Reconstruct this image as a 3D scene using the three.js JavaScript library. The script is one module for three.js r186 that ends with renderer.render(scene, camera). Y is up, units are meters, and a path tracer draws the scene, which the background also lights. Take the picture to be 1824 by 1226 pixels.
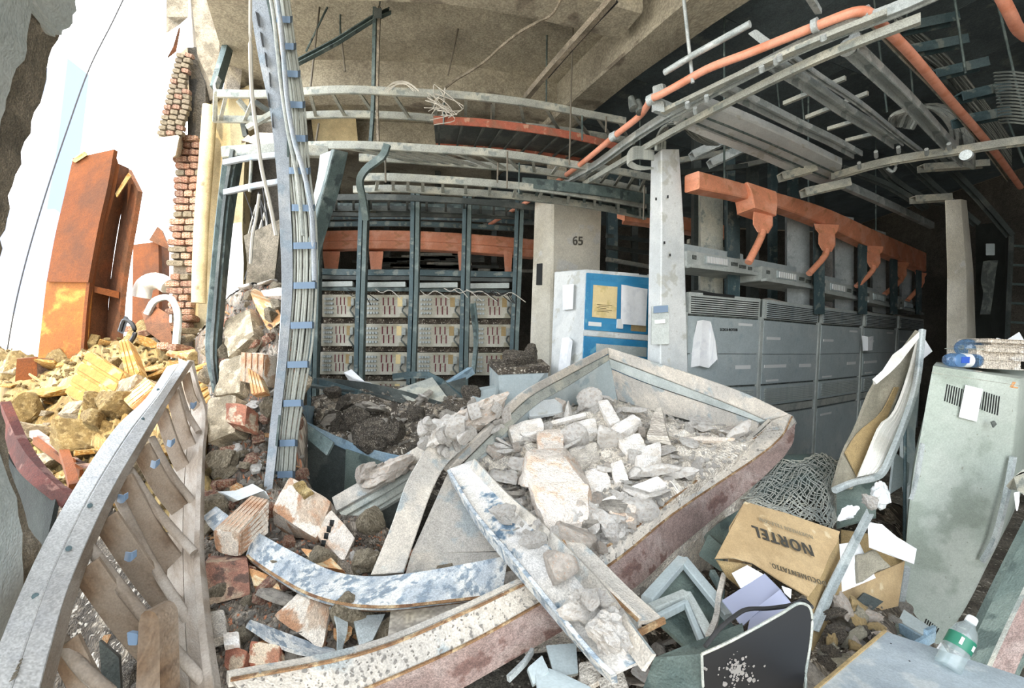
import * as THREE from 'three';
import { FontLoader } from 'three/addons/loaders/FontLoader.js';
import { TextGeometry } from 'three/addons/geometries/TextGeometry.js';
import { mergeGeometries, mergeVertices, toCreasedNormals } from 'three/addons/utils/BufferGeometryUtils.js';

// ---------------------------------------------------------------- camera, sky, sun, exposure
const F = 800, CX = 912, CY = 613, EYE = 1.7;
const scene = new THREE.Scene();
const camera = new THREE.PerspectiveCamera(2 * Math.atan(613 / F) * 180 / Math.PI, 1824 / 1226, 0.05, 600);
camera.position.set(0, EYE, 0);
const renderer = new THREE.WebGLRenderer();
renderer.toneMapping = THREE.LinearToneMapping;
renderer.toneMappingExposure = 6.2;
renderer.shadowMap.enabled = true;
{ // a hazy bright sky: pale at the horizon, a little bluer overhead
  const w = 64, h = 32, a = new Float32Array(w * h * 4);
  for (let y = 0; y < h; y++) for (let x = 0; x < w; x++) {
    const up = Math.sin(((y + 0.5) / h - 0.5) * Math.PI), i = (y * w + x) * 4, k = Math.max(0, up);
    const c = up > 0 ? [1.16 - 0.2 * k, 1.2 - 0.14 * k, 1.24 - 0.04 * k] : [0.42, 0.42, 0.42];
    for (let j = 0; j < 3; j++) a[i + j] = c[j] * 0.92;
    a[i + 3] = 1;
  }
  const t = new THREE.DataTexture(a, w, h, THREE.RGBAFormat, THREE.FloatType);
  t.mapping = THREE.EquirectangularReflectionMapping; t.magFilter = t.minFilter = THREE.LinearFilter; t.needsUpdate = true;
  scene.background = t; scene.environment = t;
}
const sun = new THREE.DirectionalLight(0xffe6bd, 1.0);
sun.position.set(6, 46, 17); sun.target.position.set(-2, 1, -4);
sun.castShadow = true; sun.shadow.radius = 1; sun.shadow.mapSize.set(4096, 4096);
Object.assign(sun.shadow.camera, { left: -16, right: 16, top: 16, bottom: -16, near: 1, far: 90 });
scene.add(sun, sun.target);

// ---------------------------------------------------------------- helpers
const V = (x, y, z) => new THREE.Vector3(x, y, z);
const P = (px, py, d) => V((px - CX) / F * d, EYE - (py - CY) / F * d, -d);          // a place seen at a pixel, d metres deep
const H = (px, py, y) => P(px, py, F * (y - EYE) / (CY - py));                       // the same, at a known height
const S = (l) => l.map((q) => q.isVector3 ? q : P(...q));
const SH = (y, l) => l.map(([a, b]) => H(a, b, y));
function rng(s) { s = (s * 2654435761) >>> 0 || 1; return () => { s = (s + 0x6D2B79F5) | 0; let t = Math.imul(s ^ (s >>> 15), 1 | s); t = (t + Math.imul(t ^ (t >>> 7), 61 | t)) ^ t; return ((t ^ (t >>> 14)) >>> 0) / 4294967296; }; }
const hash = (x, y, z) => { let n = Math.imul(x, 374761393) + Math.imul(y, 668265263) + Math.imul(z, 2147483647 ^ 0x3c6ef372) | 0; n = Math.imul(n ^ (n >>> 13), 1274126177); return ((n ^ (n >>> 16)) >>> 0) / 4294967296; };
const sm = (t) => t * t * (3 - 2 * t);
function noise3(x, y, z) {
  const i = Math.floor(x), j = Math.floor(y), k = Math.floor(z), a = sm(x - i), b = sm(y - j), c = sm(z - k), L = (p, q, t) => p + (q - p) * t;
  return L(L(L(hash(i, j, k), hash(i + 1, j, k), a), L(hash(i, j + 1, k), hash(i + 1, j + 1, k), a), b), L(L(hash(i, j, k + 1), hash(i + 1, j, k + 1), a), L(hash(i, j + 1, k + 1), hash(i + 1, j + 1, k + 1), a), b), c);
}
const fbm3 = (x, y, z, o = 4) => { let s = 0, a = 0.5, n = 0; for (let i = 0; i < o; i++) { s += a * noise3(x, y, z + i * 7); n += a; x *= 2.03; y *= 2.03; z *= 2.03; a *= 0.5; } return s / n; };
const clamp = (x, a = 0, b = 1) => Math.min(b, Math.max(a, x));
const step = (a, b, x) => sm(clamp((x - a) / (b - a)));
const spline = (pts, n) => pts.length < 3 || n <= 1 ? (n > 1 ? Array.from({ length: n + 1 }, (_, i) => pts[0].clone().lerp(pts[1], i / n)) : pts) : new THREE.CatmullRomCurve3(pts, false, 'centripetal').getPoints(n);

function fromTris(pos, uv) {
  const g = new THREE.BufferGeometry();
  g.setAttribute('position', new THREE.Float32BufferAttribute(pos, 3));
  g.setAttribute('uv', new THREE.Float32BufferAttribute(uv, 2));
  return g;
}
// skin over a row of closed sections (same number of corners each); corners stay sharp round the loop, smooth along it
function loft(secs, { caps = true, crease = 0.5 } = {}) {
  const n = secs[0].length, m = secs.length, pos = [], uv = [];
  const perOf = (s) => { const p = [0]; for (let j = 0; j < n; j++) p.push(p[j] + s[j].distanceTo(s[(j + 1) % n])); return p; };
  let len = 0; const T = (a, b, c, ua, ub, uc) => { pos.push(a.x, a.y, a.z, b.x, b.y, b.z, c.x, c.y, c.z); uv.push(...ua, ...ub, ...uc); };
  for (let i = 0; i + 1 < m; i++) {
    const l2 = len + secs[i][0].distanceTo(secs[i + 1][0]), per = perOf(secs[i]), pe2 = perOf(secs[i + 1]);
    for (let j = 0; j < n; j++) {
      const k = (j + 1) % n, a = secs[i][j], b = secs[i][k], c = secs[i + 1][k], d = secs[i + 1][j];
      const ua = [len, per[j]], ub = [len, per[j + 1]], uc = [l2, pe2[j + 1]], ud = [l2, pe2[j]];
      T(a, b, c, ua, ub, uc); T(a, c, d, ua, uc, ud);
    }
    len = l2;
  }
  if (caps) for (const [s, rev] of [[secs[0], 1], [secs[m - 1], 0]]) {
    const o = s[0]; let e1 = s[1].clone().sub(o).normalize(), nn = V(0, 0, 0);
    for (let j = 1; j + 1 < n; j++) nn.add(s[j].clone().sub(o).cross(s[j + 1].clone().sub(o)));
    nn.normalize(); if (nn.lengthSq() < 0.5) continue;
    const e2 = nn.clone().cross(e1), q = s.map((p) => new THREE.Vector2(p.clone().sub(o).dot(e1), p.clone().sub(o).dot(e2)));
    for (const t of THREE.ShapeUtils.triangulateShape(q, [])) {
      const [a, b, c] = rev ? [t[0], t[2], t[1]] : t;
      T(s[a], s[b], s[c], q[a].toArray(), q[b].toArray(), q[c].toArray());
    }
  }
  let g = fromTris(pos, uv);
  // make the skin face outwards
  let vol = 0; for (let i = 0; i < pos.length; i += 9) vol += pos[i] * (pos[i + 4] * pos[i + 8] - pos[i + 5] * pos[i + 7]) + pos[i + 1] * (pos[i + 5] * pos[i + 6] - pos[i + 3] * pos[i + 8]) + pos[i + 2] * (pos[i + 3] * pos[i + 7] - pos[i + 4] * pos[i + 6]);
  if (vol < 0) { const p = g.attributes.position.array, u = g.attributes.uv.array; for (let i = 0; i < p.length / 9; i++) { for (let c = 0; c < 3; c++) { const t = p[i * 9 + 3 + c]; p[i * 9 + 3 + c] = p[i * 9 + 6 + c]; p[i * 9 + 6 + c] = t; } for (let c = 0; c < 2; c++) { const t = u[i * 6 + 2 + c]; u[i * 6 + 2 + c] = u[i * 6 + 4 + c]; u[i * 6 + 4 + c] = t; } } }
  return toCreasedNormals(g, crease);
}
const chamfer = (loop, r) => { const o = [], n = loop.length; for (let j = 0; j < n; j++) { const p = loop[j], a = loop[(j + n - 1) % n], b = loop[(j + 1) % n]; o.push(p.clone().lerp(a, Math.min(0.3, r / p.distanceTo(a))), p.clone().lerp(b, Math.min(0.3, r / p.distanceTo(b)))); } return o; };
// a curved plate between two edge lines, t thick, behind (dir) what is seen
function ribbon(L, R, t = 0.02, { n = 10, dir, r = 0 } = {}) {
  L = spline(S(L), n); R = spline(S(R), n);
  const secs = [];
  for (let i = 0; i < L.length; i++) {
    const a = L[Math.max(0, i - 1)], b = L[Math.min(L.length - 1, i + 1)], tan = b.clone().sub(a), acr = R[i].clone().sub(L[i]);
    let nn = dir ? V(...dir) : tan.cross(acr).normalize();
    if (!dir && nn.dot(L[i].clone().sub(V(0, EYE, 0))) < 0) nn.negate();
    nn.multiplyScalar(t);
    const loop = [L[i], R[i], R[i].clone().add(nn), L[i].clone().add(nn)];
    secs.push(r ? chamfer(loop, r) : loop);
  }
  return loft(secs);
}
// a flat or bent profile [[a, b] ...] carried along a line; a runs sideways, b along `up`
function bar(pts, prof, { n = 12, up = [0, 1, 0], taper, roll = 0, crease = 0.5 } = {}) {
  const c = spline(S(pts), n), secs = [], U = V(...up);
  for (let i = 0; i < c.length; i++) {
    const t = c[Math.min(c.length - 1, i + 1)].clone().sub(c[Math.max(0, i - 1)]).normalize();
    let s = t.clone().cross(U); if (s.lengthSq() < 1e-4) s = t.clone().cross(V(0, 0, 1)); s.normalize();
    const b = s.clone().cross(t).normalize(), k = taper ? taper(i / (c.length - 1)) : 1, co = Math.cos(roll), si = Math.sin(roll);
    secs.push(prof.map(([x, y]) => c[i].clone().addScaledVector(s, k * (x * co - y * si)).addScaledVector(b, k * (x * si + y * co))));
  }
  return loft(secs, { crease });
}
const rect = (w, h) => [[-w / 2, -h / 2], [w / 2, -h / 2], [w / 2, h / 2], [-w / 2, h / 2]];
const crect = (w, h, r) => [[-w / 2 + r, -h / 2], [w / 2 - r, -h / 2], [w / 2, -h / 2 + r], [w / 2, h / 2 - r], [w / 2 - r, h / 2], [-w / 2 + r, h / 2], [-w / 2, h / 2 - r], [-w / 2, -h / 2 + r]];
const chan = (w, h, t) => [[-w / 2, -h / 2], [w / 2, -h / 2], [w / 2, -h / 2 + t], [-w / 2 + t, -h / 2 + t], [-w / 2 + t, h / 2 - t], [w / 2, h / 2 - t], [w / 2, h / 2], [-w / 2, h / 2]];  // opens sideways
const uchan = (w, h, t) => [[-w / 2, -h / 2], [w / 2, -h / 2], [w / 2, h / 2], [w / 2 - t, h / 2], [w / 2 - t, -h / 2 + t], [-w / 2 + t, -h / 2 + t], [-w / 2 + t, h / 2], [-w / 2, h / 2]];  // opens upwards
const dchan = (w, h, t) => uchan(w, h, t).map(([a, b]) => [a, -b]);
const angle = (w, h, t) => [[-w / 2, -h / 2], [w / 2, -h / 2], [w / 2, -h / 2 + t], [-w / 2 + t, -h / 2 + t], [-w / 2 + t, h / 2], [-w / 2, h / 2]];
const circ = (r, n = 10) => Array.from({ length: n }, (_, i) => [r * Math.cos(i / n * 2 * Math.PI), r * Math.sin(i / n * 2 * Math.PI)]);
const pipe = (pts, r, n = 16, k = 10) => bar(pts, circ(r, k), { n, crease: 1 });
const rod = (a, b, r = 0.008, k = 6) => bar([a, b], circ(r, k), { n: 1, crease: 1.2 });
const rail = (a, b, w, h, up) => bar([a, b], rect(w, h), { n: 1, up });
// eight corners: a front ring and a back ring
const hexa = (f, b, r = 0) => { f = S(f); b = S(b); return loft(r ? [chamfer(f, r), chamfer(b, r)] : [f, b]); };
// a flat panel from four corners, t thick, going away from the viewer
function panel(c, t = 0.02, r = 0) {
  c = S(c); const n = c[1].clone().sub(c[0]).cross(c[3].clone().sub(c[0])).normalize();
  if (n.dot(c[0].clone().sub(V(0, EYE, 0))) < 0) n.negate();
  const b = c.map((p) => p.clone().addScaledVector(n, t));
  return loft(r ? [chamfer(c, r), chamfer(b, r)] : [c, b]);
}
const bil = (c, u, v) => c[0].clone().lerp(c[1], u).lerp(c[3].clone().lerp(c[2], u), v);    // TL TR BR BL
// part of a panel in its own 0..1 coordinates, standing `out` proud of it
function inset(c, u0, v0, u1, v1, out, t = 0.01, r = 0) {
  c = S(c); const n = c[1].clone().sub(c[0]).cross(c[3].clone().sub(c[0])).normalize();
  if (n.dot(c[0].clone().sub(V(0, EYE, 0))) > 0) n.negate();
  const q = [bil(c, u0, v0), bil(c, u1, v0), bil(c, u1, v1), bil(c, u0, v1)].map((p) => p.addScaledVector(n, out));
  return panel(q, t, r);
}
const box = (w, h, d, r = 0) => { const a = crectOr(w, h, r); return loft([a.map(([x, y]) => V(x, y, -d / 2)), a.map(([x, y]) => V(x, y, d / 2))]); };
const crectOr = (w, h, r) => r ? crect(w, h, r) : rect(w, h);
// a heap: a net of places, smoothed, roughened and closed down to a level
function heap(net, { nu = 50, nv = 50, amp = 0.06, freq = 6, low = 0, seed = 1 } = {}) {
  const rows = net.map((r) => spline(S(r), nu)), g = [];
  for (let u = 0; u <= nu; u++) g.push(spline(rows.map((r) => r[u]), nv));
  const at = (u, v) => g[u][v], idx = [], pos = [], uv = [];
  for (let u = 0; u <= nu; u++) for (let v = 0; v <= nv; v++) {
    const p = g[u][v], e = Math.min(1, Math.min(u, v, nu - u, nv - v) / 2 + 0.3);
    const h = (fbm3(p.x * freq + seed * 9, p.y * freq, p.z * freq, 5) - 0.5) * 2 + Math.abs(fbm3(p.x * freq * 2.7, p.y * freq * 2.7 + seed, p.z * freq * 2.7, 2) - 0.5) * 0.9;
    p.y += h * amp * e; p.x += (noise3(p.z * freq * 1.7, p.y * freq, seed) - 0.5) * amp * 0.6;
  }
  const ring = [];
  for (let u = 0; u <= nu; u++) for (let v = 0; v <= nv; v++) { const p = at(u, v); pos.push(p.x, p.y, p.z); uv.push(p.x + p.y * 0.4, p.z + p.y * 0.4); }
  const I = (u, v) => u * (nv + 1) + v;
  for (let u = 0; u < nu; u++) for (let v = 0; v < nv; v++) idx.push(I(u, v), I(u, v + 1), I(u + 1, v + 1), I(u, v), I(u + 1, v + 1), I(u + 1, v));
  for (let u = 0; u <= nu; u++) ring.push(I(u, 0)); for (let v = 1; v <= nv; v++) ring.push(I(nu, v)); for (let u = nu - 1; u >= 0; u--) ring.push(I(u, nv)); for (let v = nv - 1; v > 0; v--) ring.push(I(0, v));
  const b0 = pos.length / 3; for (const i of ring) { pos.push(pos[i * 3], Math.min(low, pos[i * 3 + 1]), pos[i * 3 + 2]); uv.push(uv[i * 2], uv[i * 2 + 1] - pos[i * 3 + 1]); }
  for (let k = 0; k < ring.length; k++) { const a = ring[k], b = ring[(k + 1) % ring.length], c = b0 + k, d = b0 + (k + 1) % ring.length; idx.push(a, b, d, a, d, c); }
  const geo = new THREE.BufferGeometry(); geo.setAttribute('position', new THREE.Float32BufferAttribute(pos, 3)); geo.setAttribute('uv', new THREE.Float32BufferAttribute(uv, 2)); geo.setIndex(idx); geo.computeVertexNormals();
  geo.userData.at = (a, b) => { const p = at(Math.round(clamp(a) * nu), Math.round(clamp(b) * nv)); return p.clone(); };
  return geo;
}
// ---------------------------------------------------------------- naming and tagging
const taken = new Map();
function numbered(n) { const k = taken.get(n) ?? 0; taken.set(n, k + 1); return k ? n + '_' + String(k).padStart(3, '0') : n; }
const fresh = [];
function add(o, name, label, category, group, kind = 'thing') {
  o.name = numbered(name); if (label) o.userData.label = label; if (category) o.userData.category = category;
  if (group) o.userData.group = group; o.userData.kind = kind; scene.add(o); return o;
}
function thing(name, label, category, group) { const o = add(new THREE.Group(), name, label, category, group); fresh.push(o); return o; }
function part(parent, name, geo, mat, label) {
  const m = new THREE.Mesh(Array.isArray(geo) ? mergeGeometries(geo) : geo, mat); m.name = name; m.castShadow = m.receiveShadow = true; if (label) m.userData.label = label; parent.add(m); return m;
}
function solo(name, geo, mat, label, category, group, kind) {
  const m = new THREE.Mesh(Array.isArray(geo) ? mergeGeometries(geo) : geo, mat); m.castShadow = m.receiveShadow = true; add(m, name, label, category, group, kind); fresh.push(m); return m;
}
const struct = (name, geo, mat) => solo(name, geo, mat, null, null, null, 'structure');
const inst = (o, name, label, category, group) => { const c = o.clone(); c.userData = {}; return add(c, name, label, category, group); };
// every thing's origin goes to the middle of its base
function rebase() {
  const bb = new THREE.Box3();
  for (const o of fresh) {
    o.updateMatrixWorld(true); bb.setFromObject(o); if (bb.isEmpty() || o.position.lengthSq() > 0 || o.userData.local) continue;
    const c = V((bb.min.x + bb.max.x) / 2, bb.min.y, (bb.min.z + bb.max.z) / 2), done = new Set();
    o.traverse((m) => { if (m.isMesh && !m.userData.local && !done.has(m.geometry)) { m.geometry.translate(-c.x, -c.y, -c.z); done.add(m.geometry); } else if (m.isMesh && m.userData.local) m.position.sub(c); });
    o.position.copy(c);
  }
  fresh.length = 0;
}
// ---------------------------------------------------------------- surfaces
const per = (x, n) => ((x % n) + n) % n;
function tn(x, y, n, s) { const i = Math.floor(x), j = Math.floor(y), a = sm(x - i), b = sm(y - j); const i0 = per(i, n), i1 = per(i + 1, n), j0 = per(j, n), j1 = per(j + 1, n); const p = hash(i0, j0, s), q = hash(i1, j0, s), r = hash(i0, j1, s), t = hash(i1, j1, s); return (p + (q - p) * a) * (1 - b) + (r + (t - r) * a) * b; }
function tf(u, v, n, o, s) { let r = 0, a = 0.5, k = 0; for (let i = 0; i < o; i++) { r += a * tn(u * n, v * n, n, s + i); k += a; n *= 2; a *= 0.55; } return r / k; }
const hex = (h) => [(h >> 16) & 255, (h >> 8) & 255, h & 255];
const mix = (a, b, t) => [a[0] + (b[0] - a[0]) * t, a[1] + (b[1] - a[1]) * t, a[2] + (b[2] - a[2]) * t];
function texture(size, fn, metres, srgb = true) {
  const d = new Uint8Array(size * size * 4);
  for (let y = 0; y < size; y++) for (let x = 0; x < size; x++) { const c = fn(x / size, y / size), i = (y * size + x) * 4; d[i] = c[0]; d[i + 1] = c[1]; d[i + 2] = c[2]; d[i + 3] = 255; }
  const t = new THREE.DataTexture(d, size, size); t.wrapS = t.wrapT = THREE.RepeatWrapping; t.magFilter = THREE.LinearFilter; t.minFilter = THREE.LinearMipmapLinearFilter; t.generateMipmaps = true;
  if (srgb) t.colorSpace = THREE.SRGBColorSpace; t.repeat.set(1 / metres, 1 / metres); t.needsUpdate = true; return t;
}
const grainTex = texture(512, (u, v) => { const n = 255 * (0.55 * tf(u, v, 12, 5, 3) + 0.45 * tf(u, v, 90, 2, 9)); return [n, n, n]; }, 0.6, false);
// base colour, two kinds of patch over it, fine specks
let seedNo = 20;
function grunge(base, { p1, a1 = 0.5, s1 = 5, w1 = 0.12, p2, a2 = 0.62, s2 = 9, w2 = 0.06, speck, aspeck = 0.74, vary = 0.1, grain = 0.1, metres = 1, size = 512, streak } = {}) {
  const B = hex(base), P1 = p1 !== undefined && hex(p1), P2 = p2 !== undefined && hex(p2), SP = speck !== undefined && hex(speck), s = seedNo += 11;
  return texture(size, (u, v) => {
    let c = B; const n = tf(u, v, 4, 4, s) - 0.5, us = streak ? u : u, vs = v;
    if (P1) c = mix(c, P1, step(a1 - w1, a1 + w1, tf(us, vs, s1, 5, s + 1)));
    if (P2) c = mix(c, P2, step(a2 - w2, a2 + w2, tf(us, vs, s2, 5, s + 3)));
    if (SP) c = mix(c, SP, step(aspeck - 0.03, aspeck + 0.03, tf(u, v, 60, 2, s + 5)));
    const g = 1 + n * 2 * vary + (tn(u * 256, v * 256, 256, s + 7) - 0.5) * 2 * grain + (tf(u, v, 40, 2, s + 8) - 0.5) * grain;
    return [clamp(c[0] * g, 0, 255), clamp(c[1] * g, 0, 255), clamp(c[2] * g, 0, 255)];
  }, metres);
}
const std = (map, o = {}) => new THREE.MeshStandardMaterial({ map, roughness: 0.9, bumpMap: o.bump === 0 ? null : grainTex, bumpScale: o.bump ?? 0.004, ...Object.fromEntries(Object.entries(o).filter(([k]) => k !== 'bump')) });
const plain = (c, o = {}) => new THREE.MeshStandardMaterial({ color: c, roughness: 0.7, ...o });
function woodTex(a, b, dust, metres = 0.8, ad = 0.5) { const A = hex(a), B = hex(b), D = hex(dust), s = seedNo += 11; return texture(512, (u, v) => { const w = tf(u * 1, v, 4, 3, s), g = tn(u * 6 + w * 1.5, v * 110 + w * 9, 512, s + 1), h = tn(u * 10, v * 36 + w * 5, 512, s + 2); let c = mix(A, B, clamp(g * 0.6 + h * 0.5)); c = mix(c, D, step(ad - 0.2, ad + 0.25, tf(u, v, 5, 5, s + 4))); const k = 0.94 + 0.12 * tn(u * 200, v * 200, 200, s + 6); return c.map((x) => clamp(x * k, 0, 255)); }, metres); }

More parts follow.
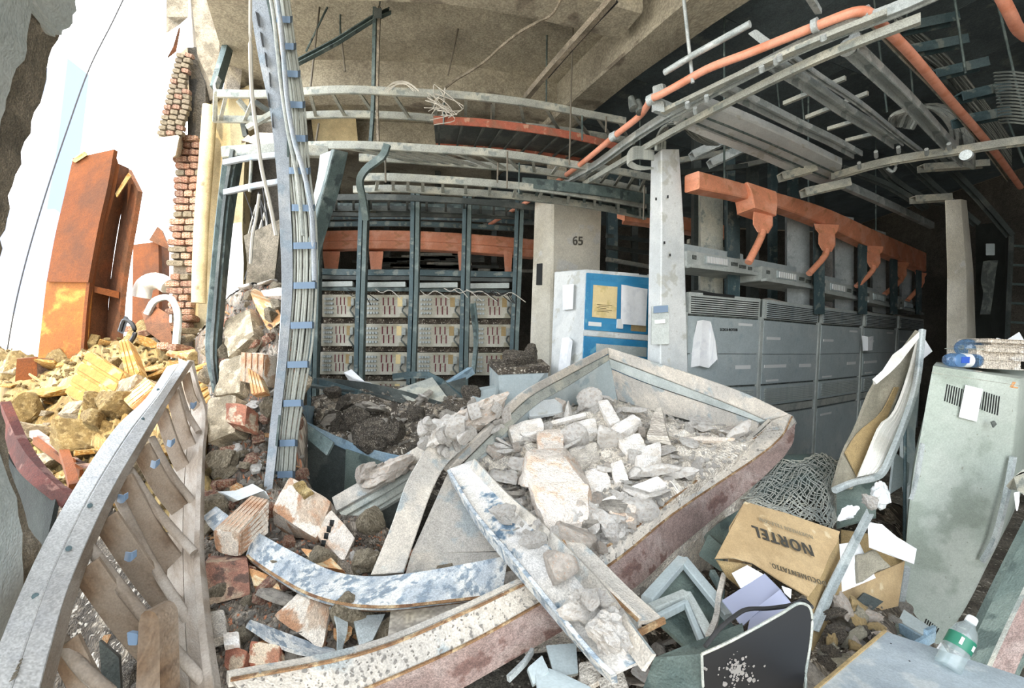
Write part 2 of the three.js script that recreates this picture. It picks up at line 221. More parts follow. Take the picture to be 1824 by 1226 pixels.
const M = {
  ceiling: std(grunge(0xa29c8b, { p1: 0x8b8576, a1: 0.58, s1: 3, p2: 0x766f63, a2: 0.72, s2: 6, vary: 0.12, grain: 0.14, metres: 3, size: 1024 })),
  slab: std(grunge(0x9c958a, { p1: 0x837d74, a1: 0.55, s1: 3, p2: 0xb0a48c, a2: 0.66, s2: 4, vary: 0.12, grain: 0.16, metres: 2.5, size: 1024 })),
  floor: std(grunge(0x7a7468, { p1: 0x5a5449, a1: 0.5, speck: 0xb8b0a2, vary: 0.2, grain: 0.3, metres: 1.5 }), { bump: 0.01 }),
  wallpaint: std(grunge(0xc0c5c2, { p1: 0xb0b8b5, a1: 0.55, s1: 3, vary: 0.06, grain: 0.06, metres: 1.6 })),
  render: std(grunge(0x8b8272, { p1: 0x6d6658, a1: 0.55, s1: 6, vary: 0.15, grain: 0.2, metres: 0.8 }), { bump: 0.01 }),
  cream: std(grunge(0xd6c69d, { p1: 0xbfae88, a1: 0.6, s1: 3, p2: 0x8d8268, a2: 0.76, vary: 0.08, grain: 0.08, metres: 1.2 })),
  sootAndShade: std(grunge(0x47443e, { p1: 0x5a564e, a1: 0.55, s1: 3, vary: 0.2, grain: 0.2, metres: 3.1 }), { bump: 0.012 }),  // sooty by the burnt opening; stands in for gloom on the far walls
  mortar: std(grunge(0xa1937c, { p1: 0x837868, a1: 0.5, vary: 0.2, grain: 0.25, metres: 0.7 }), { bump: 0.01 }),
  brick: std(grunge(0x99644d, { p1: 0x84523f, a1: 0.5, p2: 0xb5a28a, a2: 0.55, s2: 8, vary: 0.15, grain: 0.2, metres: 0.5 }), { bump: 0.006 }),
  brick2: std(grunge(0xa87a60, { p1: 0x9b6049, a1: 0.55, p2: 0xd2bfa6, a2: 0.56, s2: 8, vary: 0.15, grain: 0.2, metres: 0.5 }), { bump: 0.006 }),
  brick3: std(grunge(0x8d6453, { p1: 0xb09a82, a1: 0.52, p2: 0x5f4a40, a2: 0.64, vary: 0.18, grain: 0.22, metres: 0.5 }), { bump: 0.006 }),
  terra: std(grunge(0xcf9b6a, { p1: 0xb98250, a1: 0.56, p2: 0xdcc7a0, a2: 0.58, s2: 6, vary: 0.12, grain: 0.14, metres: 0.6 }), { bump: 0.004 }),
  terraYellow: std(grunge(0x9a7438, { p1: 0x8a652f, a1: 0.56, p2: 0xa99160, a2: 0.6, s2: 6, vary: 0.1, grain: 0.14, metres: 0.6 }), { bump: 0.004 }),
  terraDust: std(grunge(0xb5a38f, { p1: 0xa97f60, a1: 0.6, s1: 5, p2: 0xd3c9bb, a2: 0.56, s2: 7, vary: 0.1, grain: 0.18, metres: 0.6 }), { bump: 0.006 }),
  plaster: std(grunge(0xebe6de, { p1: 0xd2c9bd, a1: 0.55, s1: 4, p2: 0xe3dfd8, a2: 0.6, vary: 0.06, grain: 0.12, metres: 0.7 }), { bump: 0.01 }),
  plaster2: std(grunge(0xe0d6ca, { p1: 0xd0c4b6, a1: 0.55, s1: 4, p2: 0xd8bfa8, a2: 0.66, vary: 0.08, grain: 0.14, metres: 0.7 }), { bump: 0.01 }),
  concrete: std(grunge(0xbfb8ac, { p1: 0xa39b90, a1: 0.52, s1: 5, speck: 0xcfc9bd, vary: 0.12, grain: 0.18, metres: 0.7 }), { bump: 0.012 }),
  yellowrubble: std(grunge(0x8c784c, { p1: 0x76623b, a1: 0.52, s1: 5, p2: 0xa08d62, a2: 0.6, vary: 0.15, grain: 0.2, metres: 0.8 }), { bump: 0.014 }),
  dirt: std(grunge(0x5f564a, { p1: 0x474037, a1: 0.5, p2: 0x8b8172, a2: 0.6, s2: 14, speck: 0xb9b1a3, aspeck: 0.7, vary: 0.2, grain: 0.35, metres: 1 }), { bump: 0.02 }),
  dust: std(grunge(0xd3cbbe, { p1: 0xbdb4a6, a1: 0.5, s1: 6, p2: 0xd5cfc4, a2: 0.6, s2: 12, vary: 0.12, grain: 0.22, metres: 0.9 }), { bump: 0.018 }),
  midrubble: std(grunge(0x756b5e, { p1: 0x564e45, a1: 0.5, s1: 8, p2: 0x978d7f, a2: 0.58, s2: 12, speck: 0xa06a4c, aspeck: 0.73, vary: 0.2, grain: 0.3, metres: 0.9 }), { bump: 0.02 }),
  rust: std(grunge(0x6f3b0f, { p1: 0x63330e, a1: 0.52, s1: 3, w1: 0.3, p2: 0x553016, a2: 0.6, s2: 6, w2: 0.2, vary: 0.08, grain: 0.1, metres: 1.7 }), { roughness: 0.8 }),
  rustGold: std(grunge(0x8a5519, { p1: 0x784615, a1: 0.52, s1: 4, w1: 0.25, p2: 0x9d7230, a2: 0.62, s2: 9, w2: 0.12, vary: 0.08, grain: 0.12, metres: 1.3 }), { roughness: 0.8 }),
  rustDarkAndShade: std(grunge(0x67452f, { p1: 0x7c4d30, a1: 0.56, s1: 5, vary: 0.2, grain: 0.2, metres: 1 })),
  rustred: std(grunge(0x96827b, { p1: 0xa6968f, a1: 0.55, s1: 6, p2: 0x785f58, a2: 0.62, vary: 0.15, grain: 0.18, metres: 0.8 })),
  sheetDark: std(grunge(0x2b302d, { p1: 0x343a36, a1: 0.55, s1: 4, vary: 0.12, grain: 0.12, metres: 0.8 })),
  redEdge: std(grunge(0x5c3029, { p1: 0x4b2a25, a1: 0.55, s1: 5, p2: 0x77564d, a2: 0.66, vary: 0.15, grain: 0.15, metres: 0.6 })),
  steelGreen: std(grunge(0x4e5d5b, { p1: 0x6c7874, a1: 0.56, s1: 5, p2: 0x374343, a2: 0.66, vary: 0.12, grain: 0.14, metres: 0.8 }), { roughness: 0.6 }),
  steelDark: std(grunge(0x3f4644, { p1: 0x575c58, a1: 0.56, s1: 5, vary: 0.15, grain: 0.15, metres: 0.8 }), { roughness: 0.6 }),
  steelTeal: std(grunge(0x415559, { p1: 0x556669, a1: 0.55, s1: 5, p2: 0x757d78, a2: 0.66, vary: 0.12, grain: 0.12, metres: 0.8 }), { roughness: 0.6 }),
  trayDust: std(grunge(0x9c9f97, { p1: 0xb2b1a3, a1: 0.55, s1: 4, p2: 0x838a85, a2: 0.66, vary: 0.1, grain: 0.12, metres: 0.8 }), { roughness: 0.75 }),
  galv: std(grunge(0xaeb6b6, { p1: 0xc0c6c4, a1: 0.55, s1: 4, p2: 0x98a1a1, a2: 0.66, vary: 0.08, grain: 0.1, metres: 0.8 }), { roughness: 0.55, metalness: 0.15 }),
  paleSteel: std(grunge(0x9ca4ac, { p1: 0xbcc0c2, a1: 0.55, s1: 4, p2: 0x93a1ac, a2: 0.66, vary: 0.06, grain: 0.08, metres: 0.8 }), { roughness: 0.6 }),
  dustySteel: std(grunge(0xc2baad, { p1: 0xb0aba2, a1: 0.55, s1: 4, p2: 0x9aa09f, a2: 0.68, s2: 5, vary: 0.08, grain: 0.12, metres: 0.8 }), { roughness: 0.8 }),
  scuffed: std(grunge(0xa4abb0, { p1: 0xcfcfca, a1: 0.52, s1: 9, p2: 0x7c8993, a2: 0.58, s2: 26, w2: 0.1, vary: 0.08, grain: 0.12, metres: 0.7, size: 1024 }), { roughness: 0.75 }),
  scuffedBlue: std(grunge(0xd8d3ca, { p1: 0xcccac6, a1: 0.5, s1: 6, p2: 0x566d80, a2: 0.66, s2: 9, w2: 0.08, vary: 0.06, grain: 0.12, metres: 0.9, size: 1024 }), { roughness: 0.8 }),
  rustEdge: std(grunge(0x8a6a4a, { p1: 0xb6a17e, a1: 0.55, s1: 9, p2: 0x6b4c35, a2: 0.64, vary: 0.15, grain: 0.2, metres: 0.4 })),
  bundleSteel: std(grunge(0x9fa49d, { p1: 0xaaaea6, a1: 0.5, s1: 3, vary: 0.05, grain: 0.05, metres: 1.7 }), { roughness: 0.6, bump: 0 }),
  cableGrey: std(grunge(0xa9aca5, { p1: 0x8e948f, a1: 0.55, s1: 6, vary: 0.1, grain: 0.12, metres: 0.5 }), { roughness: 0.7 }),
  cableDark: std(grunge(0x4b514e, { p1: 0x6b706b, a1: 0.55, s1: 6, vary: 0.12, grain: 0.12, metres: 0.5 }), { roughness: 0.7 }),
  clip: plain(0x6c8299, { roughness: 0.6 }),
  cab: std(grunge(0xa6b1b2, { p1: 0xb3bbb9, a1: 0.55, s1: 3, p2: 0x9aa7aa, a2: 0.66, vary: 0.05, grain: 0.05, metres: 1.2 }), { roughness: 0.6, bump: 0.001 }),
  cabTrim: std(grunge(0xb9bfba, { p1: 0xa8afab, a1: 0.55, vary: 0.05, grain: 0.07, metres: 1 }), { roughness: 0.65 }),
  white: std(grunge(0xd3d6d4, { p1: 0xc3c8c8, a1: 0.58, s1: 3, p2: 0xb7b9b2, a2: 0.7, vary: 0.05, grain: 0.05, metres: 1 }), { roughness: 0.65, bump: 0.001 }),
  column: std(grunge(0xc8c4b6, { p1: 0xb5b0a0, a1: 0.55, s1: 3, p2: 0xc3c2bb, a2: 0.66, vary: 0.06, grain: 0.07, metres: 1.6 })),
  blue: std(grunge(0x2a7ca8, { p1: 0x3e89b0, a1: 0.56, s1: 3, p2: 0x5c9bb5, a2: 0.7, vary: 0.05, grain: 0.06, metres: 0.8 }), { roughness: 0.5, bump: 0.0005 }),
  orange: std(grunge(0xdc9270, { p1: 0xe2a184, a1: 0.55, s1: 4, p2: 0xc98863, a2: 0.68, vary: 0.06, grain: 0.07, metres: 0.8 }), { roughness: 0.65, bump: 0.001 }),
  salmon: std(grunge(0xdf9a80, { p1: 0xd4896b, a1: 0.55, s1: 4, vary: 0.05, grain: 0.06, metres: 0.5 }), { roughness: 0.55, bump: 0.001 }),
  redTrim: std(grunge(0xa8604c, { p1: 0x8f6350, a1: 0.55, s1: 5, p2: 0xb78e77, a2: 0.68, vary: 0.1, grain: 0.1, metres: 0.6 })),
  wood: std(woodTex(0x7c634a, 0x544130, 0x8e8070, 0.8, 0.42), { roughness: 0.85 }),
  woodDust: std(woodTex(0x978a7b, 0x786a5b, 0xa69d92, 0.8, 0.45), { roughness: 0.9 }),
  railTop: std(grunge(0xadafb2, { p1: 0xbebebc, a1: 0.52, s1: 4, p2: 0x5f86a8, a2: 0.58, s2: 2, w2: 0.07, vary: 0.06, grain: 0.1, metres: 1.1, size: 1024 })),
  cardboard: std(grunge(0xb29a74, { p1: 0xa38b66, a1: 0.55, s1: 3, p2: 0xc4b391, a2: 0.68, vary: 0.06, grain: 0.07, metres: 0.6 }), { bump: 0.001 }),
  black: plain(0x15171a, { roughness: 0.45 }),
  dark: plain(0x1c1e1e, { roughness: 0.8 }),
  paper: std(grunge(0xe9ebec, { p1: 0xdcdfe2, a1: 0.6, vary: 0.03, grain: 0.03, metres: 0.4 }), { bump: 0.0006, side: THREE.DoubleSide }),
  paperYellow: std(grunge(0xdac694, { p1: 0xc9b57f, a1: 0.58, vary: 0.05, grain: 0.05, metres: 0.3 }), { bump: 0.0006 }),
  labelWhite: plain(0xd8dad8),
  khaki: std(grunge(0x8d8878, { p1: 0xa39c8a, a1: 0.55, s1: 4, vary: 0.08, grain: 0.12, metres: 0.6 }), { bump: 0.003, side: THREE.DoubleSide }),
  tan: std(grunge(0xa18b62, { p1: 0x8f7d5c, a1: 0.55, s1: 4, vary: 0.1, grain: 0.12, metres: 0.6 }), { bump: 0.003, side: THREE.DoubleSide }),
  cloth: std(grunge(0xe0ded6, { p1: 0xcfccc2, a1: 0.56, s1: 4, vary: 0.05, grain: 0.05, metres: 0.5 }), { bump: 0.004, side: THREE.DoubleSide }),
  greenGrey: std(grunge(0xa6b0a6, { p1: 0xb2bab1, a1: 0.55, s1: 3, p2: 0x939d92, a2: 0.68, s2: 4, speck: 0x8a8d80, aspeck: 0.9, vary: 0.05, grain: 0.05, metres: 1, size: 1024 }), { roughness: 0.6, bump: 0.001 }),
  tableTop: std(grunge(0x9fa9ae, { p1: 0x929ca2, a1: 0.55, s1: 4, p2: 0xb2b8b8, a2: 0.66, vary: 0.05, grain: 0.06, metres: 0.7 }), { roughness: 0.55, bump: 0.001 }),
  blueGrey: std(grunge(0x7e98a9, { p1: 0x8fa3ad, a1: 0.55, s1: 4, p2: 0x6a7f8a, a2: 0.66, vary: 0.08, grain: 0.1, metres: 0.8 }), { roughness: 0.65 }),
  slateBlue: std(grunge(0x56645f, { p1: 0x69766f, a1: 0.55, s1: 4, p2: 0x46534f, a2: 0.66, vary: 0.08, grain: 0.1, metres: 0.8 }), { roughness: 0.55 }),
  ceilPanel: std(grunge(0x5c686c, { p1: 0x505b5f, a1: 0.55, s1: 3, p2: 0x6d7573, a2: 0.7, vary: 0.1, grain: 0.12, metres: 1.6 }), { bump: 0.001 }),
  modFace: std(grunge(0xb3b0a0, { p1: 0xc1beb0, a1: 0.55, s1: 4, p2: 0xa19c88, a2: 0.66, vary: 0.06, grain: 0.08, metres: 0.9 }), { bump: 0.001 }),
  tanGrey: std(grunge(0x9a8d76, { p1: 0x7f745f, a1: 0.52, s1: 5, p2: 0xb3a68e, a2: 0.6, vary: 0.15, grain: 0.2, metres: 0.7 }), { bump: 0.012 }),
  far: plain(0x6c7892, { roughness: 1 }), far2: plain(0x737e96, { roughness: 1 }),  // blue-grey base colours carry the distance haze
  wire: plain(0x6b6559), wireDark: plain(0x2b2b2b), wirePale: plain(0xbdb9ae),
  glass: new THREE.MeshPhysicalMaterial({ color: 0xeaf3f5, roughness: 0.05, transmission: 1, thickness: 0, ior: 1.45 }),
  blueGlass: new THREE.MeshPhysicalMaterial({ color: 0xa8c9ea, roughness: 0.08, transmission: 0.9, thickness: 0, ior: 1.45 }),
  plastic: new THREE.MeshPhysicalMaterial({ color: 0xe8f0f0, roughness: 0.12, transmission: 0.85, thickness: 0, ior: 1.4 }),
  sheet: new THREE.MeshPhysicalMaterial({ color: 0xbfc4da, roughness: 0.22, transmission: 0.35, thickness: 0, clearcoat: 0.6 }),
  green: plain(0x1e6a52, { roughness: 0.5 }), red: plain(0x672a33), labelBlue: plain(0x2f55b0),
};
// ================================================================ THE SHELL
const planSlab = (pts, y0, y1) => loft([pts.map(([x, z]) => V(x, y0, z)), pts.map(([x, z]) => V(x, y1, z))]);
const fac = (s, out = 0) => [-1.6 + 0.41 * s - 0.91 * out, -1.6 + 0.91 * s + 0.41 * out];     // along the broken front wall, s = 0 at its ragged edge, s > 0 past the camera
struct('floor', planSlab([[-5.2, -6.6], [9.6, -13.2], [9.6, 1.8], [0, 1.8], fac(3), [-3.2, -2.4]], -0.3, 0), M.floor);
struct('ceiling', planSlab([[-6.6, -11.6], [9.8, -13.8], [9.8, 1.25], fac(3.13, 0.1), fac(-11, 0.1)], 5.0, 5.3), M.ceiling);
struct('wall_back', planSlab([[-5.2, -11.2], [9.8, -13.4], [9.8, -13.7], [-5.2, -11.5]], -0.3, 5.0), M.sootAndShade);  // dark wall colour stands in for the unlit depth of the room
struct('wall_left_inner', planSlab([fac(-4.95), fac(-11.2), fac(-11.2, 0.3), fac(-4.95, 0.3)], -0.3, 5.0), M.sootAndShade);
struct('wall_front_blocker', planSlab([[2.9, 1.25], [9.6, 1.25], [9.6, 1.55], [2.9, 1.55]], -0.3, 5.0), M.slab);  // unseen wall behind the camera, added to keep light off the right end
struct('wall_right', planSlab([[9.6, -13.2], [9.6, 1.6], [9.9, 1.6], [9.9, -13.2]], -0.3, 5.0), M.sootAndShade);  // painted dark in place of the missing light at this end
{ // the ragged end of the near wall, grey paint over brown render
  const edge = [[420, -1010], [380, -700], [300, -300], [140, 0], [105, 72], [82, 130], [62, 200], [42, 262], [22, 330], [8, 400], [-4, 460], [-18, 560], [-10, 680], [4, 745], [20, 830], [45, 930], [78, 985], [60, 1040], [40, 1140], [20, 1300], [10, 1480]];
  const R = rng(5), e = spline(edge.map(([x, y]) => P(x, y, 1.6)), 70).map((p) => p.add(V(0, 0, (R() - 0.5) * 0.02)));
  const secs = e.map((p) => [p, V(p.x + 0.41 * 2, p.y, p.z + 0.91 * 2), V(p.x + 0.41 * 2 - 1.1, p.y, p.z + 0.91 * 2 + 0.5), V(p.x - 1.1, p.y, p.z + 0.5)]);  // outward thickness, out of view, is added to block sun beyond the edge
  const w = struct('wall_left', loft(secs), M.render);
  const coat = [[150, -60], [141, 0], [120, 40], [99, 70], [84, 82], [58, 62], [44, 100], [30, 140], [9, 200], [-4, 250], [-30, 350], [-40, 560], [-26, 700], [-8, 800], [16, 900], [34, 985], [20, 1060], [0, 1160], [-10, 1300]];
  const c = spline(coat.map(([x, y]) => {
    const p = P(x, y, 1.6), w = e.reduce((a, b) => Math.abs(b.y - p.y) < Math.abs(a.y - p.y) ? b : a), k = (x - CX) / F, s = Math.max(0, (1.6 * k - w.x) / (0.41 + 0.91 * k));
    return V(w.x + 0.41 * s + 0.02, p.y, w.z + 0.91 * s);
  }), 60).map((p) => p.add(V(0, 0, (R() - 0.5) * 0.014)));
  part(w, 'paint_coat', loft(c.map((p) => [p, V(p.x + 0.41 * 1.9 + 0.01, p.y, p.z + 0.91 * 1.9), V(p.x + 0.41 * 1.9 - 0.006, p.y, p.z + 0.91 * 1.9 + 0.01), V(p.x - 0.014, p.y, p.z + 0.006)])), M.wallpaint);
  part(w, 'anchor_plate', hexa([[20, 268, 1.6], [37, 270, 1.6], [30, 309, 1.6], [14, 308, 1.6]], [[20, 268, 1.66], [37, 270, 1.66], [30, 309, 1.66], [14, 308, 1.66]], 0.002), M.rustDarkAndShade);
}
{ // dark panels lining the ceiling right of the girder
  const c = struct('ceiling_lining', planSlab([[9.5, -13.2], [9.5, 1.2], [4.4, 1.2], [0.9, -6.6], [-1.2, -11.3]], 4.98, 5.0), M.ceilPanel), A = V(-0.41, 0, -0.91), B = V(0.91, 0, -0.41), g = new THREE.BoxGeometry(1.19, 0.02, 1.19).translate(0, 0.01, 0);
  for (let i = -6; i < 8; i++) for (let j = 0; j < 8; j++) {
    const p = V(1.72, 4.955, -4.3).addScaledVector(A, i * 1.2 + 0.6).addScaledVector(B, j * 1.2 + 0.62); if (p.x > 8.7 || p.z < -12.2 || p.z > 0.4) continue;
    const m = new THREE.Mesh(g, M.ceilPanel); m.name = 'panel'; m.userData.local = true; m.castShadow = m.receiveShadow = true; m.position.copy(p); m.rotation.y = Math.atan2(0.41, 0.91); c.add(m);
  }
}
// concrete beams under the ceiling
const shift = (l, x, y, z) => l.map((p) => p.clone().add(V(x, y, z)));
struct('ceiling_beam', bar(shift(SH(4.68, [[420, 16], [515, 9], [630, 7], [820, 16], [970, 42], [1112, 76]]), 0, 0.17, 0.22), crect(0.4, 0.34, 0.02), { n: 24 }), M.ceiling);
struct('ceiling_beam', bar(shift(SH(4.68, [[480, 160], [560, 156], [700, 158], [860, 170], [1000, 196], [1040, 206]]), 0, 0.17, -0.2), crect(0.4, 0.34, 0.02), { n: 24 }), M.ceiling);
struct('ceiling_beam', bar(shift(SH(4.66, [[430, 262], [520, 257], [640, 256], [800, 262], [960, 276], [1100, 296]]), 0, 0.17, -0.2), crect(0.4, 0.36, 0.02), { n: 24 }), M.ceiling);
struct('ceiling_girder', ribbon(SH(4.6, [[1400, -120], [1262, -30], [1220, 3], [1110, 98], [1007, 190], [960, 236]]), SH(4.6, [[1440, -60], [1300, 26], [1222, 78], [1140, 135], [1064, 195], [1000, 242]]), 0.41, { n: 16, dir: [0, 1, 0], r: 0.02 }), M.ceiling);
for (const [a, b] of [[[1240, 70], [1330, 112]], [[1130, 160], [1250, 196]]]) struct('ceiling_joint', rail(H(...a, 4.99), H(...b, 4.99), 0.02, 0.03), M.sootAndShade);
// the number-bearing column and the thinner shaft over it
{
  const q = (y, l, c, r, dy) => [P(l, y + dy, 5.9), P(c, y, 5.6), P(r, y + dy * 1.2, 5.95), P((l + r) / 2 + 6, y + dy, 6.35)];
  const col = struct('column', loft([q(352, 951, 984, 1074, 4), q(480, 947, 983, 1071, 0), q(617, 942, 981, 1069, -2), q(866, 938, 979, 1066, -14)].map((l) => chamfer(l, 0.025))), M.column);
  const shaft = part(col, 'shaft', hexa([[976, 112, 6.1], [1008, 118, 6.1], [1010, 360, 6.1], [974, 360, 6.1]], [[986, 112, 6.4], [1013, 118, 6.4], [1012, 360, 6.4], [982, 360, 6.4]], 0.02), M.ceiling);
  part(col, 'switch_plate', panel([[956, 470, 5.79], [966, 469, 5.73], [965, 508, 5.73], [955, 508, 5.79]], 0.02, 0.004), M.dark);
}
// ---------------------------------------------------------------- outdoors
struct('ground_outside', planSlab([[-260, -420], [260, -420], [260, 120], [-260, 120]], -1.4, -0.9), M.dust);
{
  const t = thing('skyscraper', 'tall tower coloured pale blue to suggest haze beyond the broken wall', 'tower');
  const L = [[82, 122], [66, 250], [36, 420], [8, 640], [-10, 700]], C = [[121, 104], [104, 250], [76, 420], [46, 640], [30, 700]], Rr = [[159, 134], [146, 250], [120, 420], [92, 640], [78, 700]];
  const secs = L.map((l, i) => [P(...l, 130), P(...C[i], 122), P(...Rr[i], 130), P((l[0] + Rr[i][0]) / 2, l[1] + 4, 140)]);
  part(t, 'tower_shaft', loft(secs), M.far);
  const b = thing('office_block', 'low pale office block at the foot of the haze blue tower', 'building');
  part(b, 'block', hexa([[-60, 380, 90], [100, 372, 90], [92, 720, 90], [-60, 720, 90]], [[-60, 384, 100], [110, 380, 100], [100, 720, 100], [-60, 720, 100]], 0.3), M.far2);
  solo('cable', pipe([[222, -6, 9], [200, 40, 9], [160, 120, 9], [120, 230, 9], [80, 350, 9], [45, 470, 9], [22, 570, 9], [6, 680, 9], [2, 760, 9]], 0.012, 40, 6), M.wireDark, 'thin dark cable hanging slack across the open sky', 'cable');
  const R = rng(8), wl = thing('fallen_steelwork', 'pale twisted steelwork in the wreckage far below the tower', 'steelwork');
  for (const x of [-20, 20, 60, 84]) part(wl, 'post', rail(P(x, 560, 23), P(x + 4, 712, 23), 0.25, 0.25, [0, 0, 1]), M.cloth);
  for (let i = 0; i < 12; i++) { const x = -30 + R() * 120, y = 575 + R() * 120; part(wl, 'girder', rail(P(x - 40, y - 14 + R() * 20, 22), P(x + 50, y + R() * 36 - 4, 24), 0.25, 0.3), M.cloth); }
}
// ---------------------------------------------------------------- rusted steel columns outside
{
  const t = thing('rusted_steel_column', 'tall orange rusted steel column torn off at the top, standing on the sunlit rubble', 'steel column');
  part(t, 'front_flange', ribbon([[130, 282, 5], [112, 360, 5], [98, 420, 5], [83, 502, 5]], [[203, 266, 5], [192, 330, 5], [176, 400, 5], [157, 503, 5]], 0.05, { n: 12 }), M.rust);
  part(t, 'front_flange', ribbon([[83, 500, 5.03], [76, 560, 5.03], [66, 650, 5.03], [58, 740, 5.03]], [[159, 500, 5.03], [154, 560, 5.03], [146, 650, 5.03], [138, 740, 5.03]], 0.05, { n: 8 }), M.rustGold);
  part(t, 'edge_strip', ribbon([[203, 268, 5.02], [192, 330, 5.02], [177, 400, 5.02], [159, 510, 5.02], [147, 650, 5.02]], [[213, 297, 5.1], [203, 350, 5.1], [187, 410, 5.1], [168, 510, 5.1], [156, 650, 5.1]], 0.03, { n: 12 }), M.rust);
  part(t, 'web', ribbon([[208, 290, 5.12], [198, 350, 5.12], [183, 410, 5.12], [164, 510, 5.12], [152, 680, 5.12]], [[230, 300, 5.4], [222, 350, 5.4], [210, 410, 5.4], [196, 510, 5.4], [186, 680, 5.4]], 0.04, { n: 10 }), M.rustDarkAndShade);  // side rust: dark steel, with some of its shade put into the colour
  part(t, 'rear_flange', ribbon([[226, 300, 5.4], [219, 360, 5.4], [209, 420, 5.4], [196, 510, 5.4], [186, 680, 5.4]], [[246, 340, 5.3], [236, 400, 5.3], [226, 455, 5.3], [216, 530, 5.3], [206, 680, 5.3]], 0.05, { n: 12 }), M.rustDarkAndShade);
  part(t, 'stiffener_plate', hexa([[168, 510, 5.1], [212, 520, 5.28], [212, 532, 5.28], [168, 521, 5.1]], [[172, 510, 5.3], [214, 520, 5.4], [214, 532, 5.4], [172, 521, 5.3]]), M.rust);
  part(t, 'torn_lip', [hexa([[128, 286, 4.98], [150, 271, 4.98], [156, 276, 4.98], [134, 290, 4.98]], [[128, 284, 5.06], [150, 269, 5.06], [156, 274, 5.06], [134, 288, 5.06]]), hexa([[205, 345, 5.12], [228, 308, 5.2], [233, 314, 5.2], [208, 352, 5.12]], [[207, 345, 5.2], [230, 308, 5.3], [235, 314, 5.3], [210, 352, 5.2]])], M.terraYellow);
  const b = thing('rusted_steel_column', 'shorter brown rusted steel column standing behind the tall one beside the brick pier', 'steel column');
  part(b, 'front_flange', ribbon([[237, 436, 8.6], [236, 500, 8.6], [230, 850, 8.6]], [[282, 430, 8.6], [283, 500, 8.6], [280, 850, 8.6]], 0.08, { n: 4 }), M.rust);
  part(b, 'web', ribbon([[283, 428, 8.65], [284, 500, 8.65], [283, 640, 8.65]], [[302, 440, 9], [302, 500, 9], [302, 640, 9]], 0.06, { n: 4 }), M.rustDarkAndShade);
  part(b, 'torn_lip', hexa([[265, 428, 8.5], [280, 404, 8.5], [289, 412, 8.5], [302, 445, 8.6]], [[268, 428, 8.6], [282, 404, 8.6], [291, 412, 8.6], [304, 445, 8.7]]), M.rustDarkAndShade);
  const c = thing('rusted_steel_beam', 'stub of orange rusted steel beam low at the foot of the tall rusted column', 'steel beam');
  part(c, 'flange', ribbon([[30, 640, 4.7], [26, 690, 4.7], [20, 780, 4.7]], [[66, 636, 4.8], [66, 690, 4.8], [62, 780, 4.8]], 0.06, { n: 5 }), M.rust);
  part(c, 'web', ribbon([[66, 638, 4.8], [66, 700, 4.8], [64, 780, 4.8]], [[112, 640, 5.1], [110, 700, 5.1], [106, 780, 5.1]], 0.05, { n: 5 }), M.rustred);
  solo('rusted_steel_plate', ribbon([[0, 716, 2.5], [40, 800, 2.3], [90, 855, 2.15], [124, 884, 2.1]], [[0, 760, 2.5], [26, 830, 2.3], [62, 868, 2.15], [110, 905, 2.1]], 0.04, { n: 8 }), M.redEdge, 'dark red rusted steel edge sloping down beside the left wall', 'steel plate');
  solo('dark_steel_sheet', ribbon([[-30, 740, 2.52], [26, 832, 2.34], [100, 886, 2.12]], [[-30, 990, 2.2], [20, 990, 2.1], [76, 1000, 1.9]], 0.02, { n: 6 }), M.sheetDark, 'dark grey-green steel sheet hanging under the red rusted edge', 'steel sheet');
}
// ---------------------------------------------------------------- the torn front wall: brick pier, cornice, plaster
const brickGeo = [], brickMats = [M.brick, M.brick2, M.brick3, M.tanGrey];
for (let k = 0; k < 5; k++) { // worn bricks
  const R = rng(100 + k), g = new THREE.BoxGeometry(0.21, 0.065, 0.1, 5, 3, 3), p = g.attributes.position;
  for (let i = 0; i < p.count; i++) { const x = p.getX(i), y = p.getY(i), z = p.getZ(i), f = 0.012; const n = (a) => (noise3(x * 14 + k * 5 + a, y * 30, z * 20 + a) - 0.5); const e = 1 - 0.07 * clamp((Math.abs(x) / 0.105 + Math.abs(y) / 0.0325 + Math.abs(z) / 0.05) - 2, 0, 1) * 2; p.setXYZ(i, x * e + n(1) * f, y * e + n(7) * f, z * e + n(3) * f); }
  brickGeo.push(toCreasedNormals(g.toNonIndexed(), 0.7));
}
const pier = struct('wall_pier', ribbon([[322, 240, 5.4], [319, 275, 5.4], [311, 400, 5.4], [307, 520, 5.4], [302, 700, 5.4]], [[364, 240, 5.4], [364, 277, 5.4], [349, 400, 5.4], [344, 520, 5.4], [342, 700, 5.4]], 0.35, { n: 20 }), M.mortar);
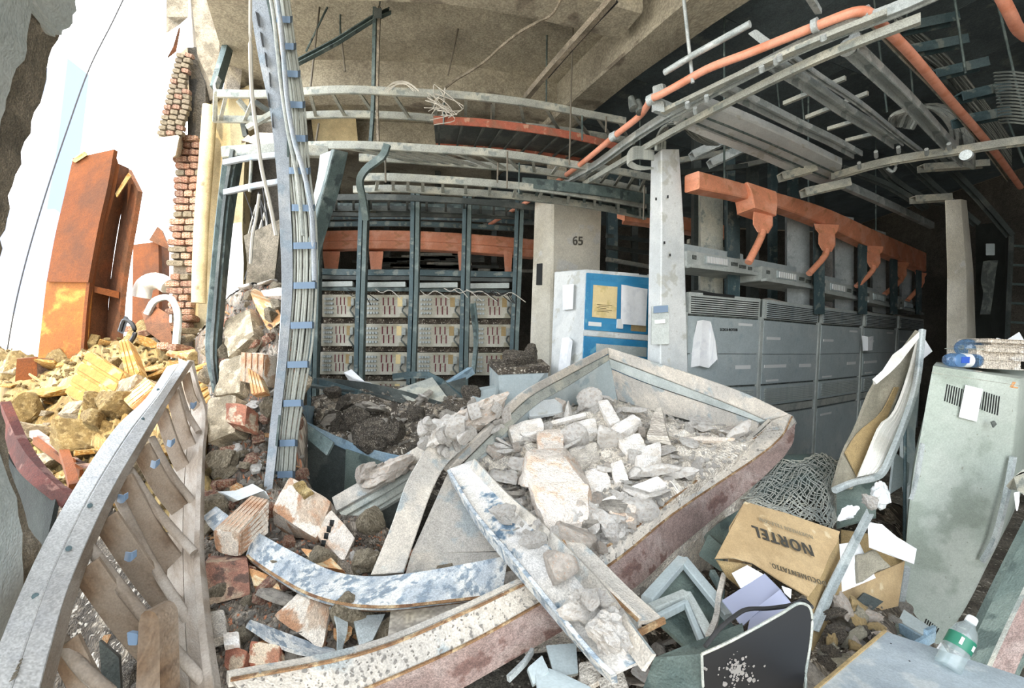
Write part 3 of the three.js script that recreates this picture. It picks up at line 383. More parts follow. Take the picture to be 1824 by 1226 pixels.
{
  const R = rng(77); let row = 0;
  for (let y = 248; y < 600; y += 12.3, row++) {
    const l = y < 275 ? 336 - (y > 180 ? 12 : 0) : 317 - (y - 275) * 0.05, r = y < 275 ? 352 + (y - 100) * 0.06 : 362 - (y - 275) * 0.075, header = row % 3 === 2;
    for (let x = l - (header ? 0 : R() * 12); x < r - 6;) {
      const w = header ? 17 : 26 + R() * 8, x1 = Math.min(x + w, r + 3); if (R() > 0.1 && x1 - x > 8) {
        const m = new THREE.Mesh(brickGeo[Math.floor(R() * 5)], brickMats[Math.floor(R() * 4)]); m.name = 'brick'; m.castShadow = m.receiveShadow = true; m.userData.local = true;
        m.position.copy(P((x + x1) / 2, y, 5.37 - R() * 0.03)); m.scale.set((x1 - x - 1.5) / 800 * 5.36 / 0.21, 1.05, 0.9); m.rotation.set((R() - 0.5) * 0.12, (R() - 0.5) * 0.16, (R() - 0.5) * 0.1); pier.add(m);
      } x = x1 + 0.5;
    }
  }
  // small courses on the leaning corbel
  const c = struct('wall_corbel', loft([[[334, 84, 5.2], [318, 98, 5.2], [316, 98, 5.5], [336, 84, 5.5]], [[338, 200, 5.2], [300, 170, 5.2], [300, 170, 5.5], [336, 200, 5.5]], [[322, 246, 5.2], [281, 247, 5.2], [281, 247, 5.5], [322, 246, 5.5]]].map(S)), M.mortar);
  for (let y = 100; y < 244; y += 9.2) { const k = (y - 98) / 148, l = 317 - 36 * k, r = 338 - 10 * k * k; for (let x = l; x < r - 4; x += 13 + R() * 4) { const m = new THREE.Mesh(brickGeo[Math.floor(R() * 5)], [M.mortar, M.brick3, M.tanGrey][Math.floor(R() * 3)]); m.name = 'brick'; m.userData.local = true; m.castShadow = m.receiveShadow = true; m.position.copy(P(x + 6, y, 5.19 - R() * 0.03)); m.scale.set(0.38, 0.75, 0.6); m.rotation.set(0.1 * R(), 0.2 * R(), -0.2 + R() * 0.1); c.add(m); } }
  struct('wall_cornice', hexa([[279, 246, 5.1], [320, 240, 5.1], [312, 281, 5.1], [289, 281, 5.1]], [[284, 246, 5.5], [330, 240, 5.5], [330, 281, 5.5], [292, 281, 5.5]], 0.03), M.concrete);
  struct('wall_fascia', loft([[[296, -40, 5.1], [336, -40, 5.2], [336, -40, 5.4], [296, -40, 5.4]], [[296, 30, 5.1], [336, 30, 5.2], [336, 30, 5.4], [296, 30, 5.4]], [[296, 60, 5.1], [320, 44, 5.2], [320, 44, 5.4], [296, 58, 5.4]]].map(S)), M.render);
  solo('metal_flashing', loft([[[318, 50, 5.1], [321, 48, 5.15], [321, 54, 5.15]], [[308, 84, 5.1], [316, 80, 5.15], [314, 92, 5.15]], [[298, 102, 5.1], [302, 100, 5.12], [300, 103, 5.12]]].map(S)), M.rustDarkAndShade, 'torn strip of dark flashing hanging from the broken wall edge', 'flashing');
  struct('wall_jamb', hexa([[334, -60, 5.25], [396, -60, 5.25], [388, 176, 5.25], [352, 100, 5.25]], [[334, -60, 5.6], [400, -60, 5.6], [392, 190, 5.6], [352, 190, 5.6]], 0.03), M.render);
  struct('wall_recess', panel([[336, 84, 5.3], [366, 84, 5.3], [366, 246, 5.34], [334, 246, 5.34]], 0.1), M.sootAndShade);
  struct('wall_plaster', ribbon([[372, 187, 5.42], [366, 280, 5.42], [356, 370, 5.42], [348, 480, 5.42], [342, 640, 5.42]], [[446, 150, 5.5], [436, 280, 5.5], [432, 400, 5.5], [434, 540, 5.5], [424, 640, 5.5]], 0.22, { n: 12 }), M.cream);
  struct('wall_inner', panel([[388, -80, 5.7], [520, -80, 5.9], [520, 270, 5.9], [424, 270, 5.7]], 0.2), M.slab);
  struct('wall_burnt', panel([[424, 250, 5.9], [540, 250, 6.0], [540, 680, 6.0], [424, 680, 5.9]], 0.2), M.sootAndShade);
  solo('drain_pipe', pipe([[374, 190, 5.24], [367, 290, 5.24], [359, 400, 5.24], [356, 470, 5.24], [354, 540, 5.24]], 0.075, 16, 12), M.cream, 'cream painted pipe running down between the bricks and the dark steel upright', 'pipe');
  solo('conduit', pipe([[372, 186, 5.3], [367, 250, 5.3], [362, 300, 5.3], [358, 400, 5.28]], 0.014, 10, 6), M.rustDarkAndShade, 'thin rusty conduit along the edge of the cream plaster', 'conduit');
  // burnt plaster flap and dangling shreds in the black opening
  solo('plaster_flap', ribbon([[434, 420, 5.2], [440, 470, 5.1], [436, 520, 5.2]], [[500, 390, 5.3], [492, 470, 5.2], [486, 520, 5.2]], 0.06, { n: 6 }), M.render, 'grey slab of burnt plaster hanging in the blackened opening behind the cable bundle', 'plaster');
  solo('white_board', loft([[[404, 400, 5.25], [430, 396, 5.25], [430, 396, 5.29], [404, 400, 5.29]], [[402, 470, 5.25], [434, 470, 5.25], [434, 470, 5.29], [402, 470, 5.29]], [[401, 640, 5.2], [430, 560, 5.25], [430, 560, 5.29], [401, 640, 5.24]]].map(S)), M.paper, 'torn white board standing between the dark steel upright and the burnt opening', 'board');
  for (let i = 0; i < 9; i++) solo('hanging_wire', pipe([[432 + R() * 50, 330 + R() * 40, 5.4], [440 + R() * 40, 410 + R() * 30, 5.3], [436 + R() * 50, 490 + R() * 40, 5.2]], 0.006 + R() * 0.012, 8, 5), R() < 0.5 ? M.wireDark : M.wirePale, 'loose wire dangling in the blackened opening behind the cable bundle', 'wire', 'wires in the burnt opening');
}
// ================================================================ OVERHEAD: trays, struts, pipes
function tray(name, label, cat, A, B, n, { w = 0.03, h = 0.075, m = M.trayDust, rungs = m, rw = 0.03, rh = 0.02, group, from = 0.02, to = 0.98, pan } = {}) {
  const t = thing(name, label, cat, group), a = spline(S(A), 40), b = spline(S(B), 40);
  part(t, 'rail', bar(a, crect(w, h, 0.004), { n: 40 }), m); part(t, 'rail', bar(b, crect(w, h, 0.004), { n: 40 }), m);
  const ca = new THREE.CatmullRomCurve3(a), cb = new THREE.CatmullRomCurve3(b);
  for (let i = 0; i < n; i++) { const k = from + (to - from) * i / Math.max(1, n - 1); part(t, 'rung', rail(ca.getPoint(k).add(V(0, -0.015, 0)), cb.getPoint(k).add(V(0, -0.015, 0)), rw, rh), rungs); }
  if (pan) { const lift = V(0, 0.02, 0); part(t, 'tray_floor', loft(a.map((p, i) => [p.clone().add(lift), b[i].clone().add(lift), b[i].clone().add(V(0, 0.028, 0)), p.clone().add(V(0, 0.028, 0))])), pan); }
  return t;
}
tray('cable_tray', 'dusty ladder cable tray hung highest, just under the second ceiling beam', 'cable tray', SH(4.1, [[388, 167], [470, 168], [550, 163], [614, 160], [711, 164], [820, 170], [900, 178], [974, 189], [1050, 204], [1114, 216]]), SH(4.1, [[380, 212], [450, 213], [560, 205], [644, 204], [740, 208], [820, 216], [900, 222], [1000, 232], [1080, 244], [1130, 252]]), 15);
part(tray('tray_bracket', 'bent end loop of the highest cable tray beside the cream plaster', 'tray bracket', [[390, 140, 4.6], [383, 160, 4.55], [385, 168, 4.5]], [[384, 160, 4.6], [382, 190, 4.7], [384, 212, 4.75]], 2, { h: 0.05 }), 'end_bar', rail(P(384, 164, 4.5), P(382, 214, 4.75), 0.03, 0.06), M.trayDust);
tray('cable_tray', 'wide dark cable tray with red painted side rails', 'cable tray', SH(3.9, [[772, 214], [860, 219], [927, 227], [1000, 238], [1061, 251], [1100, 262]]), SH(3.9, [[776, 259], [840, 263], [894, 267], [960, 274], [1011, 281], [1060, 290]]), 11, { m: M.redTrim, rungs: M.steelDark, pan: M.steelDark, w: 0.02, h: 0.08, rw: 0.02 });
tray('cable_tray', 'long grey ladder cable tray directly below the red railed tray', 'cable tray', SH(3.55, [[400, 268], [500, 262], [590, 259], [670, 260], [760, 265], [894, 274], [1027, 294], [1100, 305], [1158, 316]]), SH(3.55, [[640, 281], [700, 283], [760, 287], [850, 294], [947, 303], [1060, 322], [1150, 340]]), 17, { from: 0.28 });
tray('cable_tray', 'lowest grey ladder cable tray passing above the white equipment modules', 'cable tray', SH(3.32, [[640, 316], [700, 316], [760, 319], [850, 325], [954, 335], [1060, 350], [1150, 366]]), SH(3.32, [[630, 338], [700, 336], [760, 339], [850, 344], [947, 352], [1060, 368], [1150, 386]]), 14);
tray('cable_tray', 'dark ladder cable tray deep behind the grey trays near the numbered column', 'cable tray', SH(3.5, [[560, 352], [700, 352], [850, 360], [950, 370]]), SH(3.5, [[560, 372], [700, 372], [850, 378], [950, 386]]), 14, { m: M.steelDark });
tray('cable_tray', 'dark tray capping the numbered column', 'cable tray', SH(3.36, [[930, 326], [1000, 332], [1080, 342], [1160, 356]]), SH(3.36, [[920, 348], [1000, 356], [1080, 367], [1160, 381]]), 9, { m: M.steelGreen, h: 0.11, pan: M.steelDark });
for (const [y, l, d] of [[389, 'upper', 6.9], [401, 'lower', 6.6]]) solo('support_strut', bar([[562, y, d], [700, y - 2, d], [830, y + 2, d], [932, y + 8, d + 0.2]], rect(0.05, 0.07), { n: 10 }), M.steelTeal, l + ' teal strut crossing the rack uprights over the orange duct', 'strut');
solo('mesh_box', hexa([[554, 210, 6.4], [634, 211, 6.4], [638, 257, 6.4], [560, 258, 6.4]], [[554, 210, 6.46], [634, 211, 6.46], [638, 257, 6.46], [560, 258, 6.46]], 0.01), M.cream, 'beige board hung behind the highest cable tray left of the paired rods', 'board');

// pair of hanger channels with the slanting strut
{
  const t = thing('ceiling_hanger', 'pair of dark hanger rods clamped to a slanting strut near the ceiling', 'hanger');
  part(t, 'channel', bar([[668, 14, 4.2], [666, 120, 4.25], [664, 200, 4.3], [660, 256, 4.35]], chan(0.03, 0.04, 0.006), { n: 6, up: [0, 0, 1] }), M.steelGreen);
  part(t, 'channel', bar([[676, 12, 4.2], [673, 120, 4.25], [672, 200, 4.3], [674, 258, 4.3]], chan(0.022, 0.03, 0.005), { n: 6, up: [0, 0, 1] }), M.render);
  part(t, 'clamp', [hexa([[666, 14, 4.1], [680, 14, 4.1], [680, 33, 4.1], [666, 33, 4.1]], [[666, 14, 4.3], [680, 14, 4.3], [680, 33, 4.3], [666, 33, 4.3]], 0.005), rail(P(674, 33, 4.2), P(678, -10, 4.2), 0.012, 0.012)], M.steelDark);
  solo('ceiling_strut', bar([[528, 112, 4.1], [600, 74, 4.15], [660, 36, 4.2], [695, 19, 4.25]], chan(0.05, 0.04, 0.008), { n: 6 }), M.steelGreen, 'slanting channel strut under the ceiling slab', 'strut');
  for (const [a, b, d, i] of [[[606, -6], [606, 60], 4.5, 0], [[605, 76], [615, 127], 4.6, 1], [[569, 76], [552, 166], 4.4, 2], [[583, 10], [545, 92], 4.4, 3], [[816, 66], [798, 134], 4.7, 4], [[568, 220], [562, 258], 4.6, 5], [[792, 160], [790, 222], 4.4, 6], [[876, 186], [874, 230], 4.6, 7], [[1021, 52], [1014, 294], 4.5, 8], [[974, 134], [973, 196], 4.8, 9], [[904, 270], [903, 335], 4.3, 10], [[887, 290], [886, 325], 4.4, 11], [[1037, 206], [1037, 250], 4.5, 12], [[1148, 330], [1146, 392], 4.6, 13], [[686, 262], [687, 325], 4.2, 14], [[925, 290], [924, 345], 4.6, 15], [[1080, 208], [1079, 236], 4.4, 16]])
    solo('threaded_rod', rod(((p) => p.y > 4.2 ? p.setY(5) : p)(P(...a, d)), P(...b, d), 0.009), i % 3 ? M.wire : M.steelGreen, ['short threaded rod above the slanting ceiling strut', 'threaded rod below the slanting ceiling strut', 'rod running from the strut to the highest tray', 'thin slanting rod left of the paired hanger rods', 'rod hanging free from the ceiling slab right of the paired rods', 'short rod over the beige board', 'pale rod holding the left end of the red railed tray', 'rod at the middle of the red railed tray', 'longest rod, crossing every tray in front of the column shaft', 'short rod beside the column shaft', 'pale rod joining the two grey trays', 'shorter rod joining the two grey trays', 'rod at the right part of the red railed tray', 'rod over the small orange duct', 'rod with a hook at the bent strut', 'thin rod right of the two joining rods', 'rod at the right end of the highest tray'][i], 'rod');
  solo('bent_strut', bar([[690, 258, 4.1], [682, 278, 4.1], [652, 302, 4.15], [641, 322, 4.2], [646, 352, 4.3], [652, 392, 4.4]], chan(0.06, 0.04, 0.008), { n: 14, up: [0, 0, 1] }), M.steelGreen, 'bent grey-green strut buckled below the grey trays', 'strut');
  solo('loose_cable', pipe([[1002, -6, 3.7], [985, 24, 3.8], [960, 38, 3.9], [925, 58, 4], [894, 82, 4.1], [868, 106, 4.3], [836, 128, 4.5], [812, 142, 4.6], [793, 156, 4.6]], 0.014, 40, 6), M.render, 'dusty loose cable wandering across the ceiling slab', 'cable');
  solo('ceiling_conduit', bar([[1092, -4, 3.6], [1046, 48, 3.8], [1010, 88, 4.0], [970, 134, 4.3], [936, 175, 4.7]], chan(0.05, 0.06, 0.01), { n: 10 }), M.render, 'straight channel conduit running under the slab beside the girder', 'conduit');
  solo('ceiling_conduit', pipe([[1100, 2, 3.65], [1052, 52, 3.85], [1016, 92, 4.05], [976, 138, 4.35]], 0.012, 10, 6), M.wireDark, 'thin dark conduit beside the straight channel under the slab', 'conduit');
  const R = rng(31);
  for (let i = 0; i < 14; i++) { const x = 768 + R() * 30, y = 168 + R() * 26; solo('tangled_wire', pipe([[x, y, 4.3], [x - 20 + R() * 30, y - 20 + R() * 20, 4.25], [x - 10 + R() * 50, y + R() * 24, 4.3], [x + R() * 40 - 20, y + 10 + R() * 24, 4.3]], 0.004, 14, 4), M.wirePale, 'thin wire tangled round the rod above the red railed tray', 'wire', 'wire tangle on the tray'); }
  for (let i = 0; i < 6; i++) { const x = 690 + R() * 20, y = 142 + R() * 10; solo('tangled_wire', pipe([[x - 14, y + 14, 4.2], [x, y + 2, 4.2], [x + 22, y, 4.2], [x + 40, y + 10 + R() * 5, 4.2]], 0.004, 12, 4), M.wirePale, 'thin wire curling over the highest tray', 'wire', 'wire curls on the highest tray'); }
}
// left frame: dark upright, head bars, heavy leaning angle, dark duct
{
  const t = thing('steel_door_frame', 'dark green steel frame upright with a pale head bar left of the cable bundle', 'steel frame');
  const L = [[398, 266, 3.7], [388, 350, 3.7], [378, 450, 3.65], [368, 560, 3.6], [365, 630, 3.5], [378, 700, 3.4]], R_ = [[428, 280, 3.75], [412, 380, 3.75], [402, 470, 3.7], [394, 560, 3.65], [388, 640, 3.5], [392, 700, 3.4]];
  part(t, 'upright', ribbon(L, R_, 0.05, { n: 16, r: 0.006 }), M.steelGreen);
  part(t, 'flange', ribbon(L.map(([x, y, d], i) => [x * 0.62 + R_[i][0] * 0.38, y, d - 0.05]), L.map(([x, y, d], i) => [x * 0.4 + R_[i][0] * 0.6, y, d - 0.05]), 0.06, { n: 16 }), M.steelDark);
  part(t, 'edge_flange', ribbon(L.map(([x, y, d], i) => [x * 0.1 + R_[i][0] * 0.9, y, d - 0.02]), R_.map(([x, y, d]) => [x + 6, y, d + 0.06]), 0.03, { n: 16 }), M.steelGreen);
  part(t, 'head_bar', bar([[398, 273, 3.7], [440, 270, 3.7], [500, 267, 3.7], [585, 272, 3.8]], crect(0.06, 0.09, 0.006), { n: 8 }), M.trayDust);
  part(t, 'cross_bar', bar([[399, 290, 3.66], [440, 282, 3.6], [500, 276, 3.6]], crect(0.03, 0.045, 0.004), { n: 5 }), M.paleSteel);
  part(t, 'cross_bar', bar([[400, 343, 3.66], [450, 332, 3.6], [496, 324, 3.6]], crect(0.03, 0.045, 0.004), { n: 5 }), M.paleSteel);
  part(t, 'tie_rod', rod(P(448, 280, 3.6), P(445, 342, 3.6), 0.012), M.trayDust);
  solo('leaning_steel_angle', ribbon([[596, 266, 3.2], [582, 320, 3.2], [566, 380, 3.2], [556, 430, 3.2]], [[621, 272, 3.3], [608, 330, 3.3], [588, 396, 3.3], [566, 470, 3.3]], 0.04, { n: 10, r: 0.006 }), M.steelGreen, 'heavy grey steel angle leaning behind the right side of the cable bundle', 'steel angle');
  solo('leaning_steel_angle', ribbon([[570, 276, 3.24], [566, 310, 3.24], [558, 350, 3.24]], [[590, 268, 3.22], [578, 320, 3.22], [560, 372, 3.22]], 0.02, { n: 8 }), M.galv, 'pale narrow steel angle between the cable bundle and the heavy leaning angle', 'steel angle');
  const b = thing('steel_bracket_box', 'dark open steel bracket box high on the wall beside the concrete jamb', 'bracket');
  part(b, 'frame_bar', bar([[412, 50, 5.0], [404, 90, 5.0], [392, 130, 4.9], [384, 160, 4.8]], rect(0.06, 0.1), { n: 8, up: [0, 0, 1] }), M.steelGreen);
  part(b, 'back_plate', panel([[410, 50, 5.3], [454, 52, 5.4], [456, 118, 5.4], [408, 108, 5.3]], 0.04), M.steelDark);
  part(b, 'lower_plate', panel([[404, 118, 5.3], [432, 118, 5.4], [426, 170, 5.4], [398, 160, 5.3]], 0.03), M.slab);
  for (const [i, q] of [[0, [[424, 178, 4.8], [448, 206, 4.9]]], [1, [[446, 176, 4.8], [480, 200, 4.9]]], [2, [[440, 228, 4.6], [486, 202, 4.6]]], [3, [[432, 214, 4.9], [438, 244, 4.9]]]]) solo('loose_strut', rail(P(...q[0]), P(...q[1]), 0.04, 0.05), i % 2 ? M.steelDark : M.trayDust, ['short strut propped under the bent tray loop', 'short dark strut beside the cable bundle under the tray loop', 'pale strut tipped against the cable bundle', 'thin dark strut upright on the broken masonry'][i], 'strut');
  solo('masonry_lump', loft([[[430, 250, 4.6], [442, 240, 4.5], [442, 246, 4.8], [430, 256, 4.8]], [[462, 236, 4.5], [470, 262, 4.5], [470, 262, 4.8], [462, 244, 4.8]], [[500, 238, 4.5], [500, 258, 4.5], [500, 258, 4.8], [500, 240, 4.8]]].map(S)), M.plaster2, 'pale lump of broken masonry resting on the head bar of the steel frame', 'masonry');
  for (const [i, q] of [[0, [[446, -6, 2.6], [446, 80, 2.6], [449, 170, 2.6], [458, 240, 2.6], [466, 300, 2.6], [480, 360, 2.6], [492, 420, 2.6]]], [1, [[462, 346, 3.3], [456, 390, 3.3], [450, 420, 3.3], [446, 470, 3.3]]]]) solo('loose_cable', pipe(q, 0.011, 24, 6), M.wirePale, ['pale slack cable falling in front of the steel frame beside the cable bundle', 'short pale cable hanging from the cross bar of the steel frame'][i], 'cable');
}
// the strapped cable bundle
{
  const t = thing('cable_bundle_strut', 'pale grey steel strut carrying the strapped bundle of cables from the ceiling into the rubble', 'strut');
  const L = [[400, -200, 2.75], [422, -90, 2.75], [443, 0, 2.75], [460, 100, 2.75], [481, 200, 2.75], [490, 280, 2.75], [495, 340, 2.75], [499, 420, 2.75], [502, 510, 2.75], [496, 630, 2.72], [483, 740, 2.7], [474, 830, 2.66], [468, 880, 2.62]];
  const R_ = [[440, -200, 2.78], [460, -90, 2.78], [478, 0, 2.78], [496, 90, 2.78], [513, 190, 2.78], [515, 280, 2.78], [516, 340, 2.78], [520, 420, 2.78], [521, 510, 2.78], [512, 630, 2.75], [500, 740, 2.72], [490, 830, 2.68], [484, 880, 2.64]];
  part(t, 'face', ribbon(L, R_, 0.02, { n: 60 }), M.paleSteel);
  part(t, 'side_flange', ribbon(R_, R_.map(([x, y, d]) => [x + 2, y, d + 0.1]), 0.012, { n: 60 }), M.steelGreen);
  for (let i = 0; i < 6; i++) part(t, 'torn_slot', hexa([[455 + i * 8 - (i > 3 ? 10 : 0), 20 + i * 36, 2.74], [461 + i * 7 - (i > 3 ? 10 : 0), 24 + i * 36, 2.74], [464 + i * 6.5 - (i > 3 ? 8 : 0), 48 + i * 36, 2.74], [460 + i * 7 - (i > 3 ? 10 : 0), 46 + i * 36, 2.74]], [[455 + i * 8 - (i > 3 ? 10 : 0), 20 + i * 36, 2.78], [461 + i * 7 - (i > 3 ? 10 : 0), 24 + i * 36, 2.78], [464 + i * 6.5 - (i > 3 ? 8 : 0), 48 + i * 36, 2.78], [460 + i * 7 - (i > 3 ? 10 : 0), 46 + i * 36, 2.78]]), M.dark);
  const lef = [[455, -200], [475, -90], [490, 0], [503, 90], [514, 187], [516, 300], [524, 400], [525, 503], [516, 610], [506, 700], [498, 780], [492, 860], [490, 884]], rig = [[482, -200], [500, -90], [514, 0], [526, 90], [541, 187], [550, 300], [562, 400], [563, 503], [556, 610], [541, 700], [528, 780], [522, 860], [520, 884]];
  const N = 8;
  for (let i = 0; i < N; i++) {
    const k = i / (N - 1), pts = lef.map(([x, y], j) => { const w = 0.5 + 0.5 * Math.cos(j * 0.9 + i * 2.1); return [x + (rig[j][0] - x) * k + (i % 2 ? 1 : -1) * 0.5, y, 2.79 - 0.03 * Math.sin(k * Math.PI) + w * 0.01]; });
    solo('cable', pipe(pts, 0.0078, 60, 8), M.bundleSteel, ['pale cable against the strut in the strapped bundle', 'pale cable inside the strapped bundle', 'pale cable inside the strapped bundle', 'pale cable inside the strapped bundle', 'pale cable inside the strapped bundle', 'pale cable inside the strapped bundle', 'pale cable inside the strapped bundle', 'pale cable inside the strapped bundle', 'outermost pale cable of the strapped bundle, farthest from the strut'][i && i < 7 ? 1 : i ? 8 : 0], 'cable', i && i < 7 ? 'cables strapped in the bundle' : undefined);
  }
  solo('cable', pipe([[486, -60, 2.7], [498, 30, 2.7], [505, 100, 2.7], [512, 180, 2.7], [524, 250, 2.7], [542, 310, 2.7], [554, 370, 2.7], [558, 430, 2.74], [560, 500, 2.76]], 0.015, 30, 8), M.paleSteel, 'thick pale cable crossing over the strapped bundle below the ceiling', 'cable');
  solo('cable', pipe([[470, -60, 2.72], [486, 20, 2.72], [494, 90, 2.72], [502, 160, 2.72], [514, 240, 2.72], [530, 320, 2.72], [540, 420, 2.74]], 0.012, 30, 8), M.cableGrey, 'thinner grey cable crossing over the strapped bundle beside the thick one', 'cable');
  for (const y of [34, 82, 131, 186, 246, 304, 370, 438, 509, 580, 650, 719, 790, 846]) {
    const f = (l) => { for (let j = 1; j < l.length; j++) if (y <= l[j][1]) return l[j - 1][0] + (l[j][0] - l[j - 1][0]) * (y - l[j - 1][1]) / (l[j][1] - l[j - 1][1]); };
    const a = f(lef) - 3, b = f(rig) + 3, h = 6, q = y > 400 ? -1 : 1;
    solo('cable_strap', loft([[P(a, y - h, 2.80), P(a, y + h, 2.80), P(a, y + h, 2.81), P(a, y - h, 2.81)], [P(a + 4, y - h, 2.73), P(a + 4, y + h, 2.73), P(a + 4, y + h, 2.74), P(a + 4, y - h, 2.74)], [P(b - 5, y - h + q, 2.73), P(b - 5, y + h + q, 2.73), P(b - 5, y + h + q, 2.74), P(b - 5, y - h + q, 2.74)], [P(b, y - h, 2.80), P(b, y + h, 2.80), P(b, y + h, 2.81), P(b, y - h, 2.81)]]), M.clip, 'blue-grey strap round the cable bundle', 'strap', 'straps round the cable bundle');
  }
}
// orange pipe, conduit, overhead frame on the right: all hang at about one height
const OH = 3.55, O = (l, dy = 0) => shift(SH(OH, l), 0, dy, 0);
{
  const t = thing('orange_pipe', 'long orange pipe crossing overhead, bending round the corner of the overhead steel frame', 'pipe');
  part(t, 'pipe_run', pipe(O([[872, 400], [960, 346], [1040, 288], [1100, 238], [1140, 206], [1152, 190], [1160, 176], [1174, 170], [1200, 156], [1262, 122], [1330, 96], [1400, 68], [1470, 40], [1520, 22], [1540, 21], [1556, 32], [1580, 54], [1622, 96], [1690, 176], [1740, 232], [1776, 276], [1818, 334]]), 0.027, 120, 10), M.salmon);
  for (const q of [[1094, 243], [1160, 178], [1452, 46], [1544, 24]]) part(t, 'clamp', pipe([H(q[0] - 5, q[1] + 2, OH), H(q[0] + 5, q[1] - 3, OH)], 0.04, 2, 10), M.galv);
  solo('orange_pipe', pipe([[1776, -20, 2.6], [1800, 26, 2.7], [1812, 50, 2.8], [1830, 66, 2.9]], 0.03, 10, 10), M.salmon, 'short orange pipe entering at the top right corner of the photo', 'pipe');
  const c = thing('white_conduit', 'white conduit with two cast junction elbows above the orange pipe', 'conduit');
  part(c, 'tube', pipe(O([[1184, 154], [1240, 122], [1290, 96], [1336, 72]], 0.1), 0.022, 12, 8), M.galv);
  part(c, 'junction_elbow', hexa([[1162, 154, 3.35], [1180, 148, 3.35], [1184, 170, 3.35], [1164, 178, 3.35]], [[1166, 154, 3.45], [1186, 150, 3.45], [1188, 168, 3.45], [1168, 176, 3.45]], 0.008), M.galv);
  part(c, 'junction_elbow', hexa([[1332, 60, 2.8], [1346, 52, 2.8], [1374, 72, 2.8], [1362, 84, 2.8]], [[1336, 60, 2.9], [1350, 54, 2.9], [1374, 74, 2.9], [1362, 84, 2.9]], 0.006), M.galv);
  const s = thing('spot_lamp', 'small twin grey lamp heads beside the bend of the orange pipe', 'lamp');
  for (const [x, y] of [[1126, 184], [1138, 190]]) part(s, 'lamp_head', bar([[x - 2, y - 10, 3.6], [x, y, 3.58], [x + 3, y + 10, 3.56]], circ(0.03, 10), { n: 4, taper: (k) => 0.8 + 0.4 * k, crease: 1 }), M.cableDark);
  // front rail under the pipe: two struts and a light bar
  const f = thing('overhead_frame', 'rectangular overhead steel frame hung from the ceiling above the grey cabinets', 'steel frame');
  part(f, 'front_rail', bar(O([[1010, 318], [1060, 290], [1120, 246], [1176, 208], [1240, 172], [1330, 124], [1420, 78], [1500, 44], [1600, 6], [1680, -30]], -0.03), dchan(0.06, 0.06, 0.012), { n: 24 }), M.galv);
  part(f, 'front_rail', bar(O([[1040, 312], [1120, 262], [1200, 212], [1290, 162], [1380, 114], [1470, 70], [1560, 32], [1640, 0]], -0.1), rect(0.035, 0.05), { n: 24 }), M.trayDust);
  part(f, 'front_rail', bar(O([[1180, 186], [1240, 156], [1330, 112], [1420, 70], [1500, 36], [1580, 4]], -0.06), rect(0.05, 0.03), { n: 20 }), M.trayDust);
  part(f, 'side_beam', bar(O([[1166, 186], [1210, 204], [1260, 222], [1340, 255], [1420, 292], [1500, 328], [1580, 364], [1660, 402]]), crect(0.06, 0.1, 0.006), { n: 16 }), M.galv);
  part(f, 'end_cap', hexa([[1160, 178, 3.4], [1182, 180, 3.4], [1184, 200, 3.4], [1162, 196, 3.4]], [[1166, 178, 3.5], [1186, 180, 3.5], [1188, 200, 3.5], [1168, 196, 3.5]], 0.006), M.galv);
  const strut = (a, name, m, w, h, dy = 0) => part(f, name, bar(O(a, dy), dchan(w, h, 0.01), { n: 12 }), m);
  strut([[1284, 156], [1340, 182], [1420, 222], [1480, 250], [1528, 276]], 'cross_strut', M.galv, 0.08, 0.05);
  strut([[1376, 112], [1440, 152], [1510, 200], [1560, 230], [1600, 258]], 'cross_strut', M.galv, 0.08, 0.05);
  strut([[1410, 102], [1460, 138], [1530, 184], [1600, 240], [1640, 270]], 'cross_strut', M.galv, 0.035, 0.03);
  strut([[1516, 74], [1560, 116], [1620, 174], [1680, 240], [1722, 284]], 'cross_strut', M.galv, 0.08, 0.06, -0.04);
  strut([[1548, 44], [1600, 100], [1660, 160], [1740, 250], [1800, 330]], 'cross_strut', M.trayDust, 0.05, 0.04, 0.06);
  strut([[1484, 302], [1540, 284], [1598, 270], [1700, 254], [1800, 238], [1850, 232]], 'cross_beam', M.trayDust, 0.07, 0.07, -0.08);
  for (const [a, b] of [[[1340, 174], [1416, 142]], [[1396, 198], [1506, 154]], [[1436, 222], [1546, 180]], [[1474, 242], [1544, 222]], [[1506, 262], [1574, 246]]]) part(f, 'rung', rail(...O([a, b], 0.06), 0.03, 0.03), M.trayDust);
  for (const [x, y, r] of [[1510, 84, 0.05], [1522, 66, 0.03], [1720, 276, 0.03]]) part(f, 'end_plate', bar([P(x, y, 2.75), P(x + 3, y + 2, 2.8)], circ(r, 16), { n: 1 }), M.galv);
  for (const q of [[1224, 182], [1258, 170], [1356, 118], [1382, 104], [1388, 98], [1238, 192], [1466, 62], [1560, 270], [1600, 262], [1650, 266], [1530, 290], [1690, 256]]) part(f, 'bolt', bar([H(q[0], q[1], OH - 0.1), H(q[0] + 1, q[1] + 10, OH - 0.12)], circ(0.016, 6), { n: 1 }), M.galv);
  const l = thing('light_bar', 'long grey batten housing running along the underside of the overhead frame', 'light fitting');
  part(l, 'housing', ribbon(O([[1250, 178], [1320, 205], [1400, 240], [1480, 280], [1500, 290]], -0.02), O([[1200, 210], [1270, 240], [1350, 272], [1440, 312], [1492, 330]], -0.06), 0.07, { n: 12, dir: [0, 1, 0], r: 0.01 }), M.white);
  for (const k of [0.3, 0.62]) part(l, 'ridge', bar(O([[1250 - 50 * k, 178 + 32 * k], [1320 - 50 * k, 205 + 35 * k], [1400 - 50 * k, 240 + 33 * k], [1494 - 30 * k, 286 + 36 * k]], -0.06), rect(0.012, 0.012), { n: 10 }), M.steelGreen);
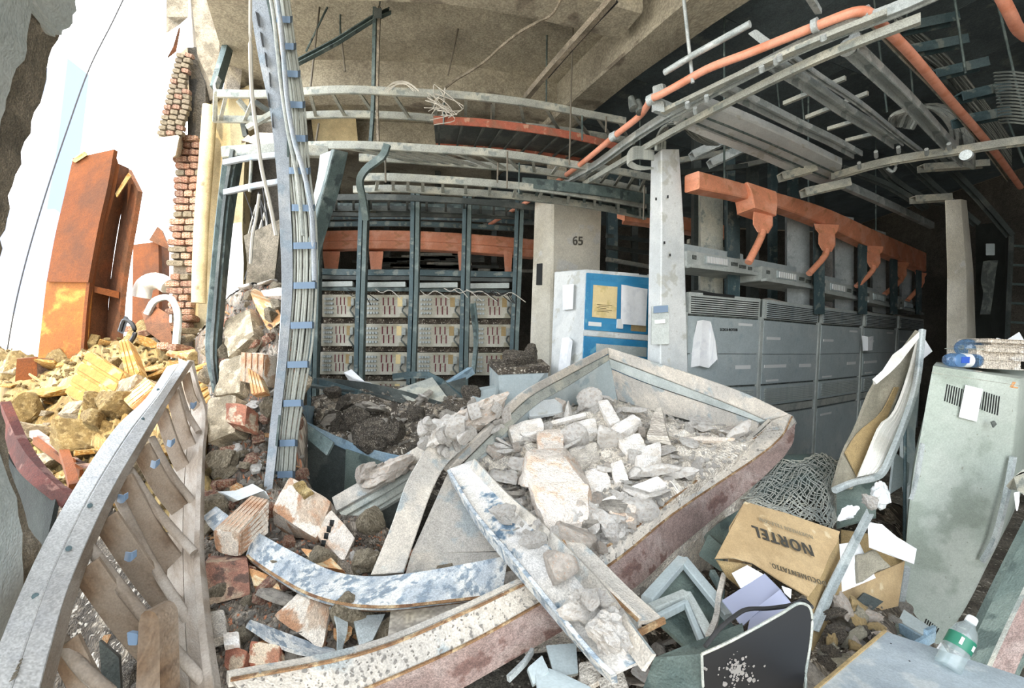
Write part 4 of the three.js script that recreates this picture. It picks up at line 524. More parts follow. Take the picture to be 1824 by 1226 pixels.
  solo('slotted_strut', ribbon(O([[1420, 16], [1438, 42], [1452, 62]], 0.12), O([[1432, 14], [1450, 38], [1464, 60]], 0.12), 0.03, { n: 3 }), M.galv, 'slotted strut end sticking up over the orange pipe', 'strut');
  solo('threaded_rod', rod(P(1217, -10, 3.1), P(1234, 148, 3.1), 0.012), M.galv, 'pale rod dropping from the ceiling to the white conduit', 'rod');
}
// cable runs and darker struts on the far right
{
  const R = rng(63);
  for (let i = 0; i < 30; i++) { const k = i / 29, w = (R() - 0.5) * 10; solo('hung_cable', pipe([[1590 + 26 * k, 20 + 80 * k, 4.15], [1650 + 30 * k + w, 70 + 76 * k, 4.4], [1710 + 10 * k + w, 130 + 70 * k, 4.9], [1760 + k * 6, 190 + 60 * k, 5.2], [1800, 250 + 50 * k, 5.6]], 0.012, 16, 5), R() < 0.4 ? M.cableGrey : M.cableDark, 'grey cable in the sheet of cables hung under the ceiling at the upper right', 'cable', 'cables hung at the upper right'); }
  for (let i = 0; i < 34; i++) { const k = i / 33; solo('hung_cable', pipe([[1586 + 40 * k, 222 + 8 * k, 4.6 + R() * 0.2], [1590 + 60 * k, 200 - 12 * k + R() * 6, 4.5], [1650 + 56 * k, 190 + 10 * k, 4.4 + R() * 0.2], [1690 + 40 * k, 222 + 20 * k, 4.5], [1690 + 44 * k, 280 + 20 * k, 4.9]], 0.016, 18, 5), R() < 0.85 ? M.cableGrey : M.cableDark, 'grey cable in the fan of cables drooping behind the overhead frame', 'cable', 'cables drooping behind the frame'); }
  for (let i = 0; i < 16; i++) { const k = i / 15; solo('hung_cable', pipe([[1770 + 10 * k, 130 + 6 * i, 3.6], [1800, 128 + 6 * i, 3.5], [1850, 134 + 6 * i, 3.4]], 0.007, 8, 5), M.cableDark, 'grey cable in the coil at the right edge under the ceiling', 'cable', 'coil at the right edge'); }
  for (let i = 0; i < 14; i++) { const k = i / 13, s = 5 * (R() - 0.5); solo('looped_cable', pipe([[1168 + 16 * k, 268, 3.9 + 0.2 * k], [1172 + 14 * k, 240, 3.9 + 0.2 * k], [1182 + 16 * k, 226 - 10 * k, 3.85], [1206 + 16 * k, 224 - 6 * k + s, 3.85], [1236 + 20 * k, 246 - 2 * k, 4.1], [1260 + 20 * k, 258, 4.4]], 0.011, 20, 5), R() < 0.6 ? M.cableGrey : M.cableDark, 'grey cable looping out of the top of the white pillar', 'cable', 'cables looping over the white pillar'); }
  for (let i = 0; i < 8; i++) solo('looped_cable', pipe([[1165, 270 + i * 2, 4], [1130, 262 + i * 3, 4], [1118, 278 + i * 2, 4], [1132, 294 + i, 4.05], [1164, 300, 4.1]], 0.01, 18, 5), M.cableGrey, 'grey cable looping out left of the white pillar top', 'cable', 'cables left of the white pillar');
  for (const [i, q] of [[0, [[1232, 278], [1292, 250]]], [1, [[1264, 292], [1330, 262]]], [2, [[1390, 316], [1450, 300]]], [3, [[1430, 344], [1510, 326]]], [4, [[1640, 300], [1756, 292]]], [5, [[1626, 356], [1690, 352]]], [6, [[1570, 60], [1700, 34]]], [7, [[1612, 94], [1716, 74]]], [8, [[1660, 136], [1752, 114]]], [9, [[1706, 176], [1790, 156]]], [10, [[1704, 218], [1790, 202]]]]) {
    const d = i < 4 ? 4.6 : i < 6 ? 5.5 : 4.0; solo('support_strut', bar([[...q[0], d], [...q[1], d]], dchan(0.1, 0.08, 0.012), { n: 2 }), i < 2 ? M.galv : i < 6 ? M.trayDust : M.steelTeal, ['grey strut end above the orange duct, nearest the white pillar', 'second grey strut end above the orange duct', 'dusty strut hung beneath the long batten housing', 'lower dusty strut hung over the orange duct', 'dusty strut hung below the round end plate', 'dusty strut over the far right pillar', 'teal strut crossing the cable sheet, topmost', 'teal strut crossing the cable sheet, second from the top', 'teal strut crossing the cable sheet, with a hooked end', 'teal strut crossing the cable sheet, fourth from the top', 'teal strut crossing the cable sheet, lowest'][i], 'strut');
  }
  for (const [i, q] of [[0, [[1376, 120], [1390, 210], 4.8]], [1, [[1420, 140], [1432, 216], 4.8]], [2, [[1556, 136], [1580, 200], 4.2]], [3, [[1612, 110], [1626, 170], 4.2]], [4, [[1678, 0], [1720, 130], 3.4]], [5, [[1750, 40], [1824, 210], 3.6]], [6, [[1770, 150], [1824, 290], 3.9]]]) solo('threaded_rod', rod(((p) => p.y > 4 ? p.setY(4.97) : p)(P(...q[0], q[2])), P(...q[1], q[2] + 0.3), 0.009), M.steelGreen, ['thin rod seen through the overhead frame, nearest its batten housing', 'second thin rod seen through the overhead frame', 'short rod beside the plate ended strut', 'short rod right of the second orange pipe leg', 'long slanting rod over the cable sheet', 'long slanting rod near the right edge', 'lower slanting rod at the right edge beside the cable coil'][i], 'rod');
  for (const [i, q] of [[0, [[1566, 290], [1590, 320], [1640, 352], [1682, 362]]], [1, [[1600, 270], [1660, 330], [1740, 400]]], [2, [[1660, 270], [1740, 350], [1800, 420]]], [3, [[1500, 300], [1580, 330], [1650, 372]]]]) solo('support_strut', bar(q.map(([x, y]) => P(x, y, 5.8)), dchan(0.07, 0.06, 0.01), { n: 6 }), M.steelDark, ['dark strut curving down to the far right pillar', 'long dark strut running back to the right of the far pillar', 'dark strut running back at the far right', 'dark strut running back beside the batten housing'][i], 'strut');
  solo('hook', pipe([[1592, 282, 4.4], [1596, 296, 4.4], [1590, 306, 4.4], [1580, 300, 4.4]], 0.014, 10, 6), M.galv, 'small bent hook hanging from the cross beam of the overhead frame', 'hook');
}
// ================================================================ EQUIPMENT
const font = await new FontLoader().loadAsync('fonts/droid/droid_sans_bold.typeface.json');
// raised print: text laid on a face; origin O3, unit directions X and Y, height in metres
function lettering(text, o, X, Y, h, t = 0.002) {
  const g = new TextGeometry(text, { font, size: h, depth: t, curveSegments: 3 }); g.computeBoundingBox(); const w = g.boundingBox.max.x;
  const N = X.clone().cross(Y).normalize(), m = new THREE.Matrix4().makeBasis(X.clone().normalize(), Y.clone().normalize(), N); m.setPosition(o.clone().addScaledVector(X.clone().normalize(), -w / 2)); g.applyMatrix4(m);
  return g;
}
{ // the stencilled number on the column
  const a = P(1000, 436, 5.68), b = P(1050, 437, 5.86), col = scene.children.find((o) => o.name === 'column'), o = P(1028, 437, 5.775), X = b.sub(a);
  const N = X.clone().cross(V(0, 1, 0)).normalize();
  part(col, 'stencilled_number', lettering('65', o.addScaledVector(N, 0.012), X, V(0, 1, 0), 0.11, 0.004), plain(0x55524a));
}
// the wall of white equipment modules
{
  const f = thing('module_shelving', 'open dark teal steel frame holding three rows of white equipment modules', 'equipment frame');
  const ups = [[[566, 350], [562, 540], [558, 700], 5.9], [[650, 345], [644, 520], [640, 676], 5.9], [[741, 345], [738, 520], [733, 672], 6.0], [[833, 348], [829, 520], [826, 668], 6.1], [[926, 352], [920, 520], [914, 664], 6.2]];
  for (const [a, b, c, d] of ups) { for (const s of [-1, 1]) part(f, 'upright', bar([a, b, c, [c[0], c[1] + 90]].map(([x, y]) => [x + s * 4.5, y, d - 0.16]), chan(0.05, 0.1, 0.012), { n: 6, up: [0, 0, 1] }), s < 0 ? M.steelTeal : M.steelGreen); part(f, 'upright_web', bar([a, b, c, [c[0], c[1] + 90]].map(([x, y]) => [x, y, d - 0.1]), rect(0.03, 0.05), { n: 6, up: [0, 0, 1] }), M.steelDark); }
  for (const [y, m, h] of [[486, M.steelTeal, 0.08], [496, M.steelDark, 0.05], [516, M.steelGreen, 0.05], [368, M.steelGreen, 0.07], [356, M.steelDark, 0.04], [383, M.steelDark, 0.05]]) part(f, 'cross_rail', bar([[562, y - 2, 6.0], [650, y, 6.0], [740, y, 6.1], [830, y + 2, 6.2], [924, y + 4, 6.3]], rect(0.05, h), { n: 8 }), m);
  part(f, 'back_panel', panel([[560, 520, 6.45], [926, 520, 6.7], [920, 720, 6.7], [556, 720, 6.45]], 0.03), M.sootAndShade);
  const bay = [[574, 634], [648, 728], [743, 821], [838, 913]], rows = [[525, 565], [577, 617], [628, 668], [681, 718]], rn = ['top', 'second', 'third', 'lowest'], bn = ['first bay, behind the cable bundle', 'second bay from the cable bundle', 'third bay from the cable bundle', 'bay next to the numbered column'];
  rows.forEach(([y0, y1], r) => bay.forEach(([x0, x1], b) => {
    if (r === 3 && b === 3) return;
    const d = 5.95 + b * 0.07, dy = b * 0.6 - r * 0.5, q = S([[x0 - r * 1.5, y0 + dy, d], [x1 - r * 1.5, y0 + dy, d + 0.06], [x1 - r * 2, y1 + dy, d + 0.06], [x0 - r * 2, y1 + dy, d]]);
    const t = thing('equipment_module', `white module with red slots, ${rn[r]} row, ${bn[b]}`, 'equipment module');
    part(t, 'faceplate', panel(q, 0.3, 0.006), M.modFace);
    part(t, 'dusty_lid', inset(q, 0, -0.26, 1, -0.03, -0.1, 0.2), M.dirt);
    const knobs = []; for (let i = 0; i < 4; i++) for (let k = 0; k < 4; k++) { const c = bil(q, 0.11 + i * 0.065, 0.2 + k * 0.2); knobs.push(bar([c, c.clone().add(V(0, 0, 0.03))], circ(0.017, 6), { n: 1 })); }
    part(t, 'knobs', knobs, M.galv).userData.kind = 'stuff';
    for (let i = 0; i < 3; i++) { part(t, 'red_slot', inset(q, 0.42 + i * 0.11, 0.12, 0.447 + i * 0.11, 0.46, 0.008), M.red); part(t, 'red_slot', inset(q, 0.45 + i * 0.11, 0.5, 0.477 + i * 0.11, 0.86, 0.008), M.red); }
    part(t, 'connector_plate', inset(q, 0.75, 0.1, 0.86, 0.52, 0.006), b === 1 ? M.paperYellow : M.tan);
    part(t, 'connector', inset(q, 0.87, 0.18, 0.96, 0.5, 0.05, 0.06), M.cableGrey);
    part(t, 'lead', pipe([bil(q, 0.92, 0.45), bil(q, 0.88, 0.7).add(V(0, 0, 0.06)), bil(q, 0.95, 0.9).add(V(0, 0, 0.05)), bil(q, 1.0, 0.98).add(V(0, -0.02, 0.03))], 0.012, 8, 5), M.cableDark);
  }));
  for (let b = 0; b < 4; b++) solo('cover_strip', panel([[bay[b][0] - 4, 502 + b, 5.92 + b * 0.06], [bay[b][1] - 6, 501 + b, 5.96 + b * 0.06], [bay[b][1] - 6, 510 + b, 5.96 + b * 0.06], [bay[b][0] - 4, 511 + b, 5.92 + b * 0.06]], 0.1, 0.006), M.cabTrim, ['pale cover strip over the modules behind the cable bundle', 'pale cover strip over the second bay of modules', 'pale cover strip over the third bay of modules', 'pale cover strip over the modules next to the numbered column'][b], 'cover strip');
  const R = rng(12); for (let i = 0; i < 12; i++) { const x = 600 + R() * 300, y = 513 + R() * 6; solo('lead_wire', pipe([[x, y, 5.86], [x + 12, y + 4 + R() * 6, 5.84], [x + 26, y + R() * 4, 5.84], [x + 40 + R() * 14, y + 12 + R() * 14, 5.84]], 0.006, 10, 4), R() < 0.5 ? M.wireDark : M.wirePale, 'thin lead draped over the tops of the equipment modules', 'wire', 'leads over the modules'); }
}
// long orange duct behind the frame
{
  const t = thing('orange_cable_duct', 'long orange cable duct running behind the equipment frame', 'cable duct');
  part(t, 'duct_body', bar([[560, 424, 7.2], [660, 422, 7.2], [760, 424, 7.3], [860, 430, 7.4], [950, 438, 7.6]], crect(0.2, 0.17, 0.01), { n: 10 }), M.orange);
  part(t, 'duct_skirt', bar([[560, 440, 7.16], [660, 438, 7.16], [760, 440, 7.26], [860, 446, 7.36], [950, 454, 7.56]], crect(0.2, 0.13, 0.01), { n: 10 }), M.orange);
  for (const [x, w] of [[590, 16], [670, 13], [826, 11], [905, 8]]) part(t, 'duct_drop', hexa([[x - w, 448, 7.1], [x + w, 448, 7.1], [x + w * 0.7, 486, 7.1], [x - w * 0.7, 486, 7.1]], [[x - w, 448, 7.35], [x + w, 448, 7.35], [x + w * 0.7, 486, 7.35], [x - w * 0.7, 486, 7.35]], 0.01), M.orange);
  const rr = thing('rear_rack', 'dim rack of posts and bars deep behind the long orange duct', 'rack'); const R = rng(3); for (let i = 0; i < 26; i++) { const x = 600 + R() * 320, y = 452 + R() * 30; part(rr, 'bar', rail(P(x - 40, y, 8.2), P(x + 40, y + 1, 8.2), 0.03, 0.05), R() < 0.4 ? M.trayDust : M.steelDark); }
  for (let i = 0; i < 20; i++) { const x = 590 + R() * 330, y = 352 + R() * 46; part(rr, 'bar', rail(P(x - 50, y, 7.6 + R()), P(x + 50, y + 1, 7.8 + R()), 0.03, 0.06), R() < 0.4 ? M.steelGreen : M.steelDark); }
  for (const x of [600, 690, 780, 880]) part(rr, 'post', rail(P(x, 300, 8.6), P(x, 770, 8.6), 0.1, 0.1, [0, 0, 1]), M.steelDark);
}
// blue fronted cabinet
{
  const t = thing('blue_cabinet', 'white cabinet with blue glazed doors and papers taped up beside the numbered column', 'cabinet');
  const f = S([[1043, 480, 4.8], [1166, 490, 5.0], [1160, 700, 5.0], [1034, 690, 4.8]]), bl = P(988, 484, 5.25), bb = P(980, 700, 5.25), w = f[1].clone().sub(f[0]).add(bl);
  part(t, 'carcass', hexa(f, [bl, w, w.clone().setY(bb.y), bb], 0.012), M.white);
  part(t, 'plinth', hexa([f[3], f[2], f[2].clone().setY(0), f[3].clone().setY(0)], [bb, w.clone().setY(bb.y), w.clone().setY(0), bb.clone().setY(0)], 0.01), M.white);
  const up = inset(f, 0.012, 0.03, 0.985, 0.51, 0.02, 0.022, 0.004);
  const d1 = part(t, 'upper_door', up, M.blue);
  part(d1, 'window_pane', inset(f, 0.07, 0.09, 0.93, 0.45, 0.023, 0.004), plain(0x3d89b4, { roughness: 0.25 }));
  part(t, 'door_strip', inset(f, 0.0, 0.515, 1, 0.56, 0.018, 0.02, 0.004), M.white);
  const d2 = part(t, 'lower_door', inset(f, 0.012, 0.565, 0.985, 0.99, 0.02, 0.022, 0.004), M.blue);
  part(d2, 'top_rail', inset(f, 0.18, 0.62, 0.9, 0.7, 0.022, 0.004), M.cabTrim);
  part(d1, 'door_label', inset(f, 0.06, 0.44, 0.24, 0.475, 0.024, 0.003), M.labelWhite);
  part(d1, 'maker_plate', inset(f, 0.66, 0.43, 0.88, 0.49, 0.024, 0.003), M.tan);
  part(d1, 'handle', inset(f, 0.45, 0.4, 0.53, 0.48, 0.05, 0.03, 0.006), M.labelWhite);
  part(t, 'top_vent', inset(f, 0.76, -0.004, 0.88, 0.008, 0.012, 0.003), M.dark);
  const paper = (name, q, m, l, c = 'paper') => solo(name, q, m, l, c);
  paper('paper_notice', inset(f, 0.1, 0.13, 0.44, 0.4, 0.034, 0.002), M.paperYellow, 'yellow paper notice with lines of print taped inside the blue cabinet door', 'paper');
  { const o = bil(f, 0.27, 0.36), X = f[1].clone().sub(f[0]); for (let i = 0; i < 5; i++) solo('print_line', inset(f, 0.16 + i % 2 * 0.02, 0.29 + i * 0.014, 0.37 - i % 3 * 0.04, 0.294 + i * 0.014, 0.038, 0.001), plain(0x5a4c30), ['top printed line', 'second printed line', 'middle printed line', 'fourth printed line', 'lowest printed line'][i] + ' on the yellow paper notice', 'print'); }
  paper('paper_sheet', loft([0, 0.25, 0.5, 0.75, 1].map((k) => { const a = bil(f, 0.5 + 0.38 * k, 0.11 + 0.02 * k), b = bil(f, 0.51 + 0.36 * k, 0.44), o = V(0, 0, 0.05 + 0.012 * Math.sin(k * 9)); return [a.add(o), b.add(o), b.clone().add(V(0, 0, -0.003)), a.clone().add(V(0, 0, -0.003))]; })), M.paper, 'white sheet of paper taped beside the yellow notice on the blue door');
  const sd = [bl, f[0], f[3], bb];
  paper('paper_sheet', loft([0, 0.5, 1].map((k) => { const a = bil(sd, 0.34 + 0.4 * k, 0.12), b = bil(sd, 0.38 + 0.36 * k, 0.33), o = V(-0.02 - 0.012 * k, 0, 0.025); return [a.add(o), b.add(o), b.clone().add(V(0.002, 0, -0.002)), a.clone().add(V(0.002, 0, -0.002))]; })), M.paper, 'small white paper taped high on the white side of the blue cabinet');
  paper('paper_sheet', loft([[0.42, 0.56, 0.5], [0.62, 0.56, 0.02], [0.8, 0.6, 0.9]].map(([u, v, s]) => { const a = bil(sd, u, v), b = bil(sd, 0.3 + (u - 0.42) * 1.1, 0.93), o = V(-0.03 * s - 0.015, 0, 0.03 * s + 0.012); return [a.add(o), b.add(o), b.clone().add(V(0.003, 0, -0.003)), a.clone().add(V(0.003, 0, -0.003))]; })), M.paper, 'folded white paper hanging lower on the white side of the blue cabinet');
}
// white pillar before the cabinets
{
  const p = struct('pillar', loft([[1159, 1178, 1210, 1196, 282, 266, 266], [1156, 1178, 1219, 1196, 410, 410, 410], [1152, 1176, 1226, 1196, 660, 660, 660], [1149, 1172, 1228, 1196, 950, 960, 950]].map(([a, b, c, e, ya, yb, yc]) => chamfer([P(a, ya, 4.18), P(b, yb, 4.0), P(c, yc, 4.08), P(e, yc, 4.4)], 0.01))), M.white);
  const face = S([[1176, 300, 3.99], [1222, 300, 4.07], [1228, 950, 4.07], [1172, 950, 3.99]]);
  part(p, 'recess_panel', panel([[1161, 545, 4.0], [1192, 543, 3.97], [1192, 613, 3.97], [1160, 614, 4.0]], 0.04, 0.004), M.cabTrim);
  part(p, 'recess_label', panel([[1164, 546, 3.985], [1190, 544, 3.96], [1190, 556, 3.96], [1164, 558, 3.985]], 0.01), M.clip);
  part(p, 'note', panel([[1166, 570, 3.985], [1185, 569, 3.96], [1185, 576, 3.96], [1166, 577, 3.985]], 0.01), M.labelWhite);
  for (const [x, y] of [[1167, 352], [1188, 348], [1182, 430], [1192, 452]]) part(p, 'bolt_hole', panel([[x, y, 3.975], [x + 3, y, 3.97], [x + 3, y + 4, 3.97], [x, y + 4, 3.975]], 0.02), M.dark);
}
// row of grey switch cabinets
{
  const T = [[1218, 520, 4.35], [1352, 533, 4.85], [1455, 547, 5.6], [1532, 556, 6.4], [1594, 563, 7.3], [1642, 569, 8.4]];
  const away = V(-0.57, 0, -0.82), nm = ['nearest grey switch cabinet, with white papers, beside the white pillar', 'second grey switch cabinet from the white pillar', 'third grey switch cabinet from the white pillar', 'fourth grey switch cabinet, with a white cup note, from the pillar', 'farthest grey switch cabinet, lost in the dark at the end of the row'];
  const foot = ([x, , d], k) => { const y = CY + EYE * F / d; return P(x - k * 14 * (y - 550) / 270, y, d); };
  const fronts = [];
  for (let i = 0; i < 5; i++) {
    const a = [...T[i]], b = [...T[i + 1]]; a[0] += i ? 3 : 0; const f = [P(...a), P(...b), foot(b, 1), foot(a, i ? 1 : 0.3)]; fronts.push(f);
    const t = thing('switch_cabinet', nm[i], 'cabinet');
    part(t, 'carcass', hexa(f, f.map((p) => p.clone().addScaledVector(away, i ? 0.6 : 0.2)), 0.008), M.cableDark);
    const body = (n, v0, v1, m = M.cab, out = 0.03) => part(t, n, inset(f, 0.03, v0, 0.985, v1, out, 0.035, 0.006), m);
    body('grille_panel', 0.0, 0.095, M.cabTrim);
    for (let k = 0; k < 8; k++) part(t, 'slat', inset(f, 0.06, 0.014 + k * 0.0098, 0.96, 0.019 + k * 0.0098, 0.042, 0.014), i ? M.cab : M.cabTrim);
    for (let k = 0; k < 8; k++) part(t, 'slot', inset(f, 0.06, 0.019 + k * 0.0098, 0.96, 0.0236 + k * 0.0098, 0.033, 0.005), M.dark);
    const d1 = body('upper_door', 0.105, 0.27); const d2 = body('middle_door', 0.273, 0.42); body('lower_grille_panel', 0.43, 0.53);
    for (let k = 0; k < 8; k++) part(t, 'slat', inset(f, 0.08, 0.445 + k * 0.0095, 0.94, 0.4495 + k * 0.0095, 0.042, 0.014), M.cabTrim);
    body('service_strip', 0.537, 0.575, M.cableGrey, 0.02); const d3 = body('lower_door', 0.585, 0.93);
    part(t, 'edge_post', inset(f, -0.012, 0.09, 0.028, 0.96, 0.025, 0.05, 0.004), M.cabTrim);
    const R = rng(40 + i);
    for (const [u, v, w, h, dd] of [[0.68, 0.125, 0.2, 0.012, d1], [0.08, 0.185, 0.22, 0.014, d1], [0.06, 0.325, 0.36, 0.016, d2], [0.66, 0.325, 0.22, 0.018, d2], [0.1, 0.4, 0.2, 0.01, d2], [0.1, 0.62, 0.24, 0.012, d3]]) if (R() < 0.85) part(dd, 'label_strip', inset(f, u, v, u + w, v + h, 0.034, 0.004), M.labelWhite);
    if (i === 0) { part(d1, 'cabinet_lettering', lettering('SCOC4-NOTOB', bil(f, 0.54, 0.165).addScaledVector(away, -0.036), f[1].clone().sub(f[0]).setY(0), V(0, 1, 0), 0.028, 0.002), M.dark); part(t, 'top_controls', inset(f, 0.2, -0.004, 0.6, 0.008, 0.045, 0.01), M.dark); }
    // dust and bits lying on top
    solo('dust_sheet', loft([0, 0.3, 0.6, 1].map((k, j) => { const p = f[0].clone().lerp(f[1], 0.1 + 0.7 * k), h = [0.004, 0.05, 0.035, 0.004][j]; return [p.clone().add(V(0, 0.004, 0)), p.clone().add(V(0, h + 0.006, 0)).addScaledVector(away, 0.12), p.clone().add(V(0, 0.004, 0)).addScaledVector(away, 0.3)]; })), i ? M.dust : M.steelDark, ['crumpled dark sheet lying on top of the nearest grey cabinet', 'heap of dust lying on top of the second grey cabinet', 'heap of dust lying on top of the third grey cabinet', 'heap of dust lying on top of the fourth grey cabinet', 'heap of dust lying on top of the farthest grey cabinet'][i], 'dust');
    // the shelf unit hung above
    const s0 = [[1224, 446], [1357, 474], [1459, 497], [1540, 516], [1600, 532]][i], s1 = [[1343, 466], [1456, 492], [1534, 512], [1596, 530], [1640, 544]][i], h0 = [30, 26, 24, 22, 18][i], h1 = [24, 24, 24, 20, 16][i], dA = a[2] + 0.1, dB = b[2] + 0.1;
    const sf = S([[s0[0], s0[1], dA], [s1[0], s1[1], dB], [s1[0], s1[1] + h1, dB], [s0[0], s0[1] + h0, dA]]), sh = thing('shelf_unit', ['pale wiring shelf above the nearest grey cabinet', 'wiring shelf above the second grey cabinet', 'wiring shelf above the third grey cabinet', 'wiring shelf above the fourth grey cabinet', 'wiring shelf above the farthest grey cabinet'][i], 'shelf unit');
    part(sh, 'shelf_body', hexa(sf, sf.map((p) => p.clone().addScaledVector(away, 0.35)), 0.012), M.cabTrim);
    part(sh, 'rear_hood', hexa(sf.map((p, j) => p.clone().addScaledVector(away, 0.12).add(V(0, j < 2 ? 0.1 : 0.06, 0))), sf.map((p, j) => p.clone().addScaledVector(away, 0.4).add(V(0, j < 2 ? 0.13 : 0.06, 0))), 0.01), M.cab);
    part(sh, 'panel_frame', inset(sf, 0.24, 0.14, 0.58, 0.66, 0.012, 0.014), M.cab);
    for (let k = 0; k < 8; k++) part(sh, 'terminal', inset(sf, 0.26 + k * 0.038, 0.2, 0.284 + k * 0.038, 0.6, 0.024, 0.014), i > 2 ? M.cab : M.labelWhite);
    for (const [u, v, w] of [[0.63, 0.3, 0.1], [0.76, 0.4, 0.1], [0.07, 0.24, 0.05], [0.9, 0.45, 0.06]]) part(sh, 'socket', inset(sf, u, v, u + w, v + 0.24, 0.008, 0.01), M.cableDark);
    part(sh, 'lower_lip', inset(sf, 0, 0.86, 1, 1.06, 0.05, 0.06, 0.006), M.cabTrim);
    // posts behind
    const px = [[1268, 40], [1422, 40], [1504, 34], [1566, 24], [1615, 18]][i], dd = a[2] + 0.75;
    solo('equipment_post', hexa([[px[0] - px[1] / 2, 330 + i * 26, dd], [px[0] + px[1] / 2, 336 + i * 26, dd + 0.1], [px[0] + px[1] / 2, 560, dd + 0.1], [px[0] - px[1] / 2, 556, dd]], [[px[0] - px[1] / 2 - 4, 330 + i * 26, dd + 0.2], [px[0] + px[1] / 2 - 4, 336 + i * 26, dd + 0.3], [px[0] + px[1] / 2 - 4, 560, dd + 0.3], [px[0] - px[1] / 2 - 4, 556, dd + 0.2]], 0.006), i ? M.galv : M.trayDust, ['pale grey post rising behind the nearest wiring shelf', 'grey post rising behind the second wiring shelf', 'grey post rising behind the third wiring shelf', 'grey post rising behind the fourth wiring shelf', 'grey post rising behind the farthest wiring shelf'][i], 'post');
    solo('equipment_post', hexa([[px[0] + px[1] / 2 + 8, 346 + i * 26, dd - 0.2], [px[0] + px[1] / 2 + 30 - i * 3, 352 + i * 26, dd - 0.1], [px[0] + px[1] / 2 + 30 - i * 3, 560, dd - 0.1], [px[0] + px[1] / 2 + 8, 560, dd - 0.2]], [[px[0] + px[1] / 2 + 6, 346 + i * 26, dd], [px[0] + px[1] / 2 + 26 - i * 3, 352 + i * 26, dd + 0.1], [px[0] + px[1] / 2 + 26 - i * 3, 560, dd + 0.1], [px[0] + px[1] / 2 + 6, 560, dd]], 0.006), M.steelTeal, ['dark teal post between the first two wiring shelves', 'dark teal post between the second and third wiring shelves', 'dark teal post between the third and fourth wiring shelves', 'dark teal post between the fourth and fifth wiring shelves', 'dark teal post past the farthest wiring shelf'][i], 'post');
  }
  const g = fronts[0], pl = (name, q, l) => solo(name, q, M.paper, l, 'paper');
  pl('paper_sheet', loft([[1242, 572, 1224, 656, 0.05], [1252, 570, 1246, 652, 0.09], [1266, 573, 1262, 656, 0.05], [1274, 604, 1278, 640, 0.1], [1278, 620, 1279, 654, 0.06]].map(([x0, y0, x1, y1, o]) => { const d = 4.42 - o; return [P(x0, y0, d), P(x1, y1, d), P(x1, y1, d + 0.004), P(x0, y0, d + 0.004)]; })), 'curled white papers hanging on the nearest grey cabinet');
  pl('paper_note', loft([[1535, 598, 1537, 625, 6.25], [1546, 600, 1546, 625, 6.2], [1556, 599, 1554, 624, 6.3]].map(([x0, y0, x1, y1, d]) => [P(x0, y0, d), P(x1, y1, d), P(x1, y1, d + 0.006), P(x0, y0, d + 0.006)])), 'small curved white note on the fourth grey cabinet');
}
